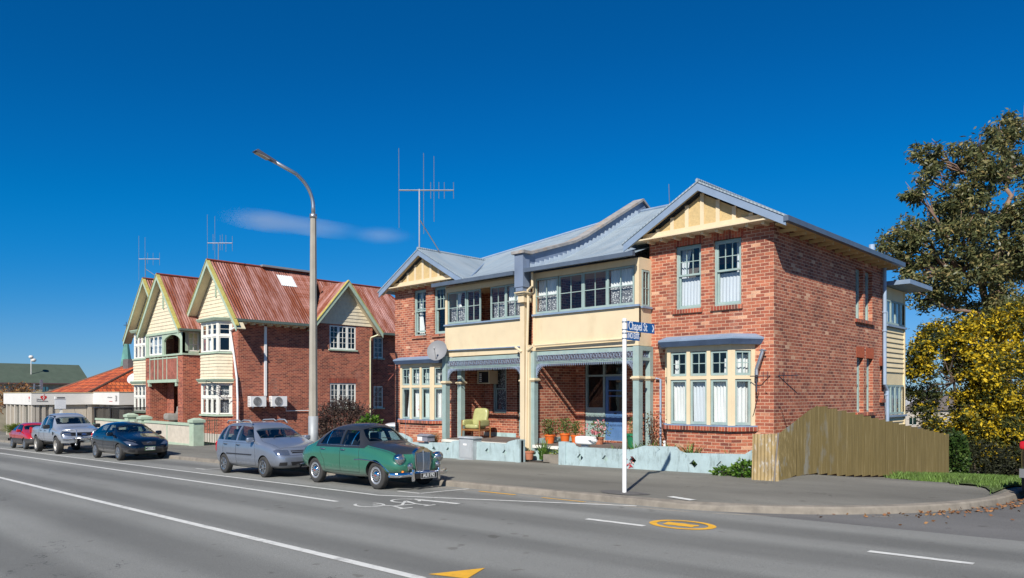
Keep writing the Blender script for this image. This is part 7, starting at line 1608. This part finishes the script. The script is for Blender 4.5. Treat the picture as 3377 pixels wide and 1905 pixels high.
# pots on the porches
ORANGE = M('orange_pot', (.62, .13, .02), .45, var=.08, bmp=.05); TERRA = M('terracotta_pot', (.40, .15, .08), .8, var=.15); GRPOT = M('green_pot', (.015, .16, .07), .4, var=.05)
GER = leaf_mat('geranium_leaf', [(0, (.03, .06, .012)), (.5, (.08, .14, .03)), (1, (.2, .26, .08))], .5); PINK = leaf_mat('pink_petal', [(0, (.45, .08, .12)), (.5, (.68, .25, .28)), (1, (.8, .5, .5))], .5); REDLF = leaf_mat('bronze_leaf', [(0, (.04, .02, .012)), (.5, (.14, .06, .03)), (1, (.12, .16, .05))], .5)
def pot(label, x, y, r, h, mat, plant, pm, n, hh, seed, flowers=0, z=.36, group='potted plants on the porch', w_=.05):
    t = thing('potted_plant', label, 'potted plant', (x, y, z), group); rr = random.Random(seed)
    m = MB(); m.lathe((x, y, z), [(r*.72, 0), (r*.95, h*.82), (r*1.06, h*.82), (r*1.06, h), (r*.92, h), (r*.9, h*.9), (0, h*.9)], 24); m.build('pot', mat, t, smooth=False)
    m = MB()
    for _ in range(n): 
        u = Vector((rr.gauss(0, .5), rr.gauss(0, .5), rr.uniform(.05, 1))); p = Vector((x+u.x*plant, y+u.y*plant, z+h+u.z*hh)); leaf(m, p, Vector((u.x+rr.gauss(0, .4), u.y+rr.gauss(0, .4), rr.gauss(.3, .5))), w_*rr.uniform(.8, 1.5), w_*rr.uniform(.6, 1), rr)
    for _ in range(7): q = Vector((x+rr.gauss(0, .4)*plant, y+rr.gauss(0, .4)*plant, z+h+hh*.8)); m.tube([(x, y, z+h*.8), q], .008, 4)
    m.build('leaves', pm, t)
    if flowers:
        m = MB()
        for _ in range(flowers):
            u = Vector((rr.gauss(0, .55), rr.gauss(0, .4)-.4, rr.uniform(.25, 1.05))); p = Vector((x+u.x*plant, y+u.y*plant, z+h+u.z*hh))
            for _k in range(8): leaf(m, p+Vector((rr.gauss(0, .018), rr.gauss(0, .018), rr.gauss(0, .018))), Vector((rr.gauss(0, 1), rr.gauss(0, 1), rr.gauss(0, 1))), .05, .05, rr)
        m.build('flowers', PINK, t)
pot('bright orange pot with a leafy geranium, leftmost of three on the porch', -15.12, 17.35, .165, .27, ORANGE, .26, GER, 300, .46, 1); pot('bright orange pot in the middle of three on the right porch', -14.80, 17.7, .16, .31, ORANGE, .2, GER, 260, .44, 2); pot('bright orange pot with an upright plant, rightmost of three', -14.42, 17.75, .145, .27, ORANGE, .15, GER, 240, .40, 3)
pot('pot of pink and white begonias on the porch behind the white letterbox', -13.75, 18.05, .16, .22, TERRA, .30, GER, 280, .46, 4, flowers=26); pot('tall green pot by the right porch post', -12.2, 17.6, .19, .40, GRPOT, .18, GER, 60, .42, 5); pot('small orange pot with bronze leaves beside the green pot', -11.9, 17.45, .12, .22, ORANGE, .22, REDLF, 150, .85, 6); pot('bronze leaved plant in a pot behind the right porch post', -11.2, 17.1, .14, .2, TERRA, .22, REDLF, 200, .9, 7, z=.3)
pot('terracotta pot standing at the foot of the cream drain pilaster', -15.25, 16.55, .15, .26, TERRA, .06, GER, 6, .05, 8, z=-.1)
tuft('agave', 'spiky bright green succulent beside the garden path', 'plant', -14.72, 16.62, -.08, 46, .62, .08, STRAP, 61, .36, None, .15); bush('flower_clump', 'low clump of leaves and yellow flowers by the path beside the porch step', 'plant', (-14.15, 16.75, .08), (.42, .2, .16), 260, .10, .04, leaf_mat('mixed_bed', [(0, (.04, .09, .02)), (.6, (.13, .19, .05)), (.85, (.4, .35, .06)), (1, (.5, .2, .15))], .5), 62)
m = MB(); m.prism([(-15.2, 16.45, 0), (-14.35, 16.45, 0), (-14.2, 17.0, 0), (-15.2, 17.0, 0)], (0, 0, .04)); m.v = [(v[0], v[1], v[2]+H(v[0], v[1])+.14) for v in m.v]; tag(solo('flower_bed', m, M('bed_soil', (.05, .038, .03), .95, var=.4, scale=9, bmp=.8), None, None), kind='structure')
m = MB(); rr = random.Random(3)
for _ in range(22):
    p = Vector((-21.25+rr.gauss(0, .06), 17.22+rr.gauss(0, .04), 1.35+rr.gauss(0, .06)))
    for _k in range(5): leaf(m, p, Vector((rr.gauss(0, 1), rr.gauss(0, 1), rr.gauss(0, 1))), .055, .05, rr)
t = thing('vase_of_flowers', 'pink and yellow flowers in a vase inside the left bay window', 'flowers', (-21.25, 17.22, .98)); m.build('flowers', leaf_mat('bright_petal', [(0, (.7, .04, .2)), (.5, (.7, .1, .3)), (.7, (.75, .45, .02)), (1, (.8, .5, .05))], .5), t)
m = MB(); m.lathe((-21.25, 17.22, .99), [(.045, 0), (.06, .1), (.035, .22), (.05, .26)], 14); m.build('vase', WHITEPL, t, smooth=True)
m = MB(); rr = random.Random(4)
for _ in range(26): a = rr.uniform(0, 6.28); p = Vector((-11.32+rr.gauss(0, .07), 16.205, .02+rr.gauss(0, .12))); leaf(m, p, Vector((math.cos(a), -.3, math.sin(a))), .07, .05, rr)
solo('climbing_flowers', m, leaf_mat('red_petal', [(0, (.5, .02, .03)), (.6, (.6, .06, .08)), (.8, (.7, .5, .4)), (1, (.1, .2, .05))], .5), 'few red flowers poking through the wall beside the street sign pole', 'flowers')
# fallen leaves in the gutter of the corner
m = MB(); rr = random.Random(12)
for _ in range(420):
    i = int(rr.triangular(60, 95, 74)); i = min(len(OUT)-2, i); p = Vector(OUT[i]).lerp(Vector(OUT[i+1]), rr.random()); a = Vector(OUT[i+1])-Vector(OUT[i]); nn = Vector((a.y, -a.x)).normalized(); p += nn*rr.uniform(.19, .55)*(1 if rr.random() < .85 else 2.5); leaf(m, Vector((p.x, p.y, H(p.x, p.y)+.012)), Vector((rr.gauss(0, 1), rr.gauss(0, 1), .25)), .07, .04, rr)
tag(m.build('leaf_litter', leaf_mat('dead_leaf', [(0, (.12, .05, .02)), (.5, (.26, .12, .05)), (1, (.4, .24, .1))], .8, 0)), kind='stuff')
# ---- bare winter trees
BARK = M('bare_bark', (.12, .09, .075), .95, var=.3, scale=6); RUSSET = leaf_mat('russet_leaf', [(0, (.10, .04, .015)), (.5, (.24, .10, .03)), (1, (.3, .2, .06))], .7)
def bare_tree(label, base, h, seed, spread=.62, depth=5, leaves=0, group='bare winter trees', r0=.16):
    rr = random.Random(seed); t = thing('bare_tree', label, 'tree', base, group); m = MB(); tips = []
    def br(p, d, L, r, k):
        e = p+d*L; m.tube(wob(p, e, 3 if k > 2 else 2, .05, rr), [r, r*.85, r*.7, r*.6][:4 if k > 2 else 3], 5 if k > 3 else 3, cap=False)
        if k == 0: tips.append(e); return
        for _ in range(3 if k > 1 else 3):
            q = (d+Vector((rr.gauss(0, spread), rr.gauss(0, spread), rr.gauss(.12, spread*.6)))).normalized(); br(p+d*L*rr.uniform(.55, 1), q, L*rr.uniform(.6, .82), r*.58, k-1)
    br(Vector(base)-Vector((0, 0, .2)), Vector((rr.gauss(0, .05), rr.gauss(0, .05), 1)).normalized(), h*.30, r0, depth); m.build('trunk', BARK, t)
    if leaves:
        ml = MB()
        for _ in range(leaves): q = tips[int(rr.random()*len(tips))]; leaf(ml, q+Vector((rr.gauss(0, .2), rr.gauss(0, .2), rr.gauss(0, .2))), Vector((rr.gauss(0, 1), rr.gauss(0, 1), rr.gauss(-.4, 1))), .22, .14, rr)
        ml.build('leaves', RUSSET, t)
# ================================================================ BACKGROUND
zL = lambda x, y: H(x, y)
HW = M('office_white', (.66, .64, .60), .6, var=.04, scale=2, bmp=.05); HT = M('office_taupe', (.42, .38, .32), .7, var=.05); HTD = M('office_brown', (.13, .11, .09), .7, var=.08); WGL = glass_mat('office_glass', (.35, .5, .52), 1.6)
O_ = thing('office_building', 'low flat roofed cream office with a wide white fascia and a red heart sign', 'building', (-68, 18, zL(-68, 18)))
m = MB()
for a, b, c, d in ((-70, -62.25, 14.55, 26), (-62.3, -56.6, 18.75, 26)): m.box(a, b, c, d, -3, 1.12)
for i, x in enumerate((-69.7, -68.5, -67.2, -65.6, -64.7, -63.1, -62.4)): m.box(x, x+.3, 14.35, 14.56, -3, 1.1)
for y in (14.6, 15.0, 15.45): m.box(-62.26, -62.1, y, y+.22, -3, 1.1)
m.box(-62.26, -62.12, 18.0, 18.3, -3, 1.1); m.box(-60.8, -60.5, 18.6, 18.76, -3, 1.1); m.box(-59.5, -59.2, 18.6, 18.76, -3, 1.1); m.build('wall', HT, O_)
m = MB(); m.box(-70.3, -62.0, 14.3, 26, 1.12, 1.98); m.box(-62.0, -56.4, 18.36, 26, 1.13, 2.03); m.build('fascia', HW, O_)
m = MB(); m.box(-70.35, -61.97, 14.27, 26.1, 1.98, 2.03); m.box(-61.97, -56.37, 18.33, 26.1, 2.03, 2.07); m.build('roof', M('office_capping', (.5, .42, .25), .6), O_)
for x0, x1 in ((-66.9, -65.6), (-64.4, -63.1)):
    m = MB(); m.box(x0, x1, 14.5, 14.545, -2.2, 1.08); m.build('window', WGL, O_)
m = MB(); m.box(-62.249, -62.2, 15.7, 17.95, -3, .85); m.build('garage_door', M('garage_beige', (.48, .43, .35), .6, var=.05), O_)
m = MB(); m.box(-59.1, -57.6, 18.70, 18.749, -1, .95); m.build('window', WGL, O_)
RS = M('sign_red', (.55, .03, .03), .5, var=.05, bmp=0); GS = M('sign_grey', (.12, .12, .13), .5, bmp=0)
def heart(mb, P_, s):
    pts = [P_(s*.0625*16*math.sin(a)**3*.5, s*.0625*.5*(13*math.cos(a)-5*math.cos(2*a)-2*math.cos(3*a)-math.cos(4*a))) for a in lin(0, 6.2832, 36)[:-1]]; mb.face(pts)
PS = lambda u, z: Vector((-61.99, 15.07+u, 1.63+z)); PF = lambda u, z: Vector((-62.55+u, 14.29, 1.62+z))
m = MB(); heart(m, PS, .42); heart(m, PF, .3); m.face([PS(-.02, .17), PS(.03, .17), PS(.09, .27), PS(.0, .23)]); sg = m.build('heart_emblem', RS, O_)
m = MB(); m.box(-61.985, -61.98, 15.05, 15.09, 1.50, 1.68); m.box(-61.985, -61.98, 15.0, 15.14, 1.62, 1.66); m.prism([PS(-.03, .07)+X*.01, PS(.03, .07)+X*.01, PS(.0, .14)+X*.01], (.004, 0, 0)); m.build('torch', WHITEPL, sg)
m = MB(); text_mesh(m, 'Heart', (-61.985, 14.62, 1.52), Y, Z, .16, .003, 'LEFT'); text_mesh(m, 'Foundation', (-61.985, 14.62, 1.39), Y, Z, .16, .003, 'LEFT'); text_mesh(m, '38', (-56.98, 18.35, 1.56), X, Z, .62, .004, 'CENTER', .62); text_mesh(m, 'South Canterbury Branch', (-58.3, 18.35, 1.66), X, Z, .12, .003, 'CENTER', .8); text_mesh(m, 'Heart', (-62.55, 14.285, 1.40), X, Z, .09, .003); m.build('lettering', GS, O_)
m = MB(); text_mesh(m, 'www.heartfoundation.org.nz', (-58.1, 18.35, 1.38), X, Z, .075, .003, 'CENTER', .8); m.build('lettering', RS, O_)
# orange tiled roof house
TILE = brick_mat('orange_tiles', [(0, srgb(150, 62, 30)), (.5, srgb(190, 86, 40)), (1, srgb(214, 110, 56))], srgb(96, 44, 26), bw=.34, rh=.30, mort=.05, grime=.3)
t = thing('tiled_house', 'house with an orange tiled hip roof behind the white office', 'house', (-74, 27, zL(-74, 27)))
m = MB(); r_ = [(-70, 19.6, 1.6), (-70, 33, 1.6), (-84, 33, 1.6), (-84, 19.6, 1.6)]; p_ = [(-74.5, 26.2, 4.65), (-79.5, 26.2, 4.65)]
m.face([r_[0], r_[1], p_[0]]); m.face([r_[1], r_[2], p_[1], p_[0]]); m.face([r_[2], r_[3], p_[1]]); m.face([r_[3], r_[0], p_[0], p_[1]]); rf = m.build('roof', TILE, t)
m = MB(); m.tube([r_[0], p_[0], r_[1]], .12, 6); m.tube([r_[3], p_[1], r_[2]], .12, 6); m.tube(p_, .12, 6); m.build('ridge_tiles', M('ridge_brown', (.12, .06, .04), .8), rf)
m = MB(); m.box(-83.5, -70.5, 20.1, 32.5, -3, 1.62); m.build('wall', HT, t); m = MB(); m.box(-77.6, -76.2, 25.6, 26.8, 4.0, 5.3); m.build('chimney', M('chimney_grey', (.12, .11, .11), .9, var=.2), rf)
dish((-68.8, 23.6, 3.2), .52, (.55, -.55, .5), 'white satellite dish on the orange tiled roof beside the gabled house', M('dish_white', (.62, .62, .62), .5), (-70.0, 23.9, 2.4))
# long hall with the green roof
t = thing('long_hall', 'long stone hall with a dark green roof beyond the office building', 'building', (-118, 24, zL(-118, 24)))
m = MB(); HR = M('hall_roof', (.060, .085, .060), .8, var=.12, scale=1.2, stain=(.09, .10, .08), stain_amt=.5)
m.face([(-110, 2, 3.35), (-110, 32.3, 3.35), (-114.5, 32.1, 5.95), (-114.5, 2, 5.95)]); m.face([(-114.5, 2, 5.95), (-114.5, 32.1, 5.95), (-119, 32.3, 3.35), (-119, 2, 3.35)]); m.build('roof', HR, t)
m = MB(); hw = [(y, y+.75, 1.4, 2.85) for y in (12.5, 14.0, 17, 18.5, 21.2, 22.7, 25.2, 26.7, 29.0, 30.4)]; m.wall(Fr((-110.4, 0, 0), Y, X), 2.2, 32.1, -4, 3.35, hw, .25); m.face([(-110.4, 32.1, -4), (-118.6, 32.1, -4), (-118.6, 32.1, 3.35), (-114.5, 32.1, 5.85), (-110.4, 32.1, 3.35)]); m.build('wall', M('hall_stone', (.34, .30, .21), .9, var=.2, scale=1.5, bmp=.3), t)
m = MB(); m.box(-110.2, -110.0, 2, 32.3, 3.2, 3.36); m.build('gutter', M('hall_gutter', (.09, .05, .05), .7), t)
for a, b, c, d in hw: m = MB(); m.box(-110.62, -110.58, a, b, c, d); o = m.build('window', WGL, t); m = MB(); m.box(-110.57, -110.5, (a+b)/2-.04, (a+b)/2+.04, c, d); m.box(-110.57, -110.5, a, b, (c+d)/2-.04, (c+d)/2+.04); m.build('frame', HTD, o)
# church spire
t = thing('church_spire', 'slender green copper church spire topped by a cross', 'church', (-150, 50.1, -4)); cx, cy = -150, 50.1
m = MB(); m.box(cx-1.3, cx+1.3, cy-1.3, cy+1.3, -5, 5.2); m.build('tower', M('church_stone', (.16, .15, .15), .9, var=.2), t)
COP = M('copper_green', (.10, .26, .22), .7, var=.25, scale=.8, stain=(.04, .07, .06), stain_amt=.8, stain_scale=.9); m = MB(); m.lathe((cx, cy, 5.2), [(1.45, 0), (1.2, 1.2), (.08, 8.9)], 8); m.build('spire', COP, t)
m = MB(); m.tube([(cx, cy, 14.0), (cx, cy, 15.6)], .06, 5); m.tube([(cx-.35, cy-.35, 15.0), (cx+.35, cy+.35, 15.0)], .06, 5); m.build('cross', M('dark_metal', (.06, .06, .08), .5), t)
# poles
m = MB(); m.tube([(-89, 20.75, -2.5), (-89, 20.8, 3.0)], .07, 6); m.tube([(-89, 20.8, 2.75), (-89, 21.5, 2.75)], .04, 5); m.box(-89.1, -88.9, 21.3, 21.55, 2.4, 3.4); solo('floodlight_pole', m, METAL, 'thin grey pole with a panel light above the office roof', 'pole')
m = MB(); m.tube([(-112, 25.8, 3), (-112, 25.8, 6.6)], .05, 5); m.blob((-112, 25.8, 6.75), (.28, .28, .22)); m.blob((-112, 26.1, 6.35), (.3, .3, .25)); solo('hall_vent', m, HW, 'small white ventilator on a rod above the green hall roof', 'vent')
t = thing('bus_stop_sign', 'white post with a plain double sided panel behind the silver pickup', 'sign', (-48.24, 12.6, zL(-48, 12.6)+.12))
m = MB(); m.box(-48.3, -48.18, 12.54, 12.66, -1.1, 1.72); m.build('post', WHITEP, t); m = MB(); m.box(-48.17, -48.14, 12.3, 12.82, 1.05, 1.62); m.box(-48.34, -48.31, 12.3, 12.82, 1.05, 1.62); m.build('panel', M('panel_white', (.62, .64, .66), .4, var=.03), t); m = MB(); m.box(-48.36, -48.12, 12.28, 12.84, 1.62, 1.76); m.build('header', HW, t); m = MB(); m.box(-48.119, -48.115, 12.36, 12.76, 1.65, 1.73); m.build('lettering', GS, t)
# trampoline with safety net in the next front yard
t = thing('trampoline', 'round trampoline with a black safety net behind the boundary wall', 'trampoline', (-50.5, 16.6, zL(-50, 16.6))); NETM, n_, l_, b_ = nt('safety_net')
tb = n_.new('ShaderNodeBsdfTransparent'); df = n_.new('ShaderNodeBsdfDiffuse'); df.inputs[0].default_value = (.02, .02, .022, 1); mxs = n_.new('ShaderNodeMixShader'); mxs.inputs[0].default_value = .62; l_.new(tb.outputs[0], mxs.inputs[1]); l_.new(df.outputs[0], mxs.inputs[2]); l_.new(mxs.outputs[0], n_['Material Output'].inputs[0])
m = MB(); m.grid(lambda u, v: (-50.5+1.9*math.cos(6.2832*u), 16.6+1.5*math.sin(6.2832*u), .0+1.05*v), 40, 1); m.build('net', NETM, t)
m = MB()
for i in range(8): a = i*6.2832/8; m.tube([(-50.5+1.95*math.cos(a), 16.6+1.55*math.sin(a), -1), (-50.5+1.95*math.cos(a), 16.6+1.55*math.sin(a), 1.06)], .035, 6)
m.tube([(-50.5+1.93*math.cos(a), 16.6+1.53*math.sin(a), 1.05) for a in lin(0, 6.2832, 40)], .03, 6); m.build('frame', TRIM, t)
for nm, a0, a1, mt in (('pad', -170, -60, M('pad_green', (.03, .22, .08), .5)), ('pad', -58, 40, M('pad_yellow', (.7, .36, .01), .5)), ('pad', 42, 188, M('pad_green', (0, 0, 0)))):
    m = MB(); m.grid(lambda u, v: (-50.5+(1.65+.3*v)*math.cos(R(a0+(a1-a0)*u)), 16.6+(1.3+.3*v)*math.sin(R(a0+(a1-a0)*u)), .06+.03*math.sin(v*3.14)), 24, 3); m.build(nm, mt, t)
m = MB(); m.box(-44.3, -43.9, 16.0, 16.3, -1, .28); solo('utility_box', m, HW, 'small white box behind the boundary wall piers', 'box')
# trees and shrubs at the far left
bare_tree('leafless tree with some russet leaves at the far left edge', (-72.5, 15.3, zL(-72, 15)), 5.6, 3, leaves=420, depth=5); bare_tree('tall leafless tree beside the office at the left edge', (-77.5, 16.9, zL(-77, 16.9)), 7.2, 5, leaves=260); bare_tree('leafless tree standing in front of the green roofed hall', (-92, 19.5, zL(-92, 19)), 7.5, 7); bare_tree('second leafless tree before the right half of the hall', (-95, 25.0, zL(-95, 25)), 7.4, 11)
for k, (y, h) in enumerate(((36.5, 9), (38.6, 11), (40.6, 11), (42.6, 10.5), (44.8, 10))): bare_tree('leafless tree between the green hall and the church spire', (-130, y, -4.2), h, 40+k, .6, 5, 0, 'bare trees between hall and spire', .25)
tuft('flax', 'bright yellow green strappy shrub at the left edge beside the footpath', 'shrub', -58.5, 12.9, zL(-58, 13)+.1, 1300, 1.35, .10, leaf_mat('lime_leaf', [(0, (.08, .13, .015)), (.5, (.2, .27, .03)), (1, (.36, .4, .07))], .5), 71, 1.3); tuft('flax', 'second lime green strappy shrub nearer the office corner', 'shrub', -60.6, 13.5, zL(-60, 13)+.1, 700, .85, .07, leaf_mat('lime_leaf', []), 72, 1.2) if False else tuft('flax', 'second lime green strappy shrub nearer the office corner', 'shrub', -60.6, 13.3, zL(-60, 13)+.1, 900, 1.15, .09, MATS['lime_leaf'], 72, 1.2)
# wooded rise closing the view behind the houses
TREED = leaf_mat('far_tree', [(0, (.02, .028, .016)), (.5, (.045, .055, .03)), (1, (.09, .085, .05))], .8, .1)
def mass(name, p0, p1, n, rad, hz, seed, mat, label=None):
    rr = random.Random(seed); m = MB()
    for i in range(n):
        q = Vector(p0).lerp(Vector(p1), rr.random())+Vector((rr.gauss(0, 4), rr.gauss(0, 4), 0)); h = rr.uniform(.5, 1)*hz; c = Vector((q.x, q.y, H(q.x, q.y)+h*.45))
        for _ in range(110):
            u = Vector((rr.gauss(0, 1), rr.gauss(0, 1), rr.gauss(0, 1))).normalized()*rr.uniform(.5, 1); leaf(m, c+Vector((u.x*rad, u.y*rad, u.z*h*.55)), Vector((rr.gauss(0, 1), rr.gauss(0, 1), rr.gauss(0, 1))), 1.3, .8, rr)
    return tag(m.build(name, mat), label or 'far off belt of trees', 'trees', None, 'stuff')
mass('far_trees', (-330, 40, 0), (-150, 170, 0), 110, 6, 8, 1, TREED); mass('far_trees', (-140, 190, 0), (0, 330, 0), 110, 6, 8, 2, TREED)
mass('far_trees', (-400, -60, 0), (-300, 40, 0), 60, 7, 9, 4, TREED)
# houses and cars glimpsed between the duplex and the wattle
def cottage(label, x, y, w_, d, hw, hr, wm, rm, z, win=()):
    t = thing('cottage', label, 'house', (x, y, z), 'houses down the hill'); m = MB(); m.box(x-w_/2, x+w_/2, y, y+d, z-1, z+hw); m.build('wall', wm, t)
    m = MB(); e = .4; m.face([(x-w_/2-e, y-e, z+hw), (x+w_/2+e, y-e, z+hw), (x+w_/2-d*.3, y+d/2, z+hr), (x-w_/2+d*.3, y+d/2, z+hr)]); m.face([(x+w_/2+e, y-e, z+hw), (x+w_/2+e, y+d+e, z+hw), (x+w_/2-d*.3, y+d/2, z+hr)]); m.face([(x-w_/2-e, y+d+e, z+hw), (x-w_/2-e, y-e, z+hw), (x-w_/2+d*.3, y+d/2, z+hr)]); m.face([(x+w_/2+e, y+d+e, z+hw), (x-w_/2-e, y+d+e, z+hw), (x-w_/2+d*.3, y+d/2, z+hr), (x+w_/2-d*.3, y+d/2, z+hr)]); m.build('roof', rm, t)
    for i in range(3): u = x-w_*.34+i*w_*.34; m = MB(); m.box(u-.6, u+.6, y-.04, y-.003, z+.9, z+2.2); o = m.build('window', WGL, t); m = MB(); m.box(u-.68, u+.68, y-.06, y-.041, z+.82, z+.9); m.box(u-.03, u+.03, y-.06, y-.041, z+.9, z+2.2); m.build('frame', WHITEP, o)
RB = M('roof_brown', (.12, .10, .09), .8, var=.2); RR = M('roof_red', (.24, .07, .05), .8, var=.2); RG = M('roof_grey', (.30, .30, .31), .7, var=.1)
cottage('beige cottage with a brown roof glimpsed beside the wattle', -38, 150, 11, 8, 3.6, 6.2, HT, RB, -4.6); cottage('pale cottage with a grey roof down the hill', -52, 172, 12, 9, 3.2, 6.6, HW, RG, -4.4); cottage('cottage with a red roof half hidden by the wattle', -30, 168, 10, 8, 3, 5.2, HT, RR, -4.6); cottage('white cottage farther right behind the wattle', -18, 185, 12, 9, 3.2, 6, HW, RB, -4.6)
m = MB(); m.box(-60, 20, 118, 127, 0, .01); m.v = [(v[0], v[1], H(v[0], v[1])+.05) for v in m.v]; tag(m.build('far_road', ASPH2), kind='structure')
FARP = [paint('far_blue', (.04, .10, .30)), paint('far_silver', (.4, .42, .44), metal=.4), paint('paint_white', (0, 0, 0)), paint('far_dark', (.03, .03, .035))]
def far_car(x, y, mat, label, rot):
    t = thing('parked_car', label, 'car', (x, y, H(x, y)+.06), 'cars parked down the hill', world=False, rot=(0, 0, rot)); me = loft_mesh('b', shell(MZ3)); o = bpy.data.objects.new('body', me); col.objects.link(o); me.materials.append(mat); o.parent = t; sb = o.modifiers.new('s', 'SUBSURF'); sb.levels = 1; sb.render_levels = 1
    m = MB()
    for s in (1, -1): m.face([(-1.5, s*.80, 1.0), (.7, s*.80, .97), (.2, s*.70, 1.3), (-1.1, s*.68, 1.3)])
    m.face([(1.0, -.6, 1.08), (1.0, .6, 1.08), (.35, .5, 1.36), (.35, -.5, 1.36)]); m.build('window', TRIM, t)
    for ax in (1.33, -1.31):
        for s in (1, -1): m = MB(); m.cyl((ax, s*.66, .31), (ax, s*.86, .31), .31, n=16); m.build('wheel', TYRE, t)
for k, (x, y, lab, rt) in enumerate(((-31.0, 120.5, 'blue car parked on the lower road', 1.5), (-28.2, 120.8, 'silver car parked on the lower road', 1.6), (-25.2, 121, 'white car parked on the lower road', 1.5), (-34.5, 120, 'dark car parked on the lower road', 1.7))): far_car(x, y, FARP[k], lab, rt)
m = MB(); m.tube([(-24, 92, H(-24, 92)), (-24, 92, H(-24, 92)+3.4)], .08, 6); m.box(-24.5, -23.6, 91.9, 92.1, H(-24, 92)+2.9, H(-24, 92)+3.3); solo('lamp_post', m, METAL, 'short grey post down the hill seen left of the wattle', 'post')
sheet('lower_lawn', lin(-60, 20, 10), lin(95, 117, 4), -.03, M('lawn', (.07, .11, .03), .95, var=.3, scale=.4, bmp=.3))
# ---- thin lens clouds, real volumes far away
def cloud(c, L, hz, dp, dens, tilt, seed):
    m = MB(); c = Vector(c); A_ = (CRT+Vector((0, 0, tilt))).normalized(); B_ = Z
    m.grid(lambda u, v: A_*(L*math.cos(6.2832*u)*math.cos(math.pi*(v-.5)))+CF*(dp*math.sin(6.2832*u)*math.cos(math.pi*(v-.5)))+B_*(hz*math.sin(math.pi*(v-.5))), 32, 16)
    mt = bpy.data.materials.new('cloud_vapour'); mt.use_nodes = True; n = mt.node_tree.nodes; l = mt.node_tree.links; n.remove(n['Principled BSDF'])
    tc = n.new('ShaderNodeTexCoord'); mp = n.new('ShaderNodeMapping'); mp.inputs['Location'].default_value = (-1, -1, -1); mp.inputs['Scale'].default_value = (2, 2, 2); l.new(tc.outputs['Generated'], mp.inputs[0])
    ln = n.new('ShaderNodeVectorMath'); ln.operation = 'LENGTH'; l.new(mp.outputs[0], ln.inputs[0]); f = mth(n, l, 'SUBTRACT', 1.0, mth(n, l, 'POWER', ln.outputs['Value'], 1.2)); f = mth(n, l, 'MAXIMUM', f, 0.0)
    nz = noise(n, l, mapping(n, l, tc.outputs['Object'], (.006, .006, .04)), 2.0, 5, .55); g = mth(n, l, 'MULTIPLY', mth(n, l, 'MULTIPLY', f, f), mth(n, l, 'MULTIPLY', nz.outputs[0], 2*dens))
    pv = n.new('ShaderNodeVolumePrincipled'); pv.inputs['Color'].default_value = (1, 1, 1, 1); l.new(g, pv.inputs['Density']); l.new(pv.outputs[0], n['Material Output'].inputs['Volume'])
    o = m.build('cloud', mt); o.location = c; tag(o, kind='structure')
cloud((-1400, 733, 353), 140, 20, 70, .0065, -.13, 1); cloud((-1335, 798, 341), 175, 15, 70, .0045, -.13, 3); cloud((-1232, 895, 324), 90, 16, 60, .006, .0, 2)
for o in bpy.data.objects:
    if '_w' in o: del o['_w']
